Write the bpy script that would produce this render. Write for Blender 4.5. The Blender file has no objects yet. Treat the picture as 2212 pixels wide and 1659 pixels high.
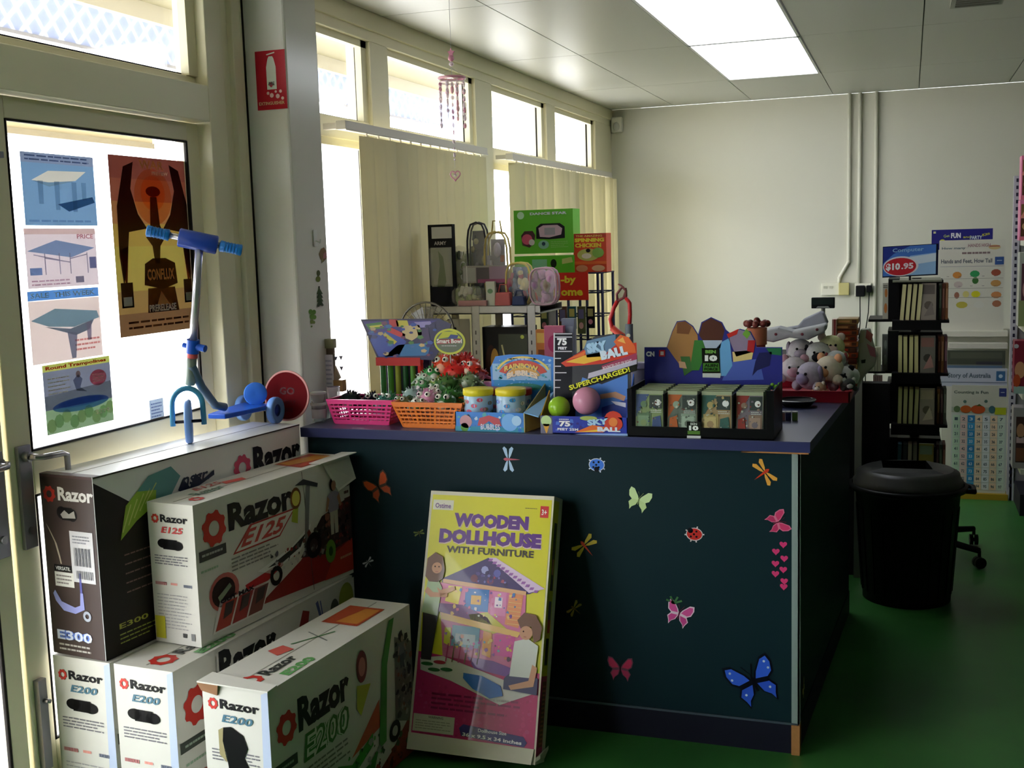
import bpy, math, random
from mathutils import Vector, Matrix
random.seed(7)
SC = bpy.context.scene
COL = SC.collection
V = Vector

# ---------------------------------------------------------------- camera
F_PX, CX, CY, CAM_H = 2446.84, 1106.0, 829.5, 1.58
AX = V((0.9440027, 0.0127331, -0.3296919))      # world X / Y / Z axes seen in camera space (right, down, forward)
AY = V((0.3286038, -0.1260477, 0.9360190))
AZ = V((-0.0296385, -0.9919425, -0.1231735))
cam_d = bpy.data.cameras.new('camera')
cam_d.sensor_fit = 'HORIZONTAL'; cam_d.sensor_width = 36.0; cam_d.lens = F_PX * 36.0 / 2212.0
cam_d.clip_start = 0.05; cam_d.clip_end = 200
cam = bpy.data.objects.new('camera', cam_d); COL.objects.link(cam)
right = V((AX[0], AY[0], AZ[0])); down = V((AX[1], AY[1], AZ[1])); fwd = V((AX[2], AY[2], AZ[2]))
M = Matrix((( right.x, -down.x, -fwd.x, 0), (right.y, -down.y, -fwd.y, 0), (right.z, -down.z, -fwd.z, 0), (0, 0, 0, 1)))
cam.matrix_world = Matrix.Translation((0, 0, CAM_H)) @ M
SC.camera = cam

# ---------------------------------------------------------------- exposure, sky, sun, daylight
SC.view_settings.view_transform = 'Standard'; SC.view_settings.look = 'None'
SC.view_settings.gamma = 1.0; SC.view_settings.exposure = 0.22; SC.view_settings.use_curve_mapping = False
world = bpy.data.worlds.new('overcast_sky'); SC.world = world; world.use_nodes = True
bg = world.node_tree.nodes['Background']
bg.inputs[0].default_value = (0.93, 0.96, 1.0, 1); bg.inputs[1].default_value = 11.0
SC.cycles.max_bounces = 8; SC.cycles.diffuse_bounces = 5; SC.cycles.glossy_bounces = 3
SC.cycles.transparent_max_bounces = 12; SC.cycles.transmission_bounces = 4
SC.cycles.sample_clamp_indirect = 6.0; SC.cycles.caustics_reflective = False; SC.cycles.caustics_refractive = False

def unproj(px, py):
    d = V(((px - CX), (py - CY), F_PX))
    return V((AX.dot(d), AY.dot(d), AZ.dot(d)))
def atY(px, py, y):
    d = unproj(px, py); t = y / d.y; return V((d.x * t, y, CAM_H + d.z * t))
def atX(px, py, x):
    d = unproj(px, py); t = x / d.x; return V((x, d.y * t, CAM_H + d.z * t))
def atZ(px, py, z):
    d = unproj(px, py); t = (z - CAM_H) / d.z; return V((d.x * t, d.y * t, z))

# ---------------------------------------------------------------- materials
def lin(c):
    c = c / 255.0
    return c / 12.92 if c <= 0.04045 else ((c + 0.055) / 1.055) ** 2.4
MATS = {}
def K(r, g, b, rough=0.55, metal=0.0, noise=0.0, nscale=20.0, trans=0.0, alpha=1.0, bump=0.0, spec=0.5, coat=0.0):
    key = (r, g, b, rough, metal, noise, nscale, trans, alpha, bump, spec, coat)
    if key in MATS: return MATS[key]
    m = bpy.data.materials.new('surface_%d_%d_%d' % (r, g, b)); m.use_nodes = True
    nt = m.node_tree; n = nt.nodes; p = n['Principled BSDF']; out = n['Material Output']
    col = (lin(r), lin(g), lin(b), 1)
    p.inputs['Base Color'].default_value = col
    p.inputs['Roughness'].default_value = rough; p.inputs['Metallic'].default_value = metal
    p.inputs['Specular IOR Level'].default_value = (0.12 if r+g+b < 130 else 0.3) if spec == 0.5 and metal == 0 else spec
    p.inputs['Coat Weight'].default_value = coat
    if noise or bump:
        tc = n.new('ShaderNodeTexCoord'); nz = n.new('ShaderNodeTexNoise')
        nz.inputs['Scale'].default_value = nscale; nz.inputs['Detail'].default_value = 5
        nt.links.new(tc.outputs['Object'], nz.inputs['Vector'])
        if noise:
            mx = n.new('ShaderNodeMix'); mx.data_type = 'RGBA'
            mx.inputs[6].default_value = tuple(v * (1 - noise) for v in col[:3]) + (1,)
            mx.inputs[7].default_value = tuple(min(1, v * (1 + noise)) for v in col[:3]) + (1,)
            nt.links.new(nz.outputs['Fac'], mx.inputs[0]); nt.links.new(mx.outputs[2], p.inputs['Base Color'])
        if bump:
            bp = n.new('ShaderNodeBump'); bp.inputs['Strength'].default_value = bump; bp.inputs['Distance'].default_value = 0.004
            nt.links.new(nz.outputs['Fac'], bp.inputs['Height']); nt.links.new(bp.outputs[0], p.inputs['Normal'])
    if trans:
        tl = n.new('ShaderNodeBsdfTranslucent'); tl.inputs[0].default_value = col
        ms = n.new('ShaderNodeMixShader'); ms.inputs[0].default_value = trans
        nt.links.new(p.outputs[0], ms.inputs[1]); nt.links.new(tl.outputs[0], ms.inputs[2]); nt.links.new(ms.outputs[0], out.inputs[0])
    if alpha < 1:
        tp = n.new('ShaderNodeBsdfTransparent'); ms = n.new('ShaderNodeMixShader'); ms.inputs[0].default_value = alpha
        src = out.inputs[0].links[0].from_socket
        nt.links.new(tp.outputs[0], ms.inputs[1]); nt.links.new(src, ms.inputs[2]); nt.links.new(ms.outputs[0], out.inputs[0])
    MATS[key] = m
    return m
def glass_mat(tint=(1, 1, 1), refl=0.06, name='glass'):
    m = bpy.data.materials.new(name); m.use_nodes = True; nt = m.node_tree; n = nt.nodes
    n.remove(n['Principled BSDF']); out = n['Material Output']
    tp = n.new('ShaderNodeBsdfTransparent'); tp.inputs[0].default_value = (*tint, 1)
    gl = n.new('ShaderNodeBsdfGlossy'); gl.inputs['Roughness'].default_value = 0.05
    ms = n.new('ShaderNodeMixShader'); ms.inputs[0].default_value = refl
    nt.links.new(tp.outputs[0], ms.inputs[1]); nt.links.new(gl.outputs[0], ms.inputs[2]); nt.links.new(ms.outputs[0], out.inputs[0])
    return m
def emit_mat(r, g, b, s, name='lamp_diffuser'):
    m = bpy.data.materials.new(name); m.use_nodes = True; nt = m.node_tree; n = nt.nodes
    p = n['Principled BSDF']; p.inputs['Base Color'].default_value = (0.8, 0.8, 0.8, 1)
    p.inputs['Emission Color'].default_value = (lin(r), lin(g), lin(b), 1); p.inputs['Emission Strength'].default_value = s
    return m

# ---------------------------------------------------------------- mesh builder
class MB:
    def __init__(s): s.v = []; s.f = []; s.m = []; s.sm = []; s.mats = []; s.T = None
    def mi(s, mat):
        if mat not in s.mats: s.mats.append(mat)
        return s.mats.index(mat)
    def add(s, vs, fs, mat, smooth=False):
        o = len(s.v); i = s.mi(mat)
        for p in vs:
            p = V(p)
            s.v.append(s.T @ p if s.T else p)
        for f in fs:
            s.f.append([k + o for k in f]); s.m.append(i); s.sm.append(smooth)
        return s
    def box(s, x0, y0, z0, x1, y1, z1, mat):
        return s.add([(x0,y0,z0),(x1,y0,z0),(x1,y1,z0),(x0,y1,z0),(x0,y0,z1),(x1,y0,z1),(x1,y1,z1),(x0,y1,z1)],
            [(0,3,2,1),(4,5,6,7),(0,1,5,4),(1,2,6,5),(2,3,7,6),(3,0,4,7)], mat)
    def bar(s, p, q, w, d, mat, up=V((0,0,1))):      # square bar from p to q
        p, q = V(p), V(q); a = (q - p).normalized(); u = a.cross(up)
        if u.length < 1e-4: u = a.cross(V((0, 1, 0)))
        u.normalize(); t = u.cross(a)
        c = [u*w/2+t*d/2, -u*w/2+t*d/2, -u*w/2-t*d/2, u*w/2-t*d/2]
        return s.add([p+k for k in c]+[q+k for k in c], [(0,1,2,3),(7,6,5,4),(0,4,5,1),(1,5,6,2),(2,6,7,3),(3,7,4,0)], mat)
    def quad(s, a, b, c, d, mat): return s.add([a, b, c, d], [(0, 1, 2, 3)], mat)
    def tube(s, pts, r, mat, n=8, closed=False):
        pts = [V(p) for p in pts]; rs = r if isinstance(r, (list, tuple)) else [r] * len(pts)
        vs = []; fs = []; N = len(pts); prev = None
        for i, p in enumerate(pts):
            a = pts[(i+1) % N] if (i < N-1 or closed) else p; b = pts[i-1] if (i > 0 or closed) else p
            t = (a - b)
            if t.length < 1e-9: t = V((0, 0, 1))
            t.normalize()
            if prev is None: u = t.orthogonal().normalized()
            else:
                u = prev - t * prev.dot(t)
                u = u.normalized() if u.length > 1e-6 else t.orthogonal().normalized()
            prev = u; w = t.cross(u)
            for k in range(n):
                an = 2*math.pi*k/n; vs.append(p + (u*math.cos(an) + w*math.sin(an))*rs[i])
        for i in range(N if closed else N-1):
            j = (i+1) % N
            for k in range(n): fs.append((i*n+k, i*n+(k+1) % n, j*n+(k+1) % n, j*n+k))
        if not closed: fs.append(tuple(range(n))[::-1]); fs.append(tuple((N-1)*n+k for k in range(n)))
        return s.add(vs, fs, mat, True)
    def cyl(s, p, q, r, mat, r1=None, n=20): 
        p, q = V(p), V(q); a = (q-p).normalized(); u = a.orthogonal().normalized(); w = a.cross(u); r1 = r if r1 is None else r1
        vs = [p+(u*math.cos(2*math.pi*k/n)+w*math.sin(2*math.pi*k/n))*r for k in range(n)]+[q+(u*math.cos(2*math.pi*k/n)+w*math.sin(2*math.pi*k/n))*r1 for k in range(n)]
        s.add(vs, [(k, (k+1) % n, n+(k+1) % n, n+k) for k in range(n)], mat, True)
        return s.add(vs[:n], [tuple(range(n))[::-1]], mat).add(vs[n:], [tuple(range(n))], mat)
    def lathe(s, prof, mat, c=(0,0,0), n=28, axis=None, smooth=True):
        c = V(c); R = V((0,0,1)).rotation_difference(V(axis)).to_matrix() if axis else Matrix.Identity(3)
        vs = []; fs = []
        for r, z in prof:
            for k in range(n): vs.append(c + R @ V((r*math.cos(2*math.pi*k/n), r*math.sin(2*math.pi*k/n), z)))
        for i in range(len(prof)-1):
            for k in range(n): fs.append((i*n+k, i*n+(k+1) % n, (i+1)*n+(k+1) % n, (i+1)*n+k))
        return s.add(vs, fs, mat, smooth)
    def ball(s, c, r, mat, n=14, sc=(1,1,1), m=9):
        c = V(c); vs = []; fs = []
        for i in range(m+1):
            a = math.pi*i/m
            for k in range(n):
                b = 2*math.pi*k/n; vs.append(c+V((r*sc[0]*math.sin(a)*math.cos(b), r*sc[1]*math.sin(a)*math.sin(b), r*sc[2]*math.cos(a))))
        for i in range(m):
            for k in range(n): fs.append((i*n+k, (i+1)*n+k, (i+1)*n+(k+1) % n, i*n+(k+1) % n))
        return s.add(vs, fs, mat, True)
    def prism(s, pts, off, mat):       # planar outline pts (3D) extruded by vector off
        n = len(pts); pts = [V(p) for p in pts]; off = V(off)
        return s.add(pts + [p+off for p in pts], [tuple(range(n)), tuple(range(2*n-1, n-1, -1))] + [(i, i+n, (i+1) % n+n, (i+1) % n) for i in range(n)], mat)
    def obj(s, name, parent=None, bevel=0.0, seg=2):
        me = bpy.data.meshes.new(name); me.from_pydata([tuple(v) for v in s.v], [], s.f)
        for m in s.mats: me.materials.append(m)
        me.polygons.foreach_set('material_index', s.m); me.polygons.foreach_set('use_smooth', s.sm)
        me.update()
        o = bpy.data.objects.new(name, me); COL.objects.link(o)
        if parent: o.parent = parent
        if bevel:
            b = o.modifiers.new('bevel', 'BEVEL'); b.width = bevel; b.segments = seg; b.limit_method = 'ANGLE'; b.angle_limit = math.radians(50)
        return o
TXT = {}
def text_geo(t, bold):
    k = (t, bold)
    if k in TXT: return TXT[k]
    cu = bpy.data.curves.new('lettering', 'FONT'); cu.body = t; cu.size = 1.0; cu.resolution_u = 2; cu.offset = bold
    cu.dimensions = '2D'; cu.fill_mode = 'BOTH'
    o = bpy.data.objects.new('lettering', cu); COL.objects.link(o)
    dg = bpy.context.evaluated_depsgraph_get(); dg.update(); me = o.evaluated_get(dg).to_mesh()
    vs = [(v.co.x, v.co.y) for v in me.vertices]; fs = [tuple(p.vertices) for p in me.polygons]
    o.evaluated_get(dg).to_mesh_clear(); bpy.data.objects.remove(o); bpy.data.curves.remove(cu)
    if not vs: vs = [(0, 0), (0.1, 0), (0, 0.1)]; fs = [(0, 1, 2)]
    x0 = min(v[0] for v in vs); x1 = max(v[0] for v in vs); y0 = min(v[1] for v in vs); y1 = max(v[1] for v in vs)
    TXT[k] = (vs, fs, x0, x1, y0, y1); return TXT[k]
class Cv:
    """flat print on a face: O lower left corner, U / W edge vectors (full width and height), fractions 0..1"""
    def __init__(s, mb, O, U, W, step=0.0007, mk=None):
        s.mb = mb; s.O = V(O); s.U = V(U); s.W = V(W); s.N = s.U.cross(s.W).normalized(); s.step = step
        s.w = s.U.length; s.h = s.W.length; s.mk = mk or (lambda c: K(*c, rough=0.45))
    def P(s, u, v, l): return s.O + s.U*u + s.W*v + s.N*(l*s.step)
    def mat(s, c): return s.mk(c) if isinstance(c, tuple) else c
    def poly(s, pts, c, l=1): s.mb.add([s.P(u, v, l) for u, v in pts], [tuple(range(len(pts)))], s.mat(c)); return s
    def rect(s, u0, v0, u1, v1, c, l=1): return s.poly([(u0,v0),(u1,v0),(u1,v1),(u0,v1)], c, l)
    def ell(s, u, v, ru, c, l=1, rv=None, n=20, rot=0):
        rv = ru*s.w/s.h if rv is None else rv
        return s.poly([(u+ru*math.cos(2*math.pi*k/n+rot), v+rv*math.sin(2*math.pi*k/n+rot)) for k in range(n)], c, l)
    def ring(s, u, v, ro, ri, c, l=1, n=20, teeth=0, asp=1.0):
        k = s.w/s.h*asp; vs = []; fs = []; 
        for i in range(n):
            a = 2*math.pi*i/n; r = ro*(1.0 if not teeth or (i*teeth*2//n) % 2 else 0.86)
            vs += [s.P(u+r*math.cos(a), v+r*k*math.sin(a), l), s.P(u+ri*math.cos(a), v+ri*k*math.sin(a), l)]
        for i in range(n): j = (i+1) % n; fs.append((2*i, 2*j, 2*j+1, 2*i+1))
        s.mb.add(vs, fs, s.mat(c)); return s
    def line(s, u0, v0, u1, v1, wd, c, l=1):     # wd in metres
        a = V(((u1-u0)*s.w, (v1-v0)*s.h)); 
        if a.length < 1e-9: return s
        a.normalize(); nx, ny = -a.y*wd/2/s.w, a.x*wd/2/s.h
        return s.poly([(u0+nx,v0+ny),(u0-nx,v0-ny),(u1-nx,v1-ny),(u1+nx,v1+ny)], c, l)
    def text(s, t, u, v, h, c, l=2, w=None, bold=0.02, shear=0.0, al='L', rot=0.0, arch=0.0):
        """h: height as a fraction of the face height; w: forced width fraction; u,v lower left (or centre for al='C')"""
        vs, fs, x0, x1, y0, y1 = text_geo(t, bold)
        hh = h*s.h; k = hh/max(1e-6, (y1-y0)); ww = (x1-x0)*k if w is None else w*s.w; kx = ww/max(1e-6, x1-x0)
        ox = -ww/2 if al == 'C' else 0; cr, sr = math.cos(rot), math.sin(rot); P = []
        for x, y in vs:
            X = (x-x0)*kx+ox; Y = (y-y0)*k; X += Y*shear
            if arch: Y -= arch*hh*((X-ox-ww/2)/(ww/2))**2
            P.append(s.P(u+(X*cr-Y*sr)/s.w, v+(X*sr+Y*cr)/s.h, l))
        s.mb.add(P, fs, s.mat(c)); return s
    def fleck(s, u0, v0, u1, v1, n, cols, l=2, size=0.04, seed=1):   # busy printed picture: small irregular patches
        r = random.Random(seed)
        for i in range(n):
            u, v = r.uniform(u0, u1), r.uniform(v0, v1); a0 = r.uniform(0, 6); k = r.randint(3, 6); su = size*r.uniform(0.4, 1.3)
            s.poly([(u+su*r.uniform(0.5, 1)*math.cos(a0+j*6.283/k), v+su*s.w/s.h*r.uniform(0.5, 1)*math.sin(a0+j*6.283/k)) for j in range(k)], cols[i % len(cols)], l+0.15*(i % 6))
        return s
    def lines(s, u0, v0, u1, v1, n, c, l=2, wd=0.4, jag=0.25, seed=1):   # rows of small print
        r = random.Random(seed); H = (v1-v0)/n
        for i in range(n):
            y = v1-(i+0.5)*H; x = u0; xe = u1-(u1-u0)*jag*r.random()
            while x < xe:
                L = min(xe-x, (u1-u0)*r.uniform(0.06, 0.2)); s.rect(x, y-H*wd/2, x+L*0.85, y+H*wd/2, c, l); x += L
        return s

# ---------------------------------------------------------------- bookkeeping
def tag(o, label, cat, group=None, kind=None):
    o['label'] = label; o['category'] = cat
    if group: o['group'] = group
    if kind: o['kind'] = kind
    return o
def thing(name, label, cat, loc=(0,0,0), rz=0.0, group=None, rot=None):
    o = bpy.data.objects.new(name, None); COL.objects.link(o); o.empty_display_size = 0.05
    o.location = loc; o.rotation_euler = rot if rot else (0, 0, rz)
    return tag(o, label, cat, group)
def struct(o):
    o['kind'] = 'structure'; return o
def plab(o, label): o['label'] = label; return o
def copy_tree(o, parent=None):
    c = o.copy(); COL.objects.link(c)
    if parent: c.parent = parent
    for ch in [x for x in list(COL.objects) if x.parent == o]: copy_tree(ch, c)
    return c
# ================================================================ SETTING
CEIL = 2.6; WX = -2.24; BY = 8.9
def tile_floor():
    m = bpy.data.materials.new('green_sheet_floor'); m.use_nodes = True; nt = m.node_tree; n = nt.nodes; p = n['Principled BSDF']
    tc = n.new('ShaderNodeTexCoord'); nz = n.new('ShaderNodeTexNoise'); nz.inputs['Scale'].default_value = 2.2; nz.inputs['Detail'].default_value = 6
    nt.links.new(tc.outputs['Object'], nz.inputs['Vector'])
    cr = n.new('ShaderNodeValToRGB'); e = cr.color_ramp.elements
    e[0].position = 0.3; e[0].color = (lin(42), lin(94), lin(42), 1); e[1].position = 0.75; e[1].color = (lin(58), lin(118), lin(54), 1)
    nt.links.new(nz.outputs['Fac'], cr.inputs[0]); nt.links.new(cr.outputs[0], p.inputs['Base Color'])
    p.inputs['Roughness'].default_value = 0.38; p.inputs['Specular IOR Level'].default_value = 0.35
    return m
b = MB(); b.box(-2.36, -3.2, -0.1, 4.8, BY+0.1, 0, tile_floor()); struct(b.obj('floor'))
m_wall = K(208, 206, 192, rough=0.5, noise=0.03, nscale=3)
b = MB(); b.box(-2.36, BY, 0, 4.8, BY+0.12, CEIL, m_wall); struct(b.obj('wall_back'))
m_dim = K(120, 118, 105, rough=0.8)
b = MB(); b.box(4.7, -3.2, 0, 4.8, BY, CEIL, m_dim); struct(b.obj('wall_right'))
b = MB(); b.box(-2.36, -3.2, 0, 4.7, -3.1, CEIL, m_dim); struct(b.obj('wall_front'))

# ceiling: slab, vinyl-faced tiles between joint lines, troffer openings
m_tile = K(192, 192, 184, rough=0.38, noise=0.02, nscale=2, spec=0.6)
m_joint = K(120, 118, 112, rough=0.6)
b = MB(); b.box(-2.36, -3.2, CEIL+0.012, 4.8, BY+0.1, CEIL+0.1, m_joint)
gx = [-2.36] + [-1.735+0.595*i for i in range(0, 11)] + [4.7]; gy = [-3.1, -2.56, -1.1, 0.36, 1.82, 3.28, 4.74, 6.2, 7.66, BY]
for i in range(len(gx)-1):
    for j in range(len(gy)-1):
        if abs(gx[i]+1.14) < 0.02 and j in (6, 7): continue
        x0, x1, y0, y1 = gx[i]+0.003, gx[i+1]-0.003, gy[j]+0.003, gy[j+1]-0.003
        if x1 <= x0: continue
        b.box(x0, y0, CEIL, x1, y1, CEIL+0.012, m_tile)
struct(b.obj('ceiling'))
m_lampframe = K(225, 225, 225, rough=0.4); m_diff = emit_mat(240, 246, 255, 5.0)
for j, lab in ((7, 'square fluorescent ceiling light nearest the back wall'), (6, 'fluorescent ceiling light cut off by the top of the photo')):
    t = thing('ceiling_light', lab, 'ceiling light', (-0.8425, (gy[j]+gy[j+1])/2, CEIL), group='recessed fluorescent panels')
    w, l = 0.2925, (gy[j+1]-gy[j])/2-0.004
    f = MB()
    f.box(-w, -l, -0.004, w, -l+0.014, 0.008, m_lampframe).box(-w, l-0.014, -0.004, w, l, 0.008, m_lampframe).box(-w, -l, -0.004, -w+0.014, l, 0.008, m_lampframe).box(w-0.014, -l, -0.004, w, l, 0.008, m_lampframe)
    f.obj('frame', t)
    d = MB(); d.box(-w+0.014, -l+0.014, 0.001, w-0.014, l-0.014, 0.009, m_diff); d.obj('diffuser', t)
t = thing('ceiling_vent', 'small grey ceiling vent at the top right edge', 'vent', (0.27, 5.55, CEIL))
MB().box(-0.11, -0.15, -0.02, 0.11, 0.15, 0, K(170, 170, 160)).obj('frame', t)
f = MB()
for i in range(5): f.box(-0.09, -0.12+i*0.052, -0.026, 0.09, -0.10+i*0.052, -0.02, K(110, 110, 100))
f.obj('slat', t)

# window wall
m_fr = K(232, 226, 198, rough=0.42, noise=0.03, nscale=6)
m_fr2 = K(224, 218, 188, rough=0.4)
m_gask = K(30, 26, 24, rough=0.5)
m_glass = glass_mat()
panes = [(3.93, 4.62), (4.80, 5.90), (6.16, 7.19), (7.38, 8.41)]
posts = [(3.36, 3.93), (4.62, 4.80), (5.90, 6.16), (7.19, 7.38), (8.41, BY)]
SILL, TR0, TR1, HEAD = 0.80, 2.035, 2.125, 2.475
b = MB()
b.box(WX-0.12, -3.2, HEAD, WX, BY, CEIL, m_fr)                                   # head beam
b.box(WX-0.02, 3.9, HEAD+0.045, WX+0.012, BY, CEIL, m_fr2)
for y0, y1 in posts: b.box(WX-0.12, y0, 0, WX, y1, HEAD, m_fr)
for y0, y1 in panes: b.box(WX-0.12, y0, 0, WX-0.0005, y1, SILL, m_fr)
for y0, y1 in ((-3.2, 0.10), (1.30, 1.40)): b.box(WX-0.12, y0, 0, WX, y1, HEAD, m_fr)
for y0, y1 in ((0.10, 1.30),): b.box(WX-0.12, y0, 0, WX-0.0005, y1, 0.30, m_fr)  # low wall under the added out-of-view window
for y0, y1 in panes: b.box(WX-0.10, y0, TR0, WX-0.015, y1, TR1, m_fr)
for y0, y1 in panes: b.box(WX-0.03, y0, SILL, WX+0.03, y1, SILL+0.025, m_fr2)
b.box(WX-0.10, 1.40, 2.015, WX+0.015, 3.36, 2.135, m_fr)                          # door head
b.box(WX-0.10, 1.40, 2.135, WX-0.03, 3.36, 2.165, m_fr2)
b.box(WX-0.08, 3.34, 0, WX+0.018, 3.44, HEAD, m_fr2)                              # jamb lips and grooves
b.box(WX-0.02, 3.445, 0, WX+0.001, 3.452, HEAD, m_gask)
b.box(WX-0.01, 3.50, 0, WX+0.022, 3.55, HEAD, m_fr2)
b.box(WX-0.01, 3.596, 0, WX+0.004, 3.606, HEAD, m_gask)
struct(b.obj('wall_left', bevel=0.004))
b = MB(); b.box(WX-0.01, 3.61, 0, -2.08, 3.852, CEIL, K(226, 224, 216, rough=0.22, noise=0.02, nscale=5))
struct(b.obj('trim_1', bevel=0.012, seg=3))      # the square column between door and windows
def pane(mb_frame, mb_glass, y0, y1, z0, z1, X=WX):
    g = 0.009
    for (a, c, d, e) in ((y0, z0, y1, z0+g), (y0, z1-g, y1, z1), (y0, z0, y0+g, z1), (y1-g, z0, y1, z1)):
        mb_frame.box(X-0.075, a, c, X-0.05, d, e, m_gask)
    mb_frame.box(X-0.05, y1-0.05, z0, X-0.02, y1, z1, m_fr2)
    mb_frame.box(X-0.05, y0, z0, X-0.02, y0+0.02, z1, m_fr2)
    mb_frame.box(X-0.05, y0, z1-0.03, X-0.02, y1, z1, m_fr2)
    mb_glass.box(X-0.066, y0+g, z0+g, X-0.061, y1-g, z1-g, m_glass)
for i, (y0, y1) in enumerate(panes):
    f, g = MB(), MB(); pane(f, g, y0, y1, TR1, HEAD); pane(f, g, y0, y1, SILL+0.025, TR0)
    o = struct(f.obj('window_%d' % (i+1))); g.obj('glass', o)
for i, (y0, y1) in enumerate(((0.10, 1.30),)):  # out-of-view window, added to let more daylight onto camera-facing surfaces
    f, g = MB(), MB(); pane(f, g, y0, y1, 0.30, HEAD); o = struct(f.obj('window_%d' % (i+6))); g.obj('glass', o)
f, g = MB(), MB(); pane(f, g, 1.40, 3.34, 2.165, HEAD); o = struct(f.obj('window_5')); g.obj('glass', o)

# doors
m_door = K(230, 222, 192, rough=0.38)
def door(name, y0, y1, glasses, stile=0.085):
    f, g = MB(), MB(); X0, X1 = WX-0.075, WX-0.03
    ys = (y0+stile, y1-0.065) if name == 'door_1' else (y0+0.065, y1-0.06)
    f.box(X0, y0, 0.01, X1, ys[0], 2.01, m_door).box(X0, ys[1], 0.01, X1, y1, 2.01, m_door)
    zz = [0.01] + [z for gl in glasses for z in gl] + [2.01]
    for k in range(0, len(zz), 2): f.box(X0, ys[0], zz[k], X1, ys[1], zz[k+1], m_door)
    for z0, z1 in glasses:
        g.box(X0+0.02, ys[0], z0, X0+0.026, ys[1], z1, m_glass)
        for (a, c, d, e) in ((ys[0], z0, ys[1], z0+0.007), (ys[0], z1-0.007, ys[1], z1), (ys[0], z0, ys[0]+0.007, z1), (ys[1]-0.01, z0, ys[1], z1)):
            f.box(X1-0.01, a, c, X1+0.002, d, e, m_gask)
    o = struct(f.obj(name, bevel=0.003)); g.obj('glass', o); return o
d1 = door('door_1', 2.372, 3.335, [(0.22, 0.93), (1.05, 1.95)])
d2 = door('door_2', 1.41, 2.355, [(0.14, 0.93), (1.05, 1.95)])
m_met = K(150, 148, 150, rough=0.3, metal=0.9); m_met2 = K(150, 148, 158, rough=0.4, metal=0.6)
def handle(y, sgn, par):
    h = MB(); X = WX-0.03
    h.box(X, y-0.024, 0.79, X+0.012, y+0.024, 1.075, m_met2)
    h.cyl((X+0.01, y, 1.045), (X+0.03, y, 1.045), 0.014, m_met)
    h.tube([(X+0.012, y, 1.045), (X+0.05, y, 1.045), (X+0.062, y+sgn*0.015, 1.043), (X+0.062, y+sgn*0.085, 1.04), (X+0.06, y+sgn*0.105, 1.033), (X+0.058, y+sgn*0.108, 0.99), (X+0.058, y+sgn*0.108, 0.955)], 0.0085, m_met, n=10)
    h.cyl((X+0.01, y, 0.84), (X+0.02, y, 0.84), 0.011, m_met)
    h.obj('door_handle', par, bevel=0.002)
handle(2.418, 1, d1); handle(2.315, -1, d2)
h = MB(); h.box(WX-0.03, 2.39, 0.16, WX-0.012, 2.42, 0.42, m_met2); h.tube([(WX-0.01, 2.405, 0.36), (WX+0.01, 2.405, 0.36)], 0.006, m_met); h.obj('door_bolt', d1)
h = MB(); h.box(WX-0.03, 2.352, 1.88, WX+0.02, 2.382, 2.0, m_met2); h.box(WX-0.03, 2.345, 1.84, WX+0.012, 2.40, 1.856, m_met2); h.obj('door_bolt', d1)

# outside: pavement, verandah roof with a pale hanging blind, building over the road
b = MB(); b.box(-60, -60, -0.2, -2.37, 70, -0.05, K(215, 212, 205, rough=0.9)); struct(b.obj('ground'))
b = MB(); b.box(-3.36, -4, 2.74, -2.37, 12, 2.79, K(140, 134, 112, rough=0.8)); b.box(-3.40, -4, 2.66, -3.36, 12, 2.80, K(185, 180, 170)); struct(b.obj('trim_2'))
# hanging blind of pale wired sheet along the verandah edge (translucent, diamond mesh)
def mesh_sheet():
    m = bpy.data.materials.new('pale_wired_sheet'); m.use_nodes = True; nt = m.node_tree; n = nt.nodes; p = n['Principled BSDF']; out = n['Material Output']
    tc = n.new('ShaderNodeTexCoord'); mp = n.new('ShaderNodeMapping'); mp.inputs['Rotation'].default_value = (math.radians(50), 0, 0); mp.inputs['Scale'].default_value = (1, 0.95, 0.85)
    w1 = n.new('ShaderNodeTexWave'); w1.bands_direction = 'Y'; w1.inputs['Scale'].default_value = 4.5
    w2 = n.new('ShaderNodeTexWave'); w2.bands_direction = 'Z'; w2.inputs['Scale'].default_value = 4.5
    nt.links.new(tc.outputs['Object'], mp.inputs[0]); nt.links.new(mp.outputs[0], w1.inputs[0]); nt.links.new(mp.outputs[0], w2.inputs[0])
    mx = n.new('ShaderNodeMath'); mx.operation = 'MAXIMUM'; nt.links.new(w1.outputs['Fac'], mx.inputs[0]); nt.links.new(w2.outputs['Fac'], mx.inputs[1])
    cr = n.new('ShaderNodeValToRGB'); e = cr.color_ramp.elements
    e[0].position = 0.80; e[0].color = (0.36, 0.39, 0.48, 1); e[1].position = 0.99; e[1].color = (0.66, 0.69, 0.76, 1)
    nt.links.new(mx.outputs[0], cr.inputs[0])
    tl = n.new('ShaderNodeBsdfTranslucent'); nt.links.new(cr.outputs[0], tl.inputs[0]); nt.links.new(cr.outputs[0], p.inputs['Base Color'])
    ms = n.new('ShaderNodeMixShader'); ms.inputs[0].default_value = 0.6
    nt.links.new(p.outputs[0], ms.inputs[1]); nt.links.new(tl.outputs[0], ms.inputs[2]); nt.links.new(ms.outputs[0], out.inputs[0]); return m
b = MB(); b.box(-3.46, -4, 2.50, -3.452, 12, 2.80, mesh_sheet()); b.box(-3.47, -4, 2.485, -3.44, 12, 2.50, K(150, 150, 165)); struct(b.obj('trim_3'))
b = MB(); b.box(-3.46, -4, 2.075, -3.40, 4.62, 2.165, K(196, 184, 160, rough=0.8)); b.box(-3.40, -4, 2.075, -3.39, 4.62, 2.10, K(150, 140, 125)); struct(b.obj('trim_4'))

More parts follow.
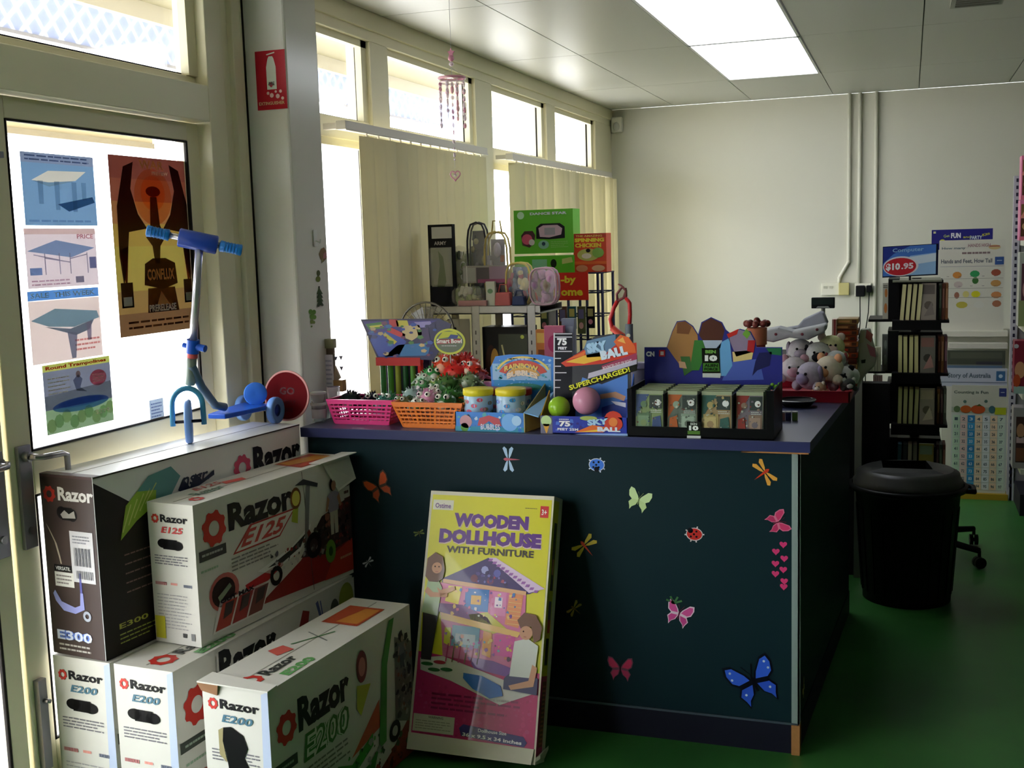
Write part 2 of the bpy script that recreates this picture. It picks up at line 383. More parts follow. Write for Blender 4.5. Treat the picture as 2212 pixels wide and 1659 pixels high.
# ================================================================ COUNTER
m_ctop = K(58, 62, 92, rough=0.32, noise=0.05, nscale=8)
m_cedge = K(42, 48, 92, rough=0.45)
m_cpan = K(17, 40, 46, rough=0.5, noise=0.06, nscale=5)
m_plinth = K(26, 28, 40, rough=0.5); m_alu = K(165, 180, 178, rough=0.35, metal=0.4); m_chip = K(170, 120, 70, rough=0.9, noise=0.2, nscale=60)
CT = 0.975
t = thing('shop_counter', 'dark teal shop counter with a navy top and insect stickers on its front', 'counter', (-1.1, 3.7, 0))
def cpos(o): o.location = -V(t.location); return o
def extr(mb, pts, z0, z1, mat): return mb.prism([(x, y, z0) for x, y in pts], (0, 0, z1-z0), mat)
body = [(-1.95, 3.40), (-0.305, 3.40), (-0.222, 4.80), (-0.95, 4.83), (-0.98, 4.05), (-1.95, 4.05)]
b = MB(); extr(b, body, 0.095, 0.942, m_cpan); cpos(b.obj('body', t))
b = MB(); extr(b, [(-1.955, 3.395), (-0.302, 3.395), (-0.219, 4.80), (-0.93, 4.82), (-0.96, 4.03), (-1.955, 4.03)], 0, 0.095, m_plinth)
b.box(-1.955, 3.391, 0.093, -0.302, 3.3955, 0.099, K(70, 82, 92, rough=0.3)); cpos(b.obj('plinth', t))
b = MB(); top = [(-1.965, 3.378), (-0.268, 3.378), (-0.187, 4.81), (-0.97, 4.85), (-1.0, 4.07), (-1.965, 4.07)]
extr(b, top, 0.973, 0.9750, m_ctop); extr(b, [(x*0.9998, y+0.0003) for x, y in top], 0.9425, 0.9728, m_cedge); cpos(b.obj('worktop', t))
b = MB(); b.box(-0.322, 3.393, 0.098, -0.298, 3.3995, 0.94, m_alu); b.box(-0.304, 3.393, 0.098, -0.2975, 3.42, 0.94, m_alu); cpos(b.obj('corner_strip', t))
b = MB(); b.prism([(-0.47, 3.379, 0.938), (-0.272, 3.379, 0.938), (-0.272, 3.379, 0.953), (-0.34, 3.379, 0.948)], (0, 0.03, 0), m_chip)
o = cpos(b.obj('chipped_edge', t)); plab(o, 'bare chipboard where the worktop edging broke off')
b = MB(); b.box(-0.322, 3.386, 0.0, -0.297, 3.43, 0.094, m_chip)
o = cpos(b.obj('chipped_edge', t)); plab(o, 'bare chipboard at the foot of the corner')
# taller dark cabinet that carries on the counter towards the back
t2 = thing('till_cabinet', 'taller dark till cabinet with a grey end post behind the red tray', 'cabinet', (-0.5, 5.5, 0))
b = MB(); b.box(-0.41, -0.15, 0, 0.30, 0.10, 1.03, K(34, 34, 34, rough=0.6)); b.obj('body', t2)
b = MB(); b.box(0.306, -0.14, 0.15, 0.425, -0.06, 0.90, K(24, 24, 24, rough=0.6)); b.obj('dark_filler', t2)  # dark filler block, added to darken the gap where bright wall showed
b = MB(); b.box(0.275, -0.19, 0.0, 0.305, -0.152, 1.03, K(120, 122, 112, rough=0.5)); b.obj('corner_post', t2)

# ---------------------------------------------------------------- insect stickers on the counter front
FY = 3.3988
def sticker(name, label, px, py, size, draw, group=None, plane='front'):
    p = atY(px, py, FY) if plane == 'front' else px
    s = size; mb = MB(); mb.T = None
    if plane == 'front': O, U, W = V((-s/2, 0, -s/2)), V((s, 0, 0)), V((0, 0, s))
    else: O, U, W = V((0, -s/2, -s/2)), V((0, s, 0)), V((0, 0, s))
    c = Cv(mb, O, U, W, step=0.0003, mk=lambda q: K(*q, rough=0.35)); draw(c)
    o = mb.obj(name); o.location = p; return tag(o, label, 'sticker', group)
def wing(c, pts, col, rim=None, l=1, cx=0.5, cy=0.5, rot=0.0, sc=1.0):
    def R(u, v): u, v = (u-0.5)*sc, (v-0.5)*sc; return (cx+u*math.cos(rot)-v*math.sin(rot), cy+u*math.sin(rot)+v*math.cos(rot))
    if rim:
        c.poly([R(*p) for p in pts], rim, l)
        mx = sum(p[0] for p in pts)/len(pts); my = sum(p[1] for p in pts)/len(pts)
        c.poly([R(mx+(p[0]-mx)*0.78, my+(p[1]-my)*0.78) for p in pts], col, l+1)
    else: c.poly([R(*p) for p in pts], col, l)
def dragonfly(w, bdy, rot, rim=None):
    def d(c):
        for sx in (1, -1):
            for up in (1, -1):
                pts = [(0.5, 0.5+0.02*up), (0.5+sx*0.14, 0.5+up*0.11), (0.5+sx*0.42, 0.5+up*0.22), (0.5+sx*0.49, 0.5+up*0.15), (0.5+sx*0.4, 0.5+up*0.05), (0.5+sx*0.15, 0.5+up*0.02)]
                wing(c, pts, w, rim, 1, rot=rot)
        wing(c, [(0.46, 0.52), (0.54, 0.52), (0.52, 0.2), (0.5, 0.02), (0.48, 0.2)], bdy, None, 3, rot=rot)
        wing(c, [(0.45, 0.5), (0.55, 0.5), (0.56, 0.62), (0.5, 0.7), (0.44, 0.62)], bdy, None, 4, rot=rot)
    return d
def butterfly(upc, lowc, rim, bdy, rot, spots=None):
    def d(c):
        for sx in (1, -1):
            wing(c, [(0.5, 0.5), (0.5+sx*0.08, 0.66), (0.5+sx*0.3, 0.92), (0.5+sx*0.46, 0.95), (0.5+sx*0.5, 0.78), (0.5+sx*0.44, 0.56), (0.5+sx*0.3, 0.46)], upc, rim, 1, rot=rot)
            wing(c, [(0.5, 0.5), (0.5+sx*0.3, 0.46), (0.5+sx*0.4, 0.3), (0.5+sx*0.32, 0.14), (0.5+sx*0.28, 0.0), (0.5+sx*0.22, 0.14), (0.5+sx*0.08, 0.26)], lowc, rim, 1, rot=rot)
            if spots:
                for (a, b2) in ((0.36, 0.8), (0.38, 0.66), (0.25, 0.3)):
                    u, v = sx*a-0.0, b2-0.5; c.ell(0.5+u*math.cos(rot)-v*math.sin(rot), 0.5+u*math.sin(rot)+v*math.cos(rot), 0.025, spots, 4, n=8)
        wing(c, [(0.48, 0.3), (0.52, 0.3), (0.53, 0.55), (0.5, 0.66), (0.47, 0.55)], bdy, None, 4, rot=rot)
        for sx in (1, -1): wing(c, [(0.5, 0.62), (0.5+sx*0.1, 0.85), (0.5+sx*0.12, 0.84), (0.515, 0.61)], bdy, None, 3, rot=rot)
    return d
def ladybird(colr, edge, rot):
    def d(c):
        for k in range(6):
            a = rot + math.radians((25, 60, 120, 155, 235, 305)[k]); c.line(0.5+0.3*math.cos(a), 0.5+0.24*math.sin(a), 0.5+0.47*math.cos(a), 0.5+0.4*math.sin(a), 0.004, edge, 1)
        c.ell(0.5, 0.5, 0.40, edge, 1, rv=0.32, rot=0); c.ell(0.5, 0.5, 0.36, colr, 2, rv=0.28)
        c.ell(0.5+0.32*math.cos(rot), 0.5+0.22*math.sin(rot), 0.13, (20, 20, 30), 3)
        for a, b2 in ((-0.15, 0.12), (0.1, 0.14), (-0.02, 0.0), (-0.17, -0.12), (0.1, -0.12)): c.ell(0.5+a, 0.5+b2, 0.055, (15, 15, 25), 3, n=10)
    return d
W_, PK = (225, 235, 245), (210, 60, 130)
sticker('dragonfly_sticker', 'pale blue dragonfly sticker high on the counter front, above the yellow box', 1098, 992, 0.085, dragonfly((175, 205, 235), (190, 90, 110), math.pi/2))
sticker('ladybird_sticker', 'blue ladybird sticker just under the counter top', 1289, 1004, 0.065, ladybird((60, 120, 220), (220, 230, 245), -1.6))
sticker('ladybird_sticker', 'red ladybird sticker with a white rim on the counter front', 1500, 1154, 0.065, ladybird((200, 45, 40), (225, 220, 220), 2.2))
sticker('dragonfly_sticker', 'orange and yellow dragonfly sticker beside the top of the metal corner strip', 1652, 1020, 0.085, dragonfly((225, 165, 70), (200, 60, 30), -0.9))
sticker('dragonfly_sticker', 'yellow and red dragonfly sticker to the right of the upper dollhouse box', 1262, 1178, 0.09, dragonfly((200, 175, 60), (200, 60, 40), 0.7))
sticker('dragonfly_sticker', 'small dull yellow dragonfly sticker beside the middle of the dollhouse box', 1240, 1314, 0.06, dragonfly((150, 130, 60), (120, 90, 40), 0.9))
sticker('butterfly_sticker', 'plain pale green butterfly sticker on the counter front', 1380, 1080, 0.075, butterfly((200, 225, 165), (190, 215, 150), None, (120, 140, 90), -0.3))
sticker('butterfly_sticker', 'pink butterfly sticker with white edges beside a green leafy sticker', 1467, 1326, 0.085, butterfly((210, 80, 150), (200, 70, 140), (225, 200, 215), (90, 30, 60), -0.3))
sticker('butterfly_sticker', 'dim pink butterfly sticker near the bottom of the counter front', 1340, 1444, 0.085, butterfly((190, 50, 90), (170, 50, 90), (110, 60, 80), (40, 20, 30), 0.0))
sticker('butterfly_sticker', 'big blue and black butterfly sticker near the lower right corner', 1628, 1472, 0.16, butterfly((50, 95, 215), (45, 85, 200), (14, 16, 28), (10, 10, 20), 0.45, spots=(200, 215, 235)))
sticker('butterfly_sticker', 'orange monarch butterfly sticker behind the stacked cartons', 818, 1052, 0.10, butterfly((190, 75, 30), (170, 70, 35), (75, 55, 45), (30, 20, 15), 0.5))
sticker('butterfly_sticker', 'pink cluster butterfly sticker above the little hearts', 1680, 1128, 0.07, butterfly((210, 60, 110), (190, 50, 100), (220, 120, 150), (110, 20, 50), -1.2))
def leafy(c):
    for k, a in enumerate((0.4, 1.1, 2.0, 2.7)): c.line(0.5, 0.35, 0.5+0.45*math.cos(a), 0.35+0.4*math.sin(a), 0.006, (70, 120, 70), 1)
    c.ell(0.5, 0.4, 0.16, (60, 110, 65), 2, rv=0.1)
sticker('leaf_sticker', 'small green leafy sticker just above the white-edged pink butterfly', 1456, 1297, 0.06, leafy)
sticker('dragonfly_sticker', 'tiny white dragonfly sticker low behind the cartons', 795, 1214, 0.045, dragonfly((190, 195, 200), (120, 125, 130), 0.7))
sticker('dragonfly_sticker', 'tiny greenish dragonfly sticker at the left edge of the dollhouse box', 905, 1151, 0.04, dragonfly((120, 140, 70), (90, 90, 40), 0.3))
def heart(c):
    pts = []
    for k in range(18):
        a = 2*math.pi*k/18; pts.append((0.5+0.03*16*math.sin(a)**3, 0.55+0.03*(13*math.cos(a)-5*math.cos(2*a)-2*math.cos(3*a)-math.cos(4*a))))
    c.poly(pts, (215, 60, 120), 1)
for k, (x, y, dn) in enumerate(((1692, 1177, 'topmost heart, right column'), (1676, 1192, 'highest heart of the left column'), (1694, 1207, 'second heart down the right column'), (1675, 1218, 'middle heart of the left column'), (1692, 1231, 'third heart down the right column'), (1675, 1240, 'lowest heart of the left column'), (1694, 1256, 'second lowest heart, right column'), (1693, 1268, 'lowest heart of all'))):
    sticker('heart_sticker', 'tiny pink heart sticker by the metal strip, ' + dn, x, y, 0.024, heart, 'pink heart stickers under the pink butterfly')
tag_s = sticker('butterfly_sticker', 'small yellow sticker on the counter side, low behind the corner', V((-0.2955, 3.50, 0.17)), 0, 0.06, butterfly((190, 170, 60), (170, 150, 60), None, (90, 80, 30), 0.6), plane='side')

# ================================================================ CARTONS (scooter boxes)
def ck(c): return K(*c, rough=0.4)
WH, GREY, RED, BLK = (205, 203, 195), (120, 120, 118), (190, 52, 44), (28, 28, 30)
def cog(c, u, v, r, col=RED, l=2): c.ring(u, v, r, r*0.42, col, l, n=32, teeth=8)
def brand(c, u, v, h, w, col=BLK, l=2, ring=RED, shear=0.0, shear2=0.0):
    """ring mark followed by the brand lettering; w: width fraction of the lettering"""
    r = h*0.62*c.h/c.w; cog(c, u+r, v+h*0.42, r, ring, l)
    c.text('Razor', u+2.35*r, v, h, col, l, w=w, bold=0.035, shear=shear)
def model(c, s, u, v, h, w, fill, edge, l=3, inner=(225, 225, 220), shear=0.35):
    c.text(s, u, v, h, edge, l, w=w, bold=0.03, shear=shear)
def end_face(c, mdl, mcol, hole='slot', text=BLK, bgc=None, notes=True):
    brand(c, 0.08, 0.865, 0.055, 0.60, text)
    model(c, mdl, 0.28, 0.79, 0.045, 0.46, mcol, mcol)
    if hole == 'slot':
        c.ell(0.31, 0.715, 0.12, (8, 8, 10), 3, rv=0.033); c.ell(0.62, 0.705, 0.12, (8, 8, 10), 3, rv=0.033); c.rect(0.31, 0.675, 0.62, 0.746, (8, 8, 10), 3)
    elif hole == 'torn':
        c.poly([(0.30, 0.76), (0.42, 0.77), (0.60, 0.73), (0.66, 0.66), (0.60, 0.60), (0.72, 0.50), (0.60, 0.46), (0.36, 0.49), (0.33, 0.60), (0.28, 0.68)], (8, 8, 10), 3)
        c.poly([(0.22, 0.74), (0.30, 0.76), (0.28, 0.68), (0.33, 0.56), (0.22, 0.60)], (150, 140, 100), 3)
    if notes:
        c.lines(0.1, 0.56, 0.88, 0.635, 4, (110, 108, 115), 2, seed=3); c.lines(0.08, 0.40, 0.35, 0.455, 1, (170, 110, 110), 2, seed=4)
        c.lines(0.42, 0.41, 0.6, 0.45, 1, (225, 150, 140), 2, seed=6); c.lines(0.70, 0.40, 0.92, 0.45, 1, (100, 105, 120), 2, seed=5)
        c.lines(0.1, 0.10, 0.86, 0.36, 11, (160, 158, 160), 2, wd=0.28, seed=9)
def carton(name, label, x, y, z, w, l, h, rz, draw, base=WH, end=None, topc=None, side=None, group='scooter cartons stacked by the door'):
    """x,y: near left corner; local x across, y along, z up"""
    o = thing(name, label, 'box', (x, y, z), rz, group=group)
    mb = MB(); e = 0.0015; m = K(*base, rough=0.42, noise=0.03, nscale=12)
    mb.box(0, 0, 0, w, l, h, m)
    mb.box(w*0.47, 0.02, h, w*0.49, l-0.02, h+0.0006, K(150, 148, 138)) if topc is None else None
    c_end = Cv(mb, (0, 0, 0), (w, 0, 0), (0, 0, h), mk=ck); c_side = Cv(mb, (w, 0, 0), (0, l, 0), (0, 0, h), mk=ck); c_top = Cv(mb, (0, 0, h), (w, 0, 0), (0, l, 0), mk=ck)
    draw(c_end, c_side, c_top)
    mb.obj('carton', o); return o, mb

def scooter_art(c, u, v, s, frame, l=4, seat=False):   # electric scooter drawn flat: deck, wheels, column, bar
    k = c.w/c.h
    def R(a, b2): return (u+a*s, v+b2*s*k)
    def poly(p, col, ll=l): c.poly([R(*q) for q in p], col, ll)
    poly([(-0.5, 0.02), (0.30, 0.0), (0.34, 0.09), (-0.1, 0.14), (-0.5, 0.16)], frame)
    poly([(-0.5, 0.14), (0.12, 0.12), (0.1, 0.17), (-0.5, 0.19)], (40, 40, 42), l+1)
    poly([(0.27, 0.1), (0.34, 0.08), (0.58, 0.92), (0.53, 0.93)], (80, 80, 85), l+1)
    poly([(0.30, 0.0), (0.34, 0.2), (0.52, 0.55), (0.56, 0.5), (0.44, 0.02)], frame, l+2)
    poly([(0.40, 0.98), (0.72, 0.9), (0.73, 0.94), (0.41, 1.02)], (30, 30, 32), l+2)
    for a, r in ((-0.42, 0.13), (0.47, 0.15)):
        q = R(a, 0.0); c.ring(q[0], q[1], r*s, r*s*0.55, (25, 25, 28), l+3, n=18); c.ring(q[0], q[1], r*s*0.5, r*s*0.2, (170, 170, 175), l+3, n=12)
    if seat: poly([(-0.3, 0.6), (0.0, 0.6), (0.02, 0.66), (-0.3, 0.68)], (30, 30, 32), l+2)
def kid_art(c, u, v, s, hair, skin, shirt, trousers, l=5):
    k = c.w/c.h
    def poly(p, col, ll): c.poly([(u+a*s, v+b2*s*k) for a, b2 in p], col, ll)
    poly([(-0.12, 0), (-0.02, 0), (0.0, 0.4), (0.02, 0), (0.13, 0), (0.14, 0.5), (-0.13, 0.5)], trousers, l)
    poly([(-0.16, 0.45), (0.16, 0.45), (0.2, 0.78), (0.06, 0.84), (-0.06, 0.84), (-0.2, 0.78)], shirt, l+1)
    poly([(-0.2, 0.78), (-0.28, 0.5), (-0.22, 0.48), (-0.13, 0.7)], skin, l+2); poly([(0.2, 0.78), (0.27, 0.52), (0.2, 0.5), (0.12, 0.7)], skin, l+2)
    c.ell(u, v+0.98*s*k, 0.115*s, hair, l+2, rv=0.135*s*k); c.ell(u+0.02*s, v+0.95*s*k, 0.08*s, skin, l+3, rv=0.1*s*k)

def art_brown(e, s, tp):
    B = (66, 52, 50)
    e.rect(0.01, 0.0, 0.99, 0.985, B, 1); e.rect(0.01, 0.985, 0.99, 1.0, (80, 60, 62), 1)
    brand(e, 0.05, 0.86, 0.075, 0.66, (225, 222, 222)); 
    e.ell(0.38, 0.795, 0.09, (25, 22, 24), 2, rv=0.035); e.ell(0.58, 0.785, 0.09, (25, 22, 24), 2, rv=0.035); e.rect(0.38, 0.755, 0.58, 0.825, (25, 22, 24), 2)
    e.poly([(0.36, 0.785), (0.44, 0.81), (0.52, 0.79), (0.62, 0.81), (0.64, 0.77), (0.4, 0.765)], (165, 160, 155), 3)
    e.rect(0.50, 0.42, 0.93, 0.70, (205, 203, 208), 3)
    for i in range(16): e.rect(0.56+i*0.02, 0.55-0.04, 0.565+i*0.02+0.006*(i % 3), 0.61, (90, 90, 98), 4); e.rect(0.58+i*0.02, 0.44, 0.586+i*0.02+0.005*(i % 2), 0.485, (90, 90, 98), 4)
    e.lines(0.55, 0.63, 0.88, 0.68, 3, (140, 140, 150), 4)
    e.rect(0.16, 0.47, 0.50, 0.505, (25, 25, 28), 3); e.text('VERSATIL', 0.19, 0.476, 0.02, (220, 220, 220), 4, w=0.28)
    e.rect(0.16, 0.385, 0.52, 0.465, (225, 223, 218), 3); e.lines(0.19, 0.395, 0.49, 0.455, 3, (140, 130, 130), 4)
    e.poly([(0.06, 0.73), (0.12, 0.70), (0.24, 0.62), (0.29, 0.55), (0.31, 0.51), (0.285, 0.51), (0.26, 0.55), (0.20, 0.63), (0.1, 0.70)], (190, 175, 160), 2)
    e.poly([(0.1, 0.34), (0.14, 0.36), (0.25, 0.30), (0.5, 0.275), (0.6, 0.29), (0.62, 0.36), (0.67, 0.36), (0.68, 0.27), (0.5, 0.24), (0.28, 0.25), (0.14, 0.30)], (150, 155, 215), 3)
    e.ring(0.72, 0.235, 0.075, 0.035, (170, 175, 190), 4, n=16); e.rect(0.62, 0.36, 0.66, 0.47, (95, 95, 170), 3)
    e.text('E300', 0.12, 0.085, 0.055, (95, 125, 205), 3, w=0.66, bold=0.08); e.text('E300', 0.12, 0.085, 0.055, (215, 222, 240), 4, w=0.66, bold=0.02)
    e.lines(0.14, 0.02, 0.75, 0.07, 2, (190, 185, 180), 3)
    # long side: white above, brown field to the lower left
    s.poly([(0.0, 0.0), (1.0, 0.0), (1.0, 0.42), (0.62, 0.46), (0.40, 0.60), (0.22, 0.72), (0.10, 0.86), (0.0, 0.97)], (40, 36, 33), 1)
    s.rect(0.0, 0.0, 0.985, 0.006, (30, 28, 26), 2); s.line(0.0, 0.995, 1.0, 0.995, 0.004, (60, 50, 46), 2)
    s.poly([(0.09, 0.62), (0.12, 0.80), (0.20, 0.90), (0.27, 0.88), (0.24, 0.76), (0.16, 0.70)], (150, 185, 60), 2)
    s.poly([(0.17, 0.86), (0.22, 0.93), (0.32, 0.95), (0.36, 0.88), (0.30, 0.76), (0.24, 0.72), (0.25, 0.84)], (95, 150, 150), 3)
    for k in range(5): s.line(0.10+k*0.025, 0.66+k*0.03, 0.14+k*0.028, 0.80+k*0.02, 0.004, (205, 215, 120), 3)
    s.lines(0.10, 0.30, 0.24, 0.56, 5, (120, 90, 85), 2, wd=0.15); s.text('E300', 0.06, 0.14, 0.03, (170, 170, 70), 2, w=0.12)
    s.lines(0.06, 0.05, 0.22, 0.12, 3, (150, 160, 70), 2, wd=0.3)
    s.poly([(0.345, 0.80), (0.37, 0.86), (0.40, 0.80), (0.43, 0.87), (0.46, 0.82), (0.52, 0.86), (0.52, 0.83), (0.44, 0.79), (0.38, 0.76)], (35, 45, 70), 3)
    s.text('nsgr.', 0.36, 0.79, 0.075, (40, 48, 72), 4, w=0.13, shear=0.3)
    s.ring(0.665, 0.82, 0.047, 0.02, (205, 75, 105), 3, n=32, teeth=9)
    s.text('Razor', 0.725, 0.74, 0.19, (35, 36, 42), 3, w=0.27, bold=0.05)
    tp.rect(0.0, 0.0, 1, 0.03, (80, 60, 60), 1)
A_ = carton('scooter_carton', 'dark brown scooter carton under the blue scooter, topmost against the door', -2.258, 2.464, 0.478, 0.198, 0.925, 0.512, math.radians(-6.4), art_brown, base=(222, 222, 220))

def art_e125(e, s, tp):
    end_face(e, 'E125', (190, 60, 60))
    e.rect(0.02, 0.03, 0.24, 0.19, (190, 185, 50), 3); e.rect(0.62, 0.055, 0.70, 0.085, (60, 60, 60), 3); e.rect(0.80, 0.04, 0.88, 0.09, (120, 120, 120), 3)
    s.poly([(0.33, 0.10), (1.0, 0.03), (1.0, 0.62), (0.80, 0.55), (0.62, 0.30)], (140, 45, 38), 1)
    s.poly([(0.62, 0.32), (0.78, 0.58), (1.0, 0.66), (1.0, 0.30), (0.8, 0.26)], (60, 40, 40), 2)
    s.poly([(0.78, 0.05), (1.0, 0.03), (1.0, 0.30), (0.86, 0.24)], (185, 62, 40), 2)
    s.poly([(0.60, 0.97), (0.76, 0.93), (0.75, 0.62), (0.65, 0.50), (0.60, 0.6)], (208, 206, 198), 2)
    cog(s, 0.105, 0.795, 0.068); s.text('Razor', 0.185, 0.73, 0.20, (45, 42, 42), 2, w=0.40, bold=0.045)
    s.rect(0.015, 0.59, 0.165, 0.665, (62, 62, 66), 2); s.lines(0.03, 0.61, 0.15, 0.65, 1, (170, 170, 170), 3)
    s.poly([(0.20, 0.555), (0.49, 0.555), (0.60, 0.73), (0.31, 0.73)], (170, 50, 48), 2); s.poly([(0.215, 0.567), (0.485, 0.567), (0.583, 0.718), (0.32, 0.718)], (216, 210, 205), 3)
    s.text('E125', 0.245, 0.585, 0.115, (185, 70, 66), 4, w=0.25, bold=0.03, shear=0.75)
    s.lines(0.19, 0.43, 0.5, 0.54, 4, (125, 122, 118), 2, seed=2); s.lines(0.02, 0.50, 0.12, 0.54, 1, (150, 175, 150), 2)
    s.ell(0.605, 0.80, 0.036, (120, 70, 30), 3, rv=0.085); s.ell(0.605, 0.80, 0.027, (215, 200, 90), 4, rv=0.06); s.poly([(0.58, 0.72), (0.62, 0.735), (0.61, 0.60), (0.57, 0.63)], (165, 180, 60), 3)
    s.ell(0.14, 0.32, 0.085, (175, 90, 82), 2, rv=0.135); s.ell(0.135, 0.32, 0.066, (48, 36, 32), 3, rv=0.105); s.poly([(0.10, 0.30), (0.17, 0.37), (0.18, 0.34), (0.11, 0.26)], (120, 135, 110), 4)
    s.poly([(0.26, 0.30), (0.50, 0.36), (0.50, 0.33), (0.34, 0.22), (0.28, 0.20)], (180, 40, 42), 3)
    s.poly([(0.34, 0.36), (0.56, 0.44), (0.70, 0.56), (0.69, 0.50), (0.62, 0.38), (0.42, 0.30)], (225, 225, 222), 3)
    s.poly([(0.40, 0.355), (0.55, 0.42), (0.66, 0.50), (0.62, 0.41), (0.5, 0.35)], (48, 46, 48), 4)
    s.poly([(0.645, 0.36), (0.67, 0.36), (0.705, 0.86), (0.69, 0.90), (0.675, 0.86)], (120, 120, 122), 4); s.poly([(0.60, 0.90), (0.66, 0.93), (0.76, 0.86), (0.755, 0.83), (0.67, 0.88)], (60, 60, 62), 5); s.fleck(0.64, 0.28, 0.80, 0.5, 40, [(40, 36, 36), (80, 70, 70), (150, 145, 140), (110, 40, 36), (60, 50, 52)], 4.2, 0.018, 6); s.fleck(0.80, 0.3, 0.99, 0.62, 50, [(50, 36, 36), (86, 60, 56), (120, 52, 44), (30, 28, 30), (140, 90, 76)], 2.3, 0.02, 9); s.fleck(0.42, 0.30, 0.62, 0.44, 24, [(60, 58, 60), (190, 188, 186), (150, 50, 48), (90, 88, 90)], 4.4, 0.012, 4)
    s.ring(0.71, 0.38, 0.055, 0.028, (30, 28, 28), 5, n=18); s.ring(0.45, 0.27, 0.04, 0.02, (30, 28, 28), 5, n=16)
    s.ell(0.83, 0.27, 0.038, (105, 150, 60), 4, rv=0.095); s.ell(0.83, 0.27, 0.015, (40, 80, 30), 5, rv=0.04)
    s.poly([(0.06, 0.05), (0.35, 0.05), (0.42, 0.26), (0.11, 0.26)], (222, 216, 210), 3)
    for k in range(3): s.poly([(0.075+k*0.095, 0.065), (0.16+k*0.095, 0.065), (0.21+k*0.095, 0.245), (0.125+k*0.095, 0.245)], ((165, 60, 45), (150, 55, 50), (120, 70, 60))[k], 4); s.poly([(0.12+k*0.095, 0.13), (0.17+k*0.095, 0.15), (0.19+k*0.095, 0.235), (0.14+k*0.095, 0.235)], (60, 50, 48), 5)
    s.text('OUT MAX', 0.11, 0.245, 0.035, (35, 32, 32), 6, w=0.2, bold=0.04)
    kid_art(s, 0.865, 0.40, 0.22, (40, 32, 30), (170, 125, 100), (150, 140, 160), (190, 185, 165), 5)
    s.lines(0.90, 0.15, 0.99, 0.2, 1, (205, 150, 120), 4); s.lines(0.95, 0.5, 0.995, 0.85, 6, (70, 30, 30), 4)
    s.line(0.655, 0.99, 0.70, 0.02, 0.003, (90, 80, 75), 2)
    cog(tp, 0.72, 0.09, 0.14); tp.mb; 
    t2 = Cv(tp.mb, tp.P(0.9, 0.0, 0), tp.W*1.0, -tp.U*0.9, step=0.0007, mk=ck)
    t2.N = V((0, 0, 1)); t2.text('Razor', 0.14, 0.34, 0.30, (110, 135, 120), 2, w=0.16, bold=0.02); t2.text('E125', 0.20, 0.68, 0.22, (190, 90, 85), 2, w=0.15, shear=0.4)
    t2.poly([(0.34, 0.55), (0.44, 0.45), (0.46, 0.65), (0.36, 0.78)], (215, 85, 80), 2)
    t2.poly([(0.70, 0.05), (0.96, 0.05), (0.97, 0.85), (0.72, 0.85)], (170, 62, 45), 2); t2.poly([(0.72, 0.45), (0.95, 0.12), (0.95, 0.6), (0.74, 0.8)], (200, 135, 60), 3)
B_, mbB = carton('scooter_carton', 'white and red scooter carton, on top beside the brown one', -2.028, 2.618, 0.478, 0.165, 0.775, 0.408, math.radians(-6.0), art_e125)
fl = MB(); fl.prism([(0.13, 0.60, 0.409), (0.175, 0.60, 0.409), (0.20, 0.775, 0.418), (0.13, 0.79, 0.412)], (0, 0, 0.003), K(*WH)); fl.prism([(0.166, 0.62, 0.408), (0.166, 0.775, 0.408), (0.19, 0.775, 0.33), (0.168, 0.70, 0.30)], (0.003, 0, 0), K(*WH)); fl.obj('flap', B_)

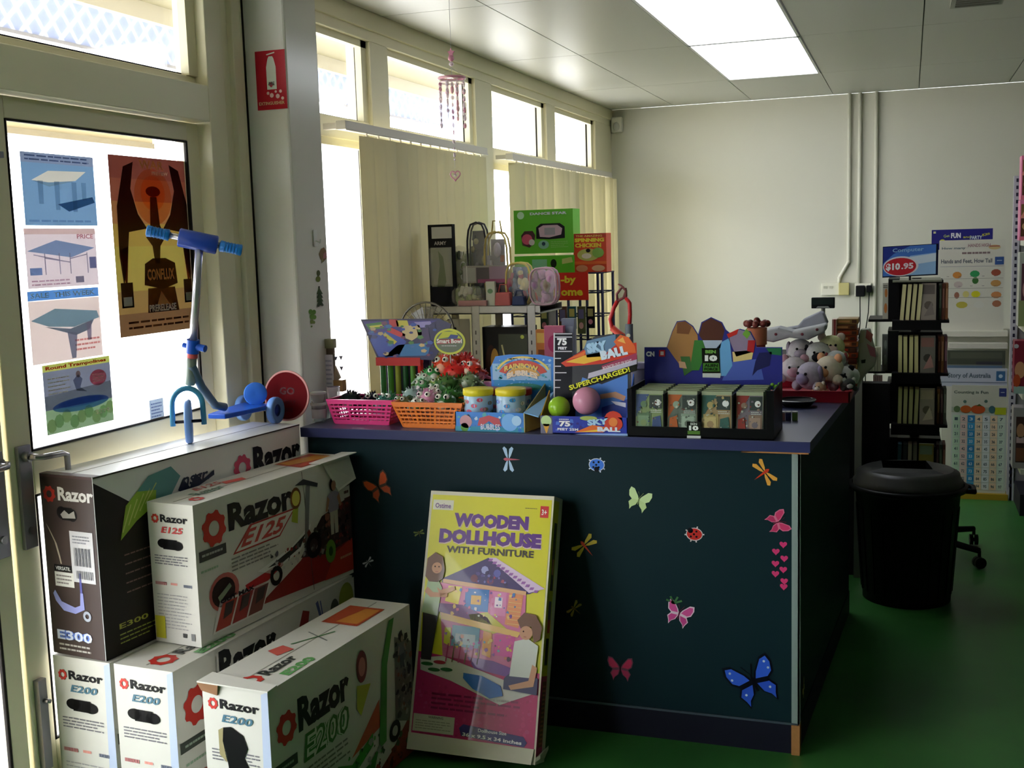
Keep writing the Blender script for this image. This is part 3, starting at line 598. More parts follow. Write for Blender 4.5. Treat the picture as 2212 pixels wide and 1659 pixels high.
def art_e200(front):
    def d(e, s, tp):
        end_face(e, 'E200', (70, 110, 130), hole='torn' if front == 'torn' else 'slot')
        e.poly([(0.85, 0.1), (1.0, 0.05), (1.0, 1.0), (0.9, 0.98)], (178, 190, 214), 1)
        if front == 'torn': e.text('E8', 0.46, 0.33, 0.03, (40, 40, 44), 4, w=0.12)
        cog(s, 0.095, 0.74, 0.062); s.text('Razor', 0.165, 0.66, 0.20, (42, 44, 42), 2, w=0.34, bold=0.05)
        s.text('E200', 0.185, 0.47, 0.165, (62, 125, 55), 2, w=0.30, bold=0.09, shear=0.15); s.text('E200', 0.185, 0.47, 0.165, (215, 218, 205), 3, w=0.30, bold=0.05, shear=0.15); s.text('E200', 0.185, 0.47, 0.165, (62, 110, 50), 4, w=0.30, bold=0.0, shear=0.15)
        s.rect(0.01, 0.50, 0.15, 0.565, (62, 68, 62), 2); s.lines(0.03, 0.515, 0.13, 0.55, 1, (150, 165, 150), 3)
        s.lines(0.19, 0.32, 0.50, 0.44, 4, (120, 120, 112), 2, seed=4); s.lines(0.03, 0.40, 0.13, 0.44, 1, (150, 175, 150), 2)
        s.ell(0.11, 0.22, 0.06, (150, 70, 55), 2, rv=0.12); s.ell(0.11, 0.22, 0.045, (50, 44, 38), 3, rv=0.095)
        s.ell(0.60, 0.80, 0.04, (120, 55, 45), 3, rv=0.10); s.ell(0.60, 0.80, 0.025, (190, 120, 110), 4, rv=0.06); s.poly([(0.56, 0.70), (0.66, 0.66), (0.58, 0.50), (0.55, 0.56)], (175, 175, 60), 3)
        s.poly([(0.50, 0.28), (0.72, 0.52), (0.72, 0.34)], (190, 92, 62), 2)
        s.poly([(0.60, 0.0), (1.0, 0.0), (1.0, 0.30), (0.80, 0.12)], (130, 62, 42), 2); s.poly([(0.84, 0.3), (1, 0.2), (1.0, 0.75), (0.86, 0.85)], (112, 112, 108), 2); s.fleck(0.85, 0.3, 0.99, 0.85, 60, [(60, 62, 66), (150, 150, 145), (90, 92, 100), (40, 42, 48), (120, 84, 70)], 2.3, 0.02, 5); s.fleck(0.38, 0.05, 0.72, 0.3, 50, [(60, 140, 55), (90, 170, 80), (50, 52, 50), (150, 155, 150), (46, 110, 46)], 4.4, 0.018, 7); s.fleck(0.66, 0.03, 0.98, 0.2, 36, [(110, 50, 36), (150, 74, 50), (80, 40, 32), (60, 90, 50)], 2.5, 0.02, 8)
        s.poly([(0.37, 0.20), (0.47, 0.14), (0.66, 0.26), (0.66, 0.34), (0.5, 0.24), (0.40, 0.30)], (70, 150, 60), 3); s.poly([(0.38, 0.12), (0.62, 0.16), (0.70, 0.22), (0.66, 0.10), (0.45, 0.04)], (60, 130, 55), 4)
        s.poly([(0.70, 0.20), (0.76, 0.22), (0.79, 0.7), (0.86, 0.98), (0.82, 0.98), (0.75, 0.75)], (70, 140, 62), 4)
        s.ring(0.83, 0.24, 0.045, 0.022, (30, 30, 30), 5, n=18); s.ring(0.50, 0.08, 0.03, 0.015, (30, 30, 30), 5, n=14); s.ell(0.83, 0.24, 0.02, (165, 168, 165), 5)
        kid_art(s, 0.91, 0.62, 0.13, (50, 44, 42), (150, 135, 125), (110, 112, 118), (70, 74, 90), 5)
        t2 = Cv(tp.mb, tp.P(1.0, 0.0, 0), tp.W*1.0, -tp.U*1.0, step=0.0007, mk=ck); t2.N = V((0, 0, 1))
        t2.ring(0.07, 0.42, 0.045, 0.02, RED, 2, n=24, teeth=8); t2.text('Razor', 0.125, 0.30, 0.20, (55, 58, 55), 2, w=0.19, bold=0.04)
        t2.text('E200', 0.15, 0.06, 0.16, (90, 150, 85), 2, w=0.18, bold=0.05); t2.poly([(0.30, 0.62), (0.38, 0.55), (0.40, 0.78), (0.33, 0.85)], (200, 90, 80), 2)
        t2.poly([(0.68, 0.22), (0.90, 0.22), (0.90, 0.82), (0.68, 0.82)], (178, 78, 52), 2); t2.poly([(0.70, 0.26), (0.88, 0.26), (0.88, 0.5), (0.7, 0.62)], (205, 135, 60), 3)
        t2.line(0.42, 0.7, 0.60, 0.4, 0.006, (80, 130, 80), 2); t2.line(0.5, 0.3, 0.56, 0.75, 0.005, (100, 105, 100), 2)
    return d
carton('scooter_carton', 'white carton with an oval hand hole, lowest one against the door', -2.252, 2.452, 0.001, 0.205, 0.90, 0.474, math.radians(-4), art_e200('a'))
def art_mid(e, s, tp):
    art_e200('a')(e, s, tp)
    s.poly([(0.19, 0.60), (0.95, 0.55), (1.0, 0.62), (1.0, 0.99), (0.19, 0.99)], WH, 9)
    s.text('Razor', 0.20, 0.76, 0.22, (35, 35, 36), 10, w=0.30, bold=0.05); s.poly([(0.62, 0.80), (0.66, 0.95), (0.70, 0.92), (0.68, 0.78)], (150, 60, 50), 10); s.line(0.77, 0.95, 0.80, 0.65, 0.006, (80, 90, 150), 10)
    s.poly([(0.74, 0.95), (0.79, 0.68), (0.80, 0.69), (0.755, 0.96)], (85, 95, 150), 10); s.ell(0.86, 0.82, 0.03, (95, 95, 88), 10, rv=0.09); s.ell(0.94, 0.86, 0.05, (150, 160, 60), 10, rv=0.12)
carton('scooter_carton', 'white carton with an oval hand hole, low between the other two bottom cartons', -2.036, 2.440, 0.001, 0.200, 0.925, 0.474, math.radians(-3.6), art_mid)
D_, mbD = carton('scooter_carton', 'white and green scooter carton with a torn hole in its end, nearest the dollhouse box', -1.720, 2.39, 0.001, 0.206, 0.74, 0.474, math.radians(-4.5), art_e200('torn'))
fl = MB(); fl.prism([(-0.006, -0.012, 0.476), (0.214, -0.010, 0.476), (0.214, 0.03, 0.478), (-0.004, 0.05, 0.478)], (0, 0, 0.004), K(*WH)); fl.prism([(-0.006, -0.012, 0.476), (0.06, -0.012, 0.476), (0.05, -0.004, 0.445), (0.0, -0.004, 0.452)], (0, 0.003, 0), K(150, 110, 80)); fl.obj('flap', D_)

# ================================================================ DOLLHOUSE BOX leaning on the counter
w, L, th = 0.418, 0.805, 0.094
o = thing('dollhouse_box', 'tall yellow and pink toy box leaning on the counter front', 'box', (-1.455, 3.048, 0.031), rot=(math.radians(-19.0), 0, 0))
mb = MB(); m = K(205, 200, 178, rough=0.4, noise=0.03, nscale=10)
mb.box(0, 0, 0.0, w, th, L, m)
def yk(c): return K(*c, rough=0.3, coat=0.2)
c = Cv(mb, (0, 0, 0), (w, 0, 0), (0, 0, L), mk=yk)
YE, PI_ = (206, 200, 42), (186, 44, 102)
c.rect(0.02, 0.31, 0.985, 0.985, YE, 1); c.rect(0.02, 0.055, 0.985, 0.31, PI_, 1)
c.poly([(0.02, 0.31), (0.35, 0.26), (0.75, 0.22), (0.985, 0.25), (0.985, 0.33), (0.02, 0.37)], PI_, 2)
c.rect(0.03, 0.925, 0.20, 0.965, (215, 212, 190), 2); c.text('Ostime', 0.05, 0.932, 0.02, (110, 70, 130), 3, w=0.13)
c.rect(0.90, 0.915, 0.965, 0.96, (200, 50, 50), 2); c.text('3+', 0.912, 0.925, 0.022, (240, 235, 230), 3, w=0.04); c.lines(0.78, 0.945, 0.88, 0.952, 1, (120, 110, 50), 2)
for dl, cc, off in ((2, (225, 200, 190), 0.0045), (3, (92, 48, 128), 0.0)):
    c.text('WOODEN', 0.515+off, 0.862-off, 0.055, cc, dl, w=0.60, bold=0.07, al='C'); c.text('DOLLHOUSE', 0.515+off, 0.795-off, 0.057, cc, dl, w=0.82, bold=0.07, al='C')
c.text('WITH FURNITURE', 0.525, 0.758, 0.027, (60, 52, 45), 3, w=0.70, bold=0.03, al='C')
# house
c.poly([(0.16, 0.655), (0.52, 0.748), (0.90, 0.63), (0.86, 0.62), (0.16, 0.64)], (58, 40, 100), 3)
c.poly([(0.52, 0.748), (0.58, 0.75), (0.98, 0.645), (0.86, 0.625)], (215, 190, 215), 4)
for k in range(12): c.poly([(0.53+k*0.034, 0.745-k*0.0098), (0.56+k*0.034, 0.745-k*0.0098), (0.55+k*0.034, 0.735-k*0.0098), (0.52+k*0.034, 0.735-k*0.0098)], (150, 95, 165), 5)
for q in ((0.5, 0.70, (150, 150, 200)), (0.55, 0.66, (95, 50, 90)), (0.42, 0.665, (110, 50, 70)), (0.60, 0.69, (90, 90, 170))): c.ell(q[0], q[1], 0.03, q[2], 4, n=8)
c.poly([(0.17, 0.655), (0.84, 0.63), (0.84, 0.615), (0.17, 0.64)], (215, 165, 120), 5)
c.poly([(0.14, 0.64), (0.84, 0.615), (0.86, 0.335), (0.22, 0.36)], (205, 110, 150), 4)
c.rect(0.36, 0.54, 0.55, 0.625, (45, 115, 185), 5); c.rect(0.41, 0.565, 0.49, 0.60, (225, 170, 60), 6); c.poly([(0.22, 0.63), (0.33, 0.63), (0.31, 0.56), (0.20, 0.57)], (225, 205, 80), 5)
c.rect(0.57, 0.53, 0.69, 0.62, (215, 130, 175), 5); c.rect(0.60, 0.56, 0.66, 0.60, (235, 215, 225), 6); c.poly([(0.71, 0.62), (0.82, 0.615), (0.80, 0.49), (0.69, 0.5)], (220, 140, 90), 5)
for k in range(7): c.line(0.71, 0.60-k*0.016, 0.81, 0.598-k*0.016, 0.0014, (235, 200, 130), 6)
c.poly([(0.12, 0.56), (0.35, 0.56), (0.55, 0.52), (0.60, 0.49), (0.12, 0.53)], (105, 50, 120), 6); c.poly([(0.18, 0.525), (0.82, 0.475), (0.80, 0.455), (0.18, 0.50)], (225, 180, 100), 7)
c.poly([(0.40, 0.525), (0.55, 0.54), (0.72, 0.48), (0.60, 0.46), (0.45, 0.48)], (195, 185, 60), 6)
c.rect(0.28, 0.40, 0.50, 0.48, (95, 150, 175), 6); c.rect(0.31, 0.41, 0.47, 0.45, (170, 185, 190), 7); c.poly([(0.53, 0.47), (0.60, 0.465), (0.60, 0.37), (0.53, 0.38)], (220, 150, 60), 6)
c.rect(0.62, 0.38, 0.78, 0.46, (205, 75, 150), 6); c.poly([(0.22, 0.47), (0.27, 0.47), (0.27, 0.4), (0.22, 0.41)], (225, 215, 60), 6)
for k in range(6): c.line(0.26+k*0.05, 0.41, 0.25+k*0.05, 0.34, 0.004, ((185, 60, 110), (120, 100, 70))[k % 2], 7)
c.poly([(0.42, 0.365), (0.62, 0.36), (0.84, 0.33), (0.82, 0.30), (0.48, 0.325)], (120, 70, 150), 7)
c.poly([(0.04, 0.345), (0.22, 0.36), (0.78, 0.285), (0.98, 0.26), (0.70, 0.20), (0.30, 0.27), (0.05, 0.30)], (205, 200, 190), 3)
c.poly([(0.40, 0.305), (0.55, 0.30), (0.70, 0.27), (0.72, 0.235), (0.62, 0.22), (0.48, 0.25), (0.40, 0.285)], (40, 105, 185), 8)
for u, v, q in ((0.10, 0.325, (55, 110, 60)), (0.2, 0.335, (170, 45, 60)), (0.26, 0.31, (50, 100, 60)), (0.16, 0.305, (60, 110, 60))): c.ell(u, v, 0.05, q, 4, rv=0.007)
c.fleck(0.22, 0.37, 0.80, 0.46, 46, [(215, 90, 150), (120, 160, 180), (225, 190, 90), (150, 90, 170), (205, 130, 100), (90, 60, 80)], 7.2, 0.018, 3); c.fleck(0.26, 0.52, 0.80, 0.62, 40, [(210, 110, 150), (60, 120, 180), (230, 190, 110), (120, 70, 150), (225, 215, 220)], 6.2, 0.016, 4); c.fleck(0.40, 0.65, 0.68, 0.69, 22, [(80, 60, 130), (120, 110, 180), (50, 30, 80), (150, 60, 90)], 4.3, 0.018, 5); c.fleck(0.04, 0.06, 0.96, 0.25, 120, [(198, 52, 112), (172, 40, 92), (190, 60, 116)], 1.1, 0.02, 6)
# two children beside the house
HA, SK = (110, 72, 50), (198, 145, 110)
c.poly([(0.05, 0.34), (0.13, 0.34), (0.16, 0.53), (0.03, 0.53)], (48, 44, 52), 8); c.poly([(0.02, 0.52), (0.15, 0.51), (0.17, 0.62), (0.12, 0.66), (0.05, 0.65)], (170, 190, 150), 9)
c.poly([(0.13, 0.62), (0.16, 0.61), (0.27, 0.63), (0.28, 0.615), (0.16, 0.585)], SK, 10); c.poly([(0.05, 0.62), (0.10, 0.60), (0.22, 0.60), (0.22, 0.585), (0.08, 0.58), (0.03, 0.60)], SK, 10)
c.poly([(0.025, 0.66), (0.03, 0.73), (0.09, 0.755), (0.155, 0.74), (0.18, 0.69), (0.17, 0.655), (0.13, 0.64), (0.06, 0.64)], HA, 10); c.ell(0.115, 0.695, 0.042, SK, 11)
c.ell(0.10, 0.70, 0.006, (50, 30, 25), 12); c.ell(0.132, 0.70, 0.006, (50, 30, 25), 12); c.line(0.105, 0.68, 0.13, 0.68, 0.0015, (150, 60, 60), 12)
c.poly([(0.72, 0.26), (0.98, 0.25), (1.0*0.98, 0.31), (0.80, 0.34), (0.72, 0.30)], (60, 58, 96), 9); c.poly([(0.76, 0.31), (0.95, 0.31), (0.965, 0.43), (0.88, 0.455), (0.78, 0.44)], (206, 208, 198), 10)
c.poly([(0.93, 0.36), (0.97, 0.35), (0.95, 0.28), (0.78, 0.26), (0.76, 0.275), (0.91, 0.30)], SK, 11)
c.poly([(0.79, 0.52), (0.84, 0.55), (0.93, 0.545), (0.985, 0.50), (0.975, 0.455), (0.93, 0.44), (0.90, 0.50), (0.82, 0.49)], HA, 11); c.ell(0.865, 0.475, 0.05, SK, 12); c.ell(0.845, 0.48, 0.006, (50, 30, 25), 13); c.line(0.85, 0.46, 0.87, 0.46, 0.0015, (150, 60, 60), 13)
c.lines(0.16, 0.155, 0.9, 0.225, 4, (135, 30, 80), 3, wd=0.45, jag=0.5); 
c.rect(0.03, 0.07, 0.36, 0.135, (205, 200, 175), 4); c.text('WARNING', 0.15, 0.122, 0.009, (110, 100, 90), 5, w=0.12); c.lines(0.05, 0.078, 0.34, 0.116, 4, (150, 145, 125), 5, wd=0.3)
c.poly([(0.40, 0.10), (0.43, 0.115), (0.90, 0.095), (0.93, 0.075), (0.91, 0.058), (0.42, 0.072)], (48, 40, 105), 4)
c.text('Dollhouse Size', 0.55, 0.093, 0.013, (225, 220, 225), 5, w=0.22); c.text('36 x 9.5 x 34 inches', 0.43, 0.072, 0.014, (235, 230, 235), 5, w=0.46, bold=0.03, rot=-0.03)
c2 = Cv(mb, (w, 0, 0), (0, th, 0), (0, 0, L), mk=yk)
c2.rect(0.0, 0.32, 0.60, 0.985, (212, 206, 44), 1); c2.rect(0, 0.03, 0.62, 0.32, (185, 50, 105), 1); c2.rect(0.15, 0.06, 0.55, 0.30, (120, 70, 45), 2)
for k in range(14): c2.rect(0.2, 0.07+k*0.016, 0.5, 0.077+k*0.016, (185, 120, 80), 3)
c2.rect(0.18, 0.36, 0.5, 0.46, (50, 42, 40), 2); c2.rect(0.2, 0.52, 0.5, 0.60, (85, 70, 120), 2); c2.rect(0.2, 0.48, 0.48, 0.53, (185, 60, 60), 3); c2.rect(0.2, 0.64, 0.52, 0.90, (75, 62, 70), 2); c2.rect(0.26, 0.70, 0.44, 0.76, (195, 120, 90), 3)
c3 = Cv(mb, (0, 0, L), (w, 0, 0), (0, th, 0), mk=yk); c3.rect(0.0, 0.05, 1, 1, (205, 200, 175), 1)
mb.obj('carton', o, bevel=0.0015)
fl = MB(); fl.prism([(0.0, -0.004, 0.0), (w-0.01, -0.008, 0.0), (w-0.005, -0.003, 0.045), (0, -0.001, 0.05)], (0, -0.002, 0), m); fl.prism([(w, 0.0, 0.02), (w+0.012, 0.01, 0.03), (w+0.012, th*0.95, 0.05), (w, th, 0.02)], (0, 0, -0.012), m); fl.obj('flap', o)
# ================================================================ BLUE SCOOTER on the brown carton
BL, BL2, LB = K(28, 84, 190, rough=0.3), K(38, 70, 165, rough=0.35), K(110, 150, 215, rough=0.35)
TEAL = K(70, 150, 190, rough=0.35); SIL = K(190, 190, 200, rough=0.25, metal=0.7)
o = thing('kick_scooter', 'blue three-wheeled kick scooter standing on the topmost cartons', 'scooter', (-2.11, 3.0, 0.99))
def SB(mb, name, par=o, **k):
    mb.v = [v - V(o.location) for v in mb.v]; return mb.obj(name, par, **k)
fc = atY(407, 838, 2.975); fw = V((-2.112, 2.955, 0.99+0.070)); up = atY(417, 742, 2.96); hb = atY(431, 522, 2.94)
HD = V((0.83, 0.55, 0)); ax = (hb-up).normalized(); sd = V((1, 0, -ax.x/ax.z)).normalized()
mb = MB(); mb.tube([up, up+(hb-up)*0.5, hb], 0.0125, SIL, n=12); SB(mb, 'steering_column')
mb = MB(); hl, hr = atY(316, 498, 2.86), atY(523, 541, 3.01)
mb.tube([hl+(hr-hl)*0.15, hl+(hr-hl)*0.9], 0.010, SIL, n=10); hbar = SB(mb, 'handlebar')
for a, z in ((0.0, 0.24), (0.76, 1.0)):
    mb = MB(); p, q = hl+(hr-hl)*a, hl+(hr-hl)*z; mb.tube([p, p+(q-p)*0.04, p+(q-p)*0.3, p+(q-p)*0.7, q-(q-p)*0.04, q], [0.012, 0.018, 0.0155, 0.0155, 0.018, 0.012], K(30, 120, 205, rough=0.4), n=14)
    for k in range(5): r = p+(q-p)*(0.2+0.14*k); mb.tube([r, r+(q-p)*0.04], 0.0175, K(25, 105, 190, rough=0.4), n=12)
    g = SB(mb, 'grip'); 
mb = MB(); p, q = hl+(hr-hl)*0.33, hl+(hr-hl)*0.74; mb.tube([p, p+(q-p)*0.03, q-(q-p)*0.03, q], [0.024, 0.028, 0.028, 0.024], BL2, n=8); SB(mb, 'bar_pad')
mb = MB(); mb.cyl(up-ax*0.03, up+ax*0.012, 0.02, BL); mb.cyl(up-ax*0.008+sd*0.012, up-ax*0.008+sd*0.045, 0.011, BL); mb.cyl(up-ax*0.012-sd*0.012, up-ax*0.012-sd*0.034, 0.008, BL); SB(mb, 'clamp', bevel=0.002)
mb = MB(); mb.cyl(up-ax*0.045, up-ax*0.03, 0.0165, K(205, 90, 90)); SB(mb, 'collar')
mb = MB(); mb.tube([up-ax*0.045, fc+V((0, 0.01, 0.012))], 0.0155, K(120, 135, 125, rough=0.4), n=12); SB(mb, 'head_tube')
mb = MB()
for s_ in (-1,):
    pts = []
    for k in range(13):
        a = math.pi*k/12; pts.append(fw+HD*(math.cos(a)*0.046)+V((0, 0, 0.052+math.sin(a)*0.052)))
    pts = [fw+HD*0.047+V((0, 0, -0.012))]+pts+[fw-HD*0.047+V((0, 0, -0.012))]; mb.tube(pts, 0.0085, TEAL, n=10)
mb.tube([fw-HD*0.047, fw+HD*0.047], 0.005, K(40, 40, 45), n=8); SB(mb, 'fork')
def wheel(c, r, w, name='wheel', axis=(1, 0.05, 0)):
    mb = MB(); prof = [(r*0.45, -w*0.35), (r*0.8, -w*0.35), (r*0.93, -w*0.5), (r, -w*0.25), (r, w*0.25), (r*0.93, w*0.5), (r*0.8, w*0.35), (r*0.45, w*0.35)]
    mb.lathe(prof, LB, c, n=28, axis=axis); wo = SB(mb, name)
    mb = MB(); mb.lathe([(0.0, -w*0.42), (r*0.2, -w*0.42), (r*0.25, -w*0.3), (r*0.5, -w*0.3), (r*0.5, w*0.3), (r*0.25, w*0.3), (r*0.2, w*0.42), (0, w*0.42)], BL2, c, n=20, axis=axis)
    mb.v = [v - V(o.location) for v in mb.v]; mb.obj('hub', wo)
wheel(fw, 0.069, 0.022, axis=HD)
ra, rb = atY(594, 873, 3.36), V((-2.192, 3.39, 1.037)); ra = V((ra.x, ra.y, 0.99+0.046))
wheel(ra, 0.046, 0.026); wheel(rb, 0.045, 0.024)
mb = MB(); mb.tube([ra, rb], 0.006, SIL); SB(mb, 'axle')
j0, j1, j2 = up-ax*0.07, atY(465, 878, 3.10), (ra+rb)/2+V((0, -0.03, 0.004))
mb = MB(); mb.tube([j0, j0+(j1-j0)*0.5+V((0, -0.012, 0)), j1+V((0, 0, 0.004)), j1+V((0.01, 0.04, -0.008))], 0.0135, K(80, 105, 130, rough=0.35), n=12)
mb.prism([j0+V((0, 0.004, -0.0)), fc+V((0, 0.012, 0.02)), (j0+j1)/2+V((0, 0, 0))], (0.004, 0, 0), K(120, 140, 130)); SB(mb, 'main_tube')
mb = MB(); dz = V((0, 0, 0.008)); a = V((j1.x, j1.y+0.0, 1.045))
mb.prism([a+V((-0.03, 0.0, 0)), a+V((0.035, 0.0, 0)), a+V((0.052, 0.10, 0.0)), ra+V((-0.01, -0.045, 0.006)), ra+V((-0.03, 0.01, 0.006)), rb+V((0.02, 0.0, 0.006)), rb+V((0.012, -0.06, 0.006)), a+V((-0.045, 0.10, 0))], (0, 0, 0.016), BL); SB(mb, 'footboard', bevel=0.003)
mb = MB(); sc_ = (ra+rb)/2+V((0.0, -0.02, 0.05)); mb.lathe([(0.0, -0.004), (0.02, -0.002), (0.036, 0.003), (0.040, 0.008), (0.038, 0.010), (0.0, 0.004)], K(60, 120, 215, rough=0.35), sc_+V((0, 0, 0.006)), n=28, axis=(0.62, -0.78, 0.1)); SB(mb, 'rear_shield')

# red round disc leaning behind it
o2 = thing('round_sign', 'red round sign standing on the carton end behind the scooter wheel', 'sign', (-2.035, 3.41, 0.991), rot=(math.radians(-5), 0, 0))
mb = MB(); mb.cyl((0, 0, 0.088), (0, 0.006, 0.088), 0.088, K(200, 140, 135, rough=0.8), n=48); c = Cv(mb, (-0.088, 0, 0), (0.176, 0, 0), (0, 0, 0.176)); c.ell(0.5, 0.5, 0.465, K(88, 5, 12, rough=0.85), 1, n=48)
for a, b2, d in ((0.33, 0.52, 0.34), (0.30, 0.33, 0.4), (0.36, 0.18, 0.26)): c.text({0.52: 'GO', 0.33: 'SLOWLY', 0.18: 'INSIDE'}[b2], 0.52, b2, 0.15 if b2 > 0.5 else 0.085, (70, 12, 18), 2, w=d, al='C', bold=0.03)
mb.obj('disc', o2)

# ================================================================ POSTERS on the door glass
INKS = {}
def ink(q):      # printing ink: tints the paper below it
    if q not in INKS:
        m = bpy.data.materials.new('printing_ink'); m.use_nodes = True; nt = m.node_tree; n = nt.nodes; n.remove(n['Principled BSDF'])
        tp = n.new('ShaderNodeBsdfTransparent'); tp.inputs[0].default_value = (lin(q[0]), lin(q[1]), lin(q[2]), 1)
        nt.links.new(tp.outputs[0], n['Material Output'].inputs[0]); INKS[q] = m
    return INKS[q]
LT = K(225, 215, 190, trans=0.6); LTO = K(215, 150, 70, trans=0.6)
from mathutils.geometry import tessellate_polygon
def holed(c, outer, hole, col, l=1):
    tris = tessellate_polygon([[V((u, v, 0)) for u, v in outer], [V((u, v, 0)) for u, v in hole]]); pts = outer+hole
    c.mb.add([c.P(u, v, l) for u, v in pts], [tuple(t) for t in tris], c.mat(col))
def poster(name, label, tl, tr, bl, draw, X=-2.289, trans=0.5, base=(220, 220, 220), group=None, cat='poster'):
    a, b2, c0 = atX(*tl, X), atX(*tr, X), atX(*bl, X)
    y0, y1 = a.y, b2.y; z1, z0 = (a.z+b2.z)/2, c0.z
    mk = ink
    mb = MB(); mb.box(-0.0004, 0, 0, 0, y1-y0, z1-z0, K(*base, rough=0.5, trans=trans)); c = Cv(mb, (0, 0, 0), (0, y1-y0, 0), (0, 0, z1-z0), step=0.00025, mk=mk); draw(c)
    p = mb.obj(name); p.location = (X, y0, z0); return tag(p, label, cat, group)
def tb(c, top, legs, v0, thick=0.01, fan=False):
    c.poly([(0.12, v0), (0.35, v0+0.14), (0.88, v0+0.16), (0.72, v0+0.02), (0.35, v0-0.08)], top, 3)
    for u, l in ((0.2, 0.32), (0.42, 0.4), (0.66, 0.42), (0.8, 0.25)): c.poly([(u, v0), (u+0.07, v0), (u+0.06, v0-l), (u, v0-l)], legs, 2)
def p1(c):
    holed(c, [(0,0),(1,0),(1,0.86),(0,0.86)], [(0.12, 0.62), (0.35, 0.76), (0.88, 0.78), (0.72, 0.64), (0.35, 0.60)], (135, 175, 215)); c.rect(0, 0.86, 1, 1, (150, 165, 195), 1); c.lines(0.05, 0.88, 0.95, 0.98, 2, (120, 140, 175), 2)
    tb(c, (235, 232, 222), (205, 215, 222), 0.62); c.poly([(0.45, 0.3), (0.95, 0.42), (0.98, 0.34), (0.6, 0.2)], (90, 120, 150), 2); c.lines(0.05, 0.03, 0.95, 0.1, 1, (200, 210, 225), 2)
def p2(c):
    c.rect(0, 0, 1, 1, (222, 208, 214), 1); c.rect(0, 0.90, 1, 1, (232, 214, 205), 2); c.poly([(0.02, 0.62), (0.42, 0.80), (0.97, 0.66), (0.62, 0.50)], (135, 165, 200), 3)
    for u in (0.25, 0.45, 0.6, 0.85): c.line(u, 0.58, u, 0.22, 0.004, (150, 150, 170), 3)
    for u0, v0, u1, v1 in ((0.25, 0.5, 0.6, 0.42), (0.1, 0.56, 0.45, 0.46), (0.6, 0.48, 0.85, 0.55)): c.line(u0, v0, u1, v1, 0.003, (160, 160, 180), 3)
    c.text('PRICE', 0.72, 0.82, 0.08, (190, 120, 130), 4, w=0.24); c.rect(0.04, 0.22, 0.2, 0.34, (120, 150, 195), 3); c.rect(0.88, 0.3, 0.98, 0.5, (110, 120, 160), 3); c.lines(0.05, 0.03, 0.6, 0.15, 2, (190, 160, 175), 3); c.rect(0.66, 0.06, 0.78, 0.17, (130, 130, 150), 3)
def p3(c):
    c.rect(0, 0, 1, 0.86, (224, 206, 200), 1); c.rect(0, 0.87, 1, 1, (90, 140, 205), 1); c.text('SALE  THIS WEEK', 0.04, 0.90, 0.07, LT, 2, w=0.9)
    c.poly([(0.02, 0.60), (0.35, 0.74), (0.95, 0.66), (0.98, 0.56), (0.60, 0.46), (0.25, 0.50)], (125, 165, 185), 3); c.poly([(0.2, 0.5), (0.55, 0.44), (0.9, 0.54), (0.82, 0.40), (0.62, 0.34)], (110, 130, 150), 2)
    c.poly([(0.5, 0.4), (0.64, 0.38), (0.60, 0.02), (0.54, 0.02)], (130, 140, 165), 2); c.poly([(0.78, 0.5), (0.86, 0.52), (0.84, 0.25), (0.79, 0.25)], (150, 150, 175), 2); c.lines(0.6, 0.1, 0.98, 0.3, 3, (215, 150, 150), 3)
poster('table_poster', 'faded blue poster of a white-topped table, topmost on the door glass', (42, 326), (200, 340), (49, 487), p1, trans=0.42)
poster('table_poster', 'washed-out pinkish poster of a table tennis table, middle of the door glass', (50, 489), (205, 497), (57, 625), p2, trans=0.5)
poster('table_poster', 'washed-out poster of a pool table with a blue heading band', (58, 628), (212, 622), (70, 790), p3, trans=0.5)
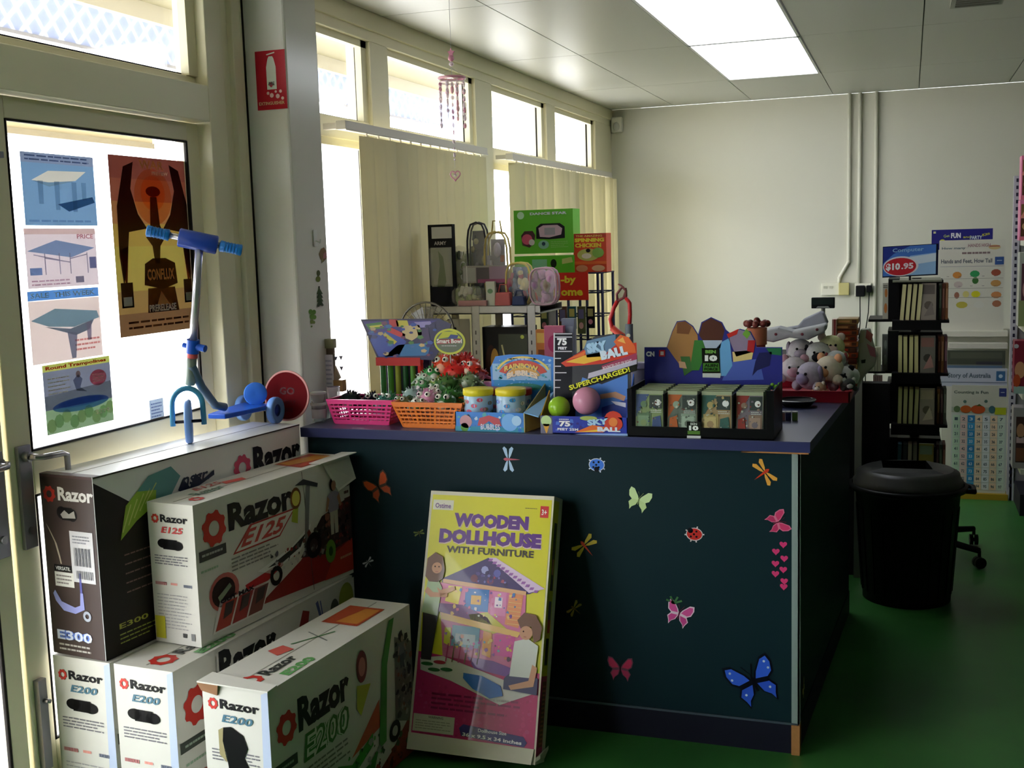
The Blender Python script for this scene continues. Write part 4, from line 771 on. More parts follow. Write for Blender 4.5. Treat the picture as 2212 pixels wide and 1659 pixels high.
def p4(c):
    H = [(160, 88, 74), (176, 104, 80), (196, 140, 88), (206, 176, 88), (208, 190, 96), (206, 186, 96), (186, 152, 92), (152, 116, 80)]
    for k in range(16): c.rect(0, 1-(k+1)/16, 1, 1-k/16, H[k//2], 1)
    c.ell(0.50, 0.78, 0.23, (250, 205, 160), 2, rv=0.16, n=32); c.ell(0.5, 0.80, 0.15, (255, 205, 150), 3, rv=0.10, n=24)
    for sx in (1, -1):
        c.poly([(0.5+sx*0.10, 0.60), (0.5+sx*0.20, 0.68), (0.5+sx*0.27, 0.82), (0.5+sx*0.22, 0.97), (0.5+sx*0.34, 0.94), (0.5+sx*0.44, 0.72), (0.5+sx*0.45, 0.45), (0.5+sx*0.42, 0.28), (0.5+sx*0.36, 0.42), (0.5+sx*0.32, 0.58)], (66, 50, 48), 4)
        c.poly([(0.5+sx*0.34, 0.50), (0.5+sx*0.44, 0.48), (0.5+sx*0.39, 0.24)], (110, 50, 30), 5)
        c.rect(0.5+sx*0.39-0.07, 0.16, 0.5+sx*0.39+0.07, 0.30, (58, 44, 40), 5); c.rect(0.5+sx*0.39-0.05, 0.17, 0.5+sx*0.39+0.05, 0.22, LT, 6)
    c.poly([(0.46, 0.78), (0.54, 0.78), (0.56, 0.62), (0.62, 0.55), (0.55, 0.50), (0.53, 0.40), (0.47, 0.40), (0.45, 0.50), (0.38, 0.55), (0.44, 0.62)], (84, 66, 54), 4)
    c.ell(0.5, 0.81, 0.09, (120, 60, 35), 4, rv=0.03)
    c.poly([(0.32, 0.28), (0.34, 0.40), (0.44, 0.43), (0.60, 0.43), (0.72, 0.40), (0.74, 0.28), (0.55, 0.25)], (66, 44, 26), 6)
    c.text('CONFLUX', 0.53, 0.305, 0.065, LTO, 8, w=0.34, al='C', bold=0.03)
    c.poly([(0.36, 0.26), (0.70, 0.26), (0.74, 0.12), (0.34, 0.12)], (85, 60, 34), 5); c.poly([(0.52, 0.24), (0.62, 0.16), (0.46, 0.16)], LTO, 7)
    c.text('PRERELEASE', 0.53, 0.125, 0.04, LT, 8, w=0.34, al='C', bold=0.03); c.text('WAR', 0.5, 0.935, 0.05, LTO, 6, w=0.3, al='C'); c.text('PREVIEW', 0.60, 0.905, 0.02, LT, 6, w=0.2, al='C')
    c.lines(0.1, 0.03, 0.9, 0.09, 2, (110, 75, 40), 5)
poster('fantasy_poster', 'orange and dark brown fantasy game poster on the door glass behind the handlebar', (232, 332), (408, 350), (252, 731), p4, trans=0.3)
def p5(c):
    c.rect(0, 0.35, 1, 0.9, (150, 156, 176), 1); c.rect(0, 0.90, 1, 1, (215, 222, 120), 2); c.text('Round Trampolines', 0.04, 0.91, 0.065, (190, 50, 30), 4, w=0.9, bold=0.04)
    c.rect(0, 0, 1, 0.35, (160, 190, 150), 2); c.poly([(0, 0.35), (1, 0.35), (1, 0.62), (0, 0.55)], (190, 195, 190), 2)
    c.ell(0.52, 0.36, 0.42, (110, 150, 225), 3, rv=0.10, n=28); c.ell(0.52, 0.385, 0.34, (190, 205, 240), 4, rv=0.06, n=24)
    c.ell(0.80, 0.70, 0.13, (235, 110, 120), 3, rv=0.12); c.lines(0.71, 0.63, 0.90, 0.77, 4, LT, 5, jag=0.0)
    c.poly([(0.42, 0.72), (0.5, 0.8), (0.56, 0.72), (0.52, 0.60), (0.62, 0.52), (0.46, 0.56)], (150, 155, 175), 3); c.ell(0.5, 0.80, 0.035, (205, 170, 150), 4)
    c.lines(0.06, 0.55, 0.38, 0.82, 5, LT, 3, wd=0.3); c.text('$299', 0.72, 0.14, 0.08, LT, 4, w=0.22)
    for k in range(9): c.ell(0.07+k*0.11, 0.12+0.05*(k % 3), 0.07, (180, 205, 170) if k % 2 else (205, 215, 180), 3, n=9)
poster('trampoline_poster', 'small poster of a blue round trampoline on grass, lowest on the door', (90, 786), (236, 772), (108, 940), p5, trans=0.34)
def p6(c): c.rect(0, 0, 1, 1, (190, 208, 228), 1); c.lines(0.1, 0.1, 0.9, 0.9, 7, (150, 160, 200), 2)
poster('notice', 'small pale blue notice at the foot of the door glass, behind the scooter fork', (322, 866), (352, 858), (325, 925), p6, trans=0.4, cat='notice')

# fire extinguisher sign, hook and stickers on the column
p = atY(550, 112, 3.607); q = atY(621, 234, 3.607); w, h = q.x-p.x, p.z-q.z
mb = MB(); mb.box(0, 0, 0, w, 0.0015, h, K(190, 24, 44, rough=0.3)); c = Cv(mb, (0, 0, 0), (w, 0, 0), (0, 0, h))
c.poly([(0.36, 0.34), (0.68, 0.34), (0.68, 0.72), (0.62, 0.86), (0.58, 0.90), (0.46, 0.90), (0.42, 0.86), (0.36, 0.72)], (225, 228, 215), 1); c.poly([(0.40, 0.92), (0.66, 0.95), (0.66, 0.97), (0.38, 0.94)], (225, 225, 215), 1)
c.ell(0.50, 0.42, 0.08, (190, 24, 44), 2, n=4); c.text('ABE', 0.40, 0.41, 0.06, (80, 90, 90), 3, w=0.22)
for k, (u, v, r) in enumerate(((0.38, 0.28, 0.05), (0.5, 0.24, 0.07), (0.70, 0.22, 0.07), (0.80, 0.30, 0.05), (0.86, 0.18, 0.05), (0.64, 0.30, 0.04))): c.ell(u, v, r, (236, 200, 200), 1, n=7)
c.text('EXTINGUISHER', 0.06, 0.08, 0.055, (225, 190, 150), 2, w=0.86)
s_ = mb.obj('fire_extinguisher_sign'); s_.location = (p.x, 3.607, q.z); tag(s_, 'red fire extinguisher sign high on the white column', 'sign')
PX = -2.0785
p = atX(680, 514, PX); mb = MB(); mb.box(0, -0.012, -0.03, 0.004, 0.012, 0.03, K(225, 225, 220)); mb.tube([(0.004, 0, -0.01), (0.02, 0, -0.018), (0.024, 0, -0.006)], 0.003, K(225, 225, 220)); h_ = mb.obj('wall_hook'); h_.location = p; tag(h_, 'small white adhesive hook on the column edge', 'hook')
def cling(name, label, px, py, w, h, draw, cat='sticker'):
    p = atX(px, py, PX-0.0008); mb = MB(); c = Cv(mb, (0, -w/2, -h/2), (0, w, 0), (0, 0, h), step=0.0004); draw(c); s_ = mb.obj(name); s_.location = p; tag(s_, label, cat)
def cl1(c): c.poly([(0.5, 0.1), (0.9, 0.3), (1, 0.7), (0.7, 1), (0.3, 0.9), (0.05, 0.6), (0.2, 0.3)], (130, 100, 62), 1); c.poly([(0.5, 0.3), (0.95, 0.35), (0.9, 0.75), (0.6, 0.6)], (178, 120, 120), 2); c.poly([(0.3, 0.0), (0.55, 0.2), (0.4, 0.35)], (150, 150, 90), 2)
def cl2(c): c.ell(0.5, 0.75, 0.35, (85, 92, 48), 1, rv=0.2); c.ell(0.4, 0.35, 0.45, (120, 132, 60), 1, rv=0.2)
def cl3(c):
    c.rect(0.42, 0.8, 0.6, 1.0, (50, 62, 45), 1)
    for k in range(4): c.poly([(0.5, 0.95-k*0.18), (0.08-0.02*k+0.06, 0.62-k*0.19), (0.92, 0.60-k*0.19)], (48, 70, 42) if k % 2 else (66, 88, 50), 2+k)
    c.ell(0.25, 0.04, 0.15, (52, 64, 44), 6, rv=0.05); c.ell(0.75, 0.05, 0.15, (52, 64, 44), 6, rv=0.05)
def cl4(c):
    for u, v, r in ((0.3, 0.85, 0.25), (0.7, 0.8, 0.25), (0.45, 0.6, 0.3), (0.75, 0.55, 0.22), (0.4, 0.35, 0.22), (0.65, 0.3, 0.15), (0.35, 0.12, 0.1)): c.ell(u, v, r, (108, 150, 66) if v > 0.5 else (120, 140, 70), 1 if u < 0.5 else 2, rv=r*0.5, n=9)
cling('leaf_sticker', 'brown and pink butterfly-shaped window sticker on the column', 697, 552, 0.065, 0.062, cl1)
cling('leaf_sticker', 'small olive blob sticker above the fir tree sticker', 688, 598, 0.04, 0.055, cl2)
cling('fir_tree_sticker', 'dark green fir tree sticker on the column edge', 690, 640, 0.062, 0.075, cl3)
cling('leaf_sticker', 'bright green lumpy leaf sticker, lowest on the column', 675, 688, 0.062, 0.075, cl4)

# ================================================================ VERTICAL BLINDS
m_slat = K(214, 206, 168, rough=0.75, trans=0.16); m_rail = K(214, 208, 196, rough=0.35)
def blind(label, ya, yb, ys, ye, ang, gaps, ntilt=0.0):
    o = thing('vertical_blind', label, 'blind', (-2.14, ya, 2.05)); 
    mb = MB(); mb.box(-0.022, 0, 0.0, 0.022, yb-ya, 0.035, m_rail); mb.box(0.022, 0, -0.004, 0.026, yb-ya, 0.004, m_rail); mb.box(-0.09, 0.02, 0.005, -0.02, 0.05, 0.03, m_rail); mb.box(-0.09, yb-ya-0.05, 0.005, -0.02, yb-ya-0.02, 0.03, m_rail); mb.obj('headrail', o, bevel=0.003)
    k = 0; y = ys
    while y < ye:
        if k not in gaps:
            mb = MB(); a = ang + (0.05 if ntilt == 0 else 0.14)*math.sin(k*2.3) + ntilt*k; w = 0.0635; cx, sy = math.sin(a)*w, math.cos(a)*w
            vs = []; n = 6
            for j in range(n+1):
                t = -1+2*j/n; bul = 0.006*(1-t*t); vs.append((cx*t+bul, sy*t)) 
            z1, z0 = -0.012, -1.28
            pts = [(x, yy, z0) for x, yy in vs] + [(x-0.0008, yy, z0) for x, yy in reversed(vs)]
            mb.prism(pts, (0, 0, z1-z0), m_slat); mb.box(-0.003, -0.004, z1-0.001, 0.003, 0.004, 0.002, m_rail); s_ = mb.obj('slat', o); s_.location = (0, y-ya, 0)
        y += 0.112; k += 1
    return o
blind('closed cream vertical blind between the column and the shelf of toys', 4.118, 5.735, 4.345, 5.72, 0.05, ())
blind('cream vertical blind with open slats beside the back wall corner', 6.143, 8.415, 6.27, 8.40, 0.5, (1000,), 0.028)

# ================================================================ WIND CHIME hanging from the ceiling
m_acr = K(238, 214, 228, rough=0.08, alpha=0.5, spec=0.9); m_pk = K(225, 150, 175, rough=0.15, alpha=0.7); m_thr = K(200, 200, 205, rough=0.4)
o = thing('wind_chime', 'pink and clear beaded wind chime hanging from the ceiling', 'wind chime', (-1.69, 4.2, CEIL))
mb = MB(); mb.tube([(0, 0, 0), (0, 0, -0.32)], 0.0009, m_thr, n=5); mb.obj('cord', o)
mb = MB(); mb.ball((0, 0, -0.30), 0.012, m_pk); mb.ball((0, 0, -0.322), 0.009, m_acr); mb.prism([(0.016*math.sin(k*math.pi/5)*(1 if k % 2 == 0 else 0.5), -0.002, -0.28+0.02*math.cos(k*math.pi/5)*(1 if k % 2 == 0 else 0.5)) for k in range(10)], (0, 0.004, 0), m_pk); mb.obj('star', o)
mb = MB(); R = 0.05
mb.tube([(R*math.cos(a*math.pi/12), R*math.sin(a*math.pi/12), -0.375) for a in range(24)], 0.0055, m_pk, n=8, closed=True)
mb.tube([(R*0.95*math.cos(a*math.pi/12), R*0.95*math.sin(a*math.pi/12), -0.392) for a in range(24)], 0.004, m_acr, n=8, closed=True)
for k in range(4): a = k*math.pi/2+0.4; mb.tube([(0, 0, -0.335), (R*math.cos(a), R*math.sin(a), -0.372)], 0.0008, m_thr, n=4)
mb.obj('ring', o)
random.seed(3)
for k in range(9):
    a = k*2*math.pi/8; r = R if k < 8 else 0.0; x, y = r*math.cos(a), r*math.sin(a); mb = MB(); L = 0.17+0.03*math.sin(k*1.7)+(0.12 if k == 8 else 0)
    mb.tube([(x, y, -0.375), (x, y, -0.385-L)], 0.0007, m_thr, n=4); z = -0.40
    while z > -0.375-L:
        mb.ball((x, y, z), random.uniform(0.004, 0.0085), m_acr if random.random() < 0.65 else m_pk, n=8, m=6, sc=(1, 1, random.uniform(1, 2))); z -= random.uniform(0.018, 0.032)
    mb.obj('bead_string', o)
mb = MB(); mb.tube([(0, 0, -0.66), (0, 0, -0.72)], 0.0008, m_thr, n=4)
hp = [(0.0013*16*math.sin(t_)**3, 0, -0.748+0.0013*(13*math.cos(t_)-5*math.cos(2*t_)-2*math.cos(3*t_)-math.cos(4*t_))) for t_ in [2*math.pi*k/24 for k in range(24)]]
mb.tube(hp, 0.0028, m_pk, n=6, closed=True); mb.ball((0, 0, -0.748), 0.006, m_acr); mb.obj('heart', o)

# ================================================================ BACK WALL FITTINGS
m_pipe = K(222, 220, 205, rough=0.4); m_pl = K(225, 222, 205, rough=0.35); m_black = K(20, 20, 22, rough=0.5)
def pipe(label, pts, r=0.013):
    mb = MB(); mb.tube(pts, r, m_pipe, n=10)
    for p in pts[1:-1]: mb.ball(p, r*1.15, m_pipe, n=10, m=6)
    o = mb.obj('conduit_pipe'); tag(o, label, 'pipe', 'conduits down the back wall')
yb = BY-0.016
a, b_, c_ = atY(1833, 565, yb), atY(1813, 600, yb), atY(1812, 612, yb)
pipe('white conduit on the back wall that bends left to a socket, leftmost', [(a.x, yb, CEIL), (a.x, yb, a.z), (b_.x, yb, b_.z), (b_.x, yb, c_.z)])
p = atY(1855, 600, yb); pipe('middle white conduit running down to the black plugs', [(p.x, yb, CEIL), (p.x, yb, atY(1855, 618, yb).z)])
p = atY(1890, 600, yb); pipe('rightmost white conduit, straight down the whole back wall', [(p.x, yb, CEIL), (p.x, yb, 0.0)])
def plate(label, x0, y0, x1, y1, extra):
    a, b_ = atY(x0, y1, BY-0.03), atY(x1, y0, BY-0.03); mb = MB(); w, h = b_.x-a.x, b_.z-a.z; mb.box(0, -0.03, 0, w, 0, h, m_pl)
    o = thing('wall_socket', label, 'socket', (a.x, BY, a.z)); mb.obj('plate', o, bevel=0.004); extra(o, w, h)
def ex1(o, w, h):
    mb = MB(); 
    for u in (0.22, 0.55): mb.box(w*u-0.012, -0.034, h*0.55, w*u+0.012, -0.03, h*0.75, K(190, 188, 170))
    mb.obj('switch', o); mb = MB(); mb.box(w, -0.05, 0, w+0.075, 0, h, K(200, 190, 130, rough=0.4)); mb.obj('junction_box', o, bevel=0.004)
def ex2(o, w, h):
    mb = MB(); mb.box(0.01, -0.09, 0.0, 0.075, -0.031, h*0.85, m_black); mb.obj('plug', o, bevel=0.006); mb = MB(); mb.box(0.085, -0.075, h*0.3, 0.125, -0.031, h*0.85, m_black); mb.obj('plug', o, bevel=0.006)
    mb = MB(); mb.tube([(0.04, -0.06, 0), (0.042, -0.05, -0.2), (0.02, -0.04, -0.45), (0.03, -0.03, -0.75)], 0.004, m_black, n=6); mb.obj('cable', o)
    mb = MB(); mb.tube([(0.105, -0.05, h*0.3), (0.10, -0.05, -0.12), (0.075, -0.045, -0.3), (0.085, -0.04, -0.7)], 0.004, m_black, n=6); mb.obj('cable', o)
plate('white double wall socket with a yellowish box, left of the black plugs', 1774, 611, 1812, 638, ex1)
plate('wall socket with two black plugs and hanging cables', 1846, 612, 1882, 640, ex2)
o = thing('motion_sensor', 'small white motion sensor in the top corner by the last window', 'sensor', (-2.19, BY-0.001, 2.475))
mb = MB(); mb.box(-0.04, -0.05, -0.055, 0.05, 0, 0.065, K(225, 224, 215, rough=0.4)); mb.obj('body', o, bevel=0.012, seg=3); mb = MB(); mb.ball((0.004, -0.045, -0.01), 0.028, K(205, 205, 200, rough=0.3), sc=(1, 0.6, 1.3)); mb.obj('lens', o)
# ================================================================ THINGS ON THE COUNTER
def X_(px, y, py=850): return atY(px, py, y).x
def Z_(py, y, px=1100): return atY(px, py, y).z
def span(px0, px1, y, pyb=930): return X_(px0, y, pyb), X_(px1, y, pyb)
m_clear = K(225, 228, 232, rough=0.08, alpha=0.35, spec=0.8)
def basket(name, label, px0, px1, pyt, y, depth, col, bot=0.82):
    x0, x1 = span(px0, px1, y, 890); h = Z_(pyt, y, (px0+px1)/2)-CT; w = x1-x0
    o = thing(name, label, 'basket', ((x0+x1)/2, y+depth/2, CT)); m = K(*col, rough=0.35); md = K(*[int(k*0.8) for k in col], rough=0.4)
    mb = MB(); W, D = w/2, depth/2; w0, d0 = W*bot, D*0.86
    def C(u, v, t): return V((u*(w0+(W-w0)*t), v*(d0+(D-d0)*t), 0.002+t*(h-0.004)))
    mb.box(-w0, -d0, 0, w0, d0, 0.003, m)
    for a, b2 in (((-1, -1), (1, -1)), ((1, -1), (1, 1)), ((1, 1), (-1, 1)), ((-1, 1), (-1, -1))):
        n = 13 if a[1] == b2[1] else 9
        for k in range(n+1):
            t = k/n; u, v = a[0]+(b2[0]-a[0])*t, a[1]+(b2[1]-a[1])*t; mb.bar(C(u, v, 0.02), C(u, v, 0.98), 0.0035 if k % 4 else 0.008, 0.002, m, up=V((a[1]-b2[1], b2[0]-a[0], 0.01)))
        for tt in (0.08, 0.24, 0.40, 0.56, 0.72): mb.bar(C(*a, tt), C(*b2, tt), 0.0022, 0.006 if tt > 0.1 else 0.014, m)
        mb.bar(C(*a, 0.92), C(*b2, 0.92), 0.003, h*0.16, m); mb.bar(C(*a, 1.0)*1.0, C(*b2, 1.0), 0.010, 0.005, m)
    mb.obj('basket_frame', o); return o, w, h
basket('plastic_basket', 'pink slotted plastic basket at the left end of the counter', 708, 849, 864, 3.46, 0.15, (222, 56, 128))
basket('plastic_basket', 'orange slotted plastic basket beside the pink one', 848, 1000, 870, 3.425, 0.15, (232, 122, 32), 0.72)

def squishy(label, x, y, z, r, col, belly, seed, eyes=True, spikes=26, group='rubber stretch toys in baskets and piles', name='rubber_toy', tail=True):
    rd = random.Random(seed); o = thing(name, label, 'toy', (x, y, z), rz=rd.uniform(-0.6, 0.6), group=group)
    mb = MB(); m, m2 = K(*col, rough=0.3), K(*belly, rough=0.3)
    mb.ball((0, 0, r*0.7), r, m, n=14, m=8, sc=(1.15, 1, 0.8)); mb.ball((0, -r*0.55, r*0.45), r*0.62, m2, n=10, m=6)
    for k in range(spikes):
        a, e = rd.uniform(0, 6.28), rd.uniform(-0.2, 1.5); d = V((math.cos(a)*math.cos(e), math.sin(a)*math.cos(e), math.sin(e))); p = V((d.x*r*1.05, d.y*r*0.92, r*0.7+d.z*r*0.72)); mb.cyl(p, p+d*r*0.42, r*0.12, m, r*0.02, n=5)
    for s_ in (1, -1):
        mb.tube([(s_*r*0.9, -r*0.2, r*0.5), (s_*r*1.35, -r*0.5, r*0.35), (s_*r*1.5, -r*0.9, r*0.15)], [r*0.25, r*0.18, r*0.1], m, n=6)
        mb.tube([(s_*r*0.6, r*0.5, r*0.4), (s_*r*1.2, r*0.9, r*0.2), (s_*r*1.1, r*1.3, r*0.12)], [r*0.28, r*0.2, r*0.1], m, n=6)
    mb.obj('body', o)
    if eyes:
        for s_ in (1, -1):
            e = MB(); e.ball((s_*r*0.42, -r*0.62, r*1.25), r*0.30, K(235, 235, 225, rough=0.2), n=12, m=7); e.ball((s_*r*0.44, -r*0.84, r*1.30), r*0.14, m_black, n=8, m=5); e.obj('eye', o)
    return o
Gp, Gb = (48, 130, 62), (205, 215, 205)
def pl(px, py, y): return atY(px, py, y)
toys = [('black spotted rubber toy at the left end of the pink basket', 757, 868, 3.56, 0.030, (22, 34, 32), (210, 220, 220), 0),
 ('dark navy rubber toy at the right end of the pink basket', 805, 868, 3.60, 0.027, (26, 24, 48), (190, 60, 100), 1),
 ('small black rubber toy in the middle of the pink basket', 782, 876, 3.52, 0.017, (30, 34, 32), (70, 60, 60), 0),
 ('green and pale blue rubber toy between the two baskets', 842, 868, 3.56, 0.027, (52, 125, 85), (150, 185, 215), 1),
 ('brown and green rubber toy at the left end of the orange basket', 868, 872, 3.50, 0.022, (110, 120, 62), (200, 150, 100), 1),
 ('pale blue pointed rubber toy standing up in the orange basket', 891, 858, 3.55, 0.026, (140, 165, 160), (60, 100, 70), 0),
 ('white and pink rubber toy in the orange basket', 922, 866, 3.50, 0.029, (215, 150, 185), (235, 225, 215), 1),
 ('green and white rubber toy at the right end of the orange basket', 962, 872, 3.50, 0.030, (40, 95, 48), (205, 215, 195), 1),
 ('white rubber toy with a green back, behind the orange basket', 945, 848, 3.60, 0.028, (90, 150, 90), (230, 225, 205), 1),
 ('dark green rubber toy low beside the yellow-lidded tubs', 988, 862, 3.60, 0.028, (44, 92, 40), (190, 205, 180), 0),
 ('bright green rubber toy with bulging eyes, left in the heap', 935, 812, 3.72, 0.026, (48, 150, 70), (225, 230, 220), 1),
 ('orange-red spiky rubber toy on top of the heap', 962, 792, 3.75, 0.032, (215, 72, 38), (235, 170, 140), 1),
 ('glossy red spiky rubber toy in the middle of the heap', 985, 808, 3.72, 0.034, (205, 38, 34), (235, 90, 80), 0),
 ('red spiky rubber toy with round eyes, right end of the heap', 1018, 800, 3.74, 0.030, (210, 56, 40), (225, 195, 175), 1),
 ('olive green rubber toy lying below the red ones', 995, 836, 3.70, 0.034, (92, 122, 58), (205, 150, 140), 0),
 ('pale green rubber toy at the foot of the heap, right', 1030, 842, 3.70, 0.026, (96, 146, 88), (225, 235, 225), 1),
 ('green and white rubber toy at the foot of the heap, left', 915, 838, 3.68, 0.026, (80, 140, 84), (230, 220, 225), 1)]
toys += [('white and green rubber toy low in the orange basket, left of the pink one', 903, 876, 3.47, 0.022, (190, 200, 185), (60, 130, 70), 1),
 ('pinkish white rubber toy high behind the orange basket', 938, 856, 3.57, 0.024, (225, 205, 205), (200, 110, 130), 1),
 ('leaf green rubber toy at the back of the orange basket', 972, 858, 3.58, 0.026, (62, 128, 52), (220, 225, 190), 0),
 ('pale mint rubber toy with eyes, left edge of the heap', 918, 822, 3.70, 0.024, (190, 215, 195), (80, 150, 90), 1),
 ('scarlet and white rubber toy at the very top of the heap', 975, 778, 3.80, 0.026, (220, 90, 60), (240, 225, 215), 1),
 ('crimson rubber toy at the back right of the heap', 1006, 786, 3.82, 0.030, (195, 40, 44), (225, 160, 150), 0),
 ('white-eyed pink rubber toy at the right end of the heap', 1036, 812, 3.76, 0.022, (215, 120, 140), (235, 225, 225), 1),
 ('dark moss green rubber toy below the scarlet ones', 968, 832, 3.66, 0.030, (70, 108, 52), (120, 150, 90), 0),
 ('yellow-green rubber toy in the lower middle of the heap', 948, 832, 3.68, 0.024, (140, 160, 70), (225, 225, 190), 1),
 ('grey-green rubber toy lying at the right foot of the heap', 1016, 826, 3.66, 0.026, (108, 128, 90), (170, 180, 160), 0),
 ('teal rubber toy lying across the right end of the pink basket', 826, 874, 3.52, 0.022, (60, 130, 120), (180, 205, 215), 0),
 ('white rubber toy peeping over the left end of the pink basket', 738, 872, 3.60, 0.020, (200, 205, 205), (40, 60, 55), 1)]
for k, (lb, px, py, y, r, c1, c2, ey) in enumerate(toys):
    r *= 1.16
    p = pl(px, py, y); squishy(lb, p.x, y, max(CT+0.002, p.z-r*0.5), r, c1, c2, k+5, bool(ey))

# clear plastic tubs, card stand, cups at the left end
def lathe_thing(name, label, cat, px, y, r, h, parts, z=CT, py=880, group=None):
    o = thing(name, label, cat, (X_(px, y, py), y, z), group=group)
    for pn, prof, m in parts: mb = MB(); mb.lathe(prof, m, n=24); mb.obj(pn, o)
    return o
m_lab = K(222, 222, 230, rough=0.4)
lathe_thing('plastic_tub', 'clear plastic tub with a pale label, lower one at the counter end', 'tub', 689, 3.52, 0.027, 0.06, [('tub', [(0, 0), (0.024, 0), (0.027, 0.055), (0.028, 0.06)], m_clear), ('label', [(0.0255, 0.012), (0.0272, 0.045)], m_lab), ('lid', [(0.029, 0.058), (0.029, 0.066), (0, 0.067)], K(205, 205, 215, rough=0.2))])
lathe_thing('plastic_tub', 'clear plastic tub stacked on the other at the counter end', 'tub', 688, 3.52, 0.027, 0.04, [('tub', [(0, 0), (0.025, 0), (0.028, 0.03)], m_clear), ('lid', [(0.0295, 0.029), (0.0295, 0.036), (0.02, 0.038), (0, 0.038)], K(210, 210, 220, rough=0.15))], z=CT+0.068)
o = thing('card_stand', 'small brown-grey stand with a white card against the bright window', 'stand', (X_(712, 3.80, 800), 3.80, CT))
h = Z_(732, 3.80, 706)-CT; mb = MB(); mb.box(-0.030, 0, 0, 0.020, 0.012, h, K(120, 105, 90, rough=0.6)); mb.box(-0.026, -0.01, h-0.035, 0.026, 0.015, h, K(150, 150, 118)); mb.obj('stand', o)
mb = MB(); mb.box(-0.012, -0.012, h*0.22, 0.022, -0.01, h*0.78, K(225, 222, 232)); c = Cv(mb, (-0.012, -0.0121, h*0.22), (0.034, 0, 0), (0, 0, h*0.56)); c.lines(0.1, 0.1, 0.9, 0.9, 7, (170, 170, 195), 1); mb.obj('card', o)
mb = MB(); mb.box(0.024, -0.02, h*0.26, 0.062, 0.012, h*0.42, K(150, 110, 60)); mb.prism([(0.02, -0.012, h*0.38), (0.05, -0.012, h*0.45), (0.03, -0.012, h*0.62)], (0, 0.01, 0), K(170, 150, 130)); mb.obj('clip', o)
mb = MB()
for u, v in ((0.03, 0.72), (0.052, 0.73), (0.052, 0.58)): mb.prism([(u-0.008, -0.004, h*v+0.008), (u+0.008, -0.004, h*v+0.008), (u, -0.004, h*v-0.008)], (0, 0.003, 0), K(110, 105, 118))
mb.tube([(0.02, 0, h*0.8), (0.06, 0, h*0.78)], 0.001, m_thr, n=4); mb.obj('earring_card', o)
lathe_thing('plastic_cup', 'small pale translucent cup behind the left basket', 'cup', 722, 3.62, 0.024, 0.05, [('cup', [(0, 0), (0.018, 0), (0.024, 0.11), (0.022, 0.11)], K(205, 190, 205, rough=0.2, alpha=0.8))])

# trapezoid counter display with coloured tubes
yy = 3.74; o = thing('rocket_balloon_display', 'flared blue counter display box with red tubes beneath its header', 'display box', (X_(862, yy, 780), yy, CT))
def L_(px, py, y=None): p = atY(px, py, y or yy); return (p.x-o.location.x, (y or yy)-o.location.y, p.z-CT)
mb = MB(); pts = [L_(815, 772), L_(782, 692), L_(936, 690), L_(936, 778)]; pts = [L_(815, 774), L_(779, 690), L_(948, 688), L_(975, 700), L_(962, 740), L_(935, 778)]
mb.prism(pts, (0, 0.004, 0), K(38, 36, 80, rough=0.35)); w3 = lambda px, py: L_(px, py)
def on(pxs, col, l=1): mb.add([V(L_(a, b2))+V((0, -0.0005*l, 0)) for a, b2 in pxs], [tuple(range(len(pxs)))], K(*col, rough=0.3))
on([(784, 694), (945, 692), (900, 712), (800, 722)], (60, 50, 130)); on([(790, 700), (835, 694), (838, 708), (798, 712)], (62, 125, 40), 2); on([(840, 690), (858, 690), (862, 704), (842, 708)], (185, 50, 50), 2)
on([(855, 692), (880, 692), (884, 706), (858, 706)], (195, 185, 60), 2); on([(805, 722), (850, 712), (878, 738), (860, 772), (818, 770), (800, 735)], (48, 72, 165), 2); on([(840, 705), (876, 722), (874, 732), (836, 716)], (195, 50, 50), 3); on([(832, 718), (858, 738), (852, 744), (828, 724)], (190, 180, 50), 3)
on([(868, 704), (906, 702), (912, 722), (890, 736), (870, 728)], (200, 180, 130), 3); on([(895, 696), (930, 694), (936, 706), (905, 708)], (140, 130, 190), 3); on([(860, 745), (930, 740), (925, 768), (830, 770)], (40, 110, 165), 2)
on([(900, 712), (925, 708), (930, 735), (910, 745)], (60, 40, 90), 3); on([(798, 704), (832, 700), (832, 705), (800, 708)], (200, 200, 60), 3)
rd = random.Random(4)
for i in range(46):
    cx0, cy0 = rd.uniform(800, 940), rd.uniform(698, 772)
    if cx0 < 779+(cy0-690)*0.45+8: continue
    sz = rd.uniform(3, 8); a0 = rd.uniform(0, 6); on([(cx0+sz*math.cos(a0+j*1.25), cy0+sz*0.6*math.sin(a0+j*1.25)) for j in range(5)], [(52, 76, 160), (34, 40, 110), (70, 120, 60), (110, 60, 90), (190, 170, 120), (60, 110, 170), (44, 40, 90)][i % 7], 4+0.2*i/10)
mb.obj('header', o)
mb = MB(); a, b2 = V(L_(812, 772)), V(L_(908, 778)); mb.box(a.x, 0.0, 0, b2.x, 0.10, 0.012, K(60, 30, 60)); mb.box(a.x, 0.08, 0, b2.x, 0.10, a.z, K(46, 40, 70)); mb.box(a.x, -0.002, a.z-0.03, b2.x, 0.004, a.z, K(190, 45, 40)); mb.obj('tray', o)
o_disp = o
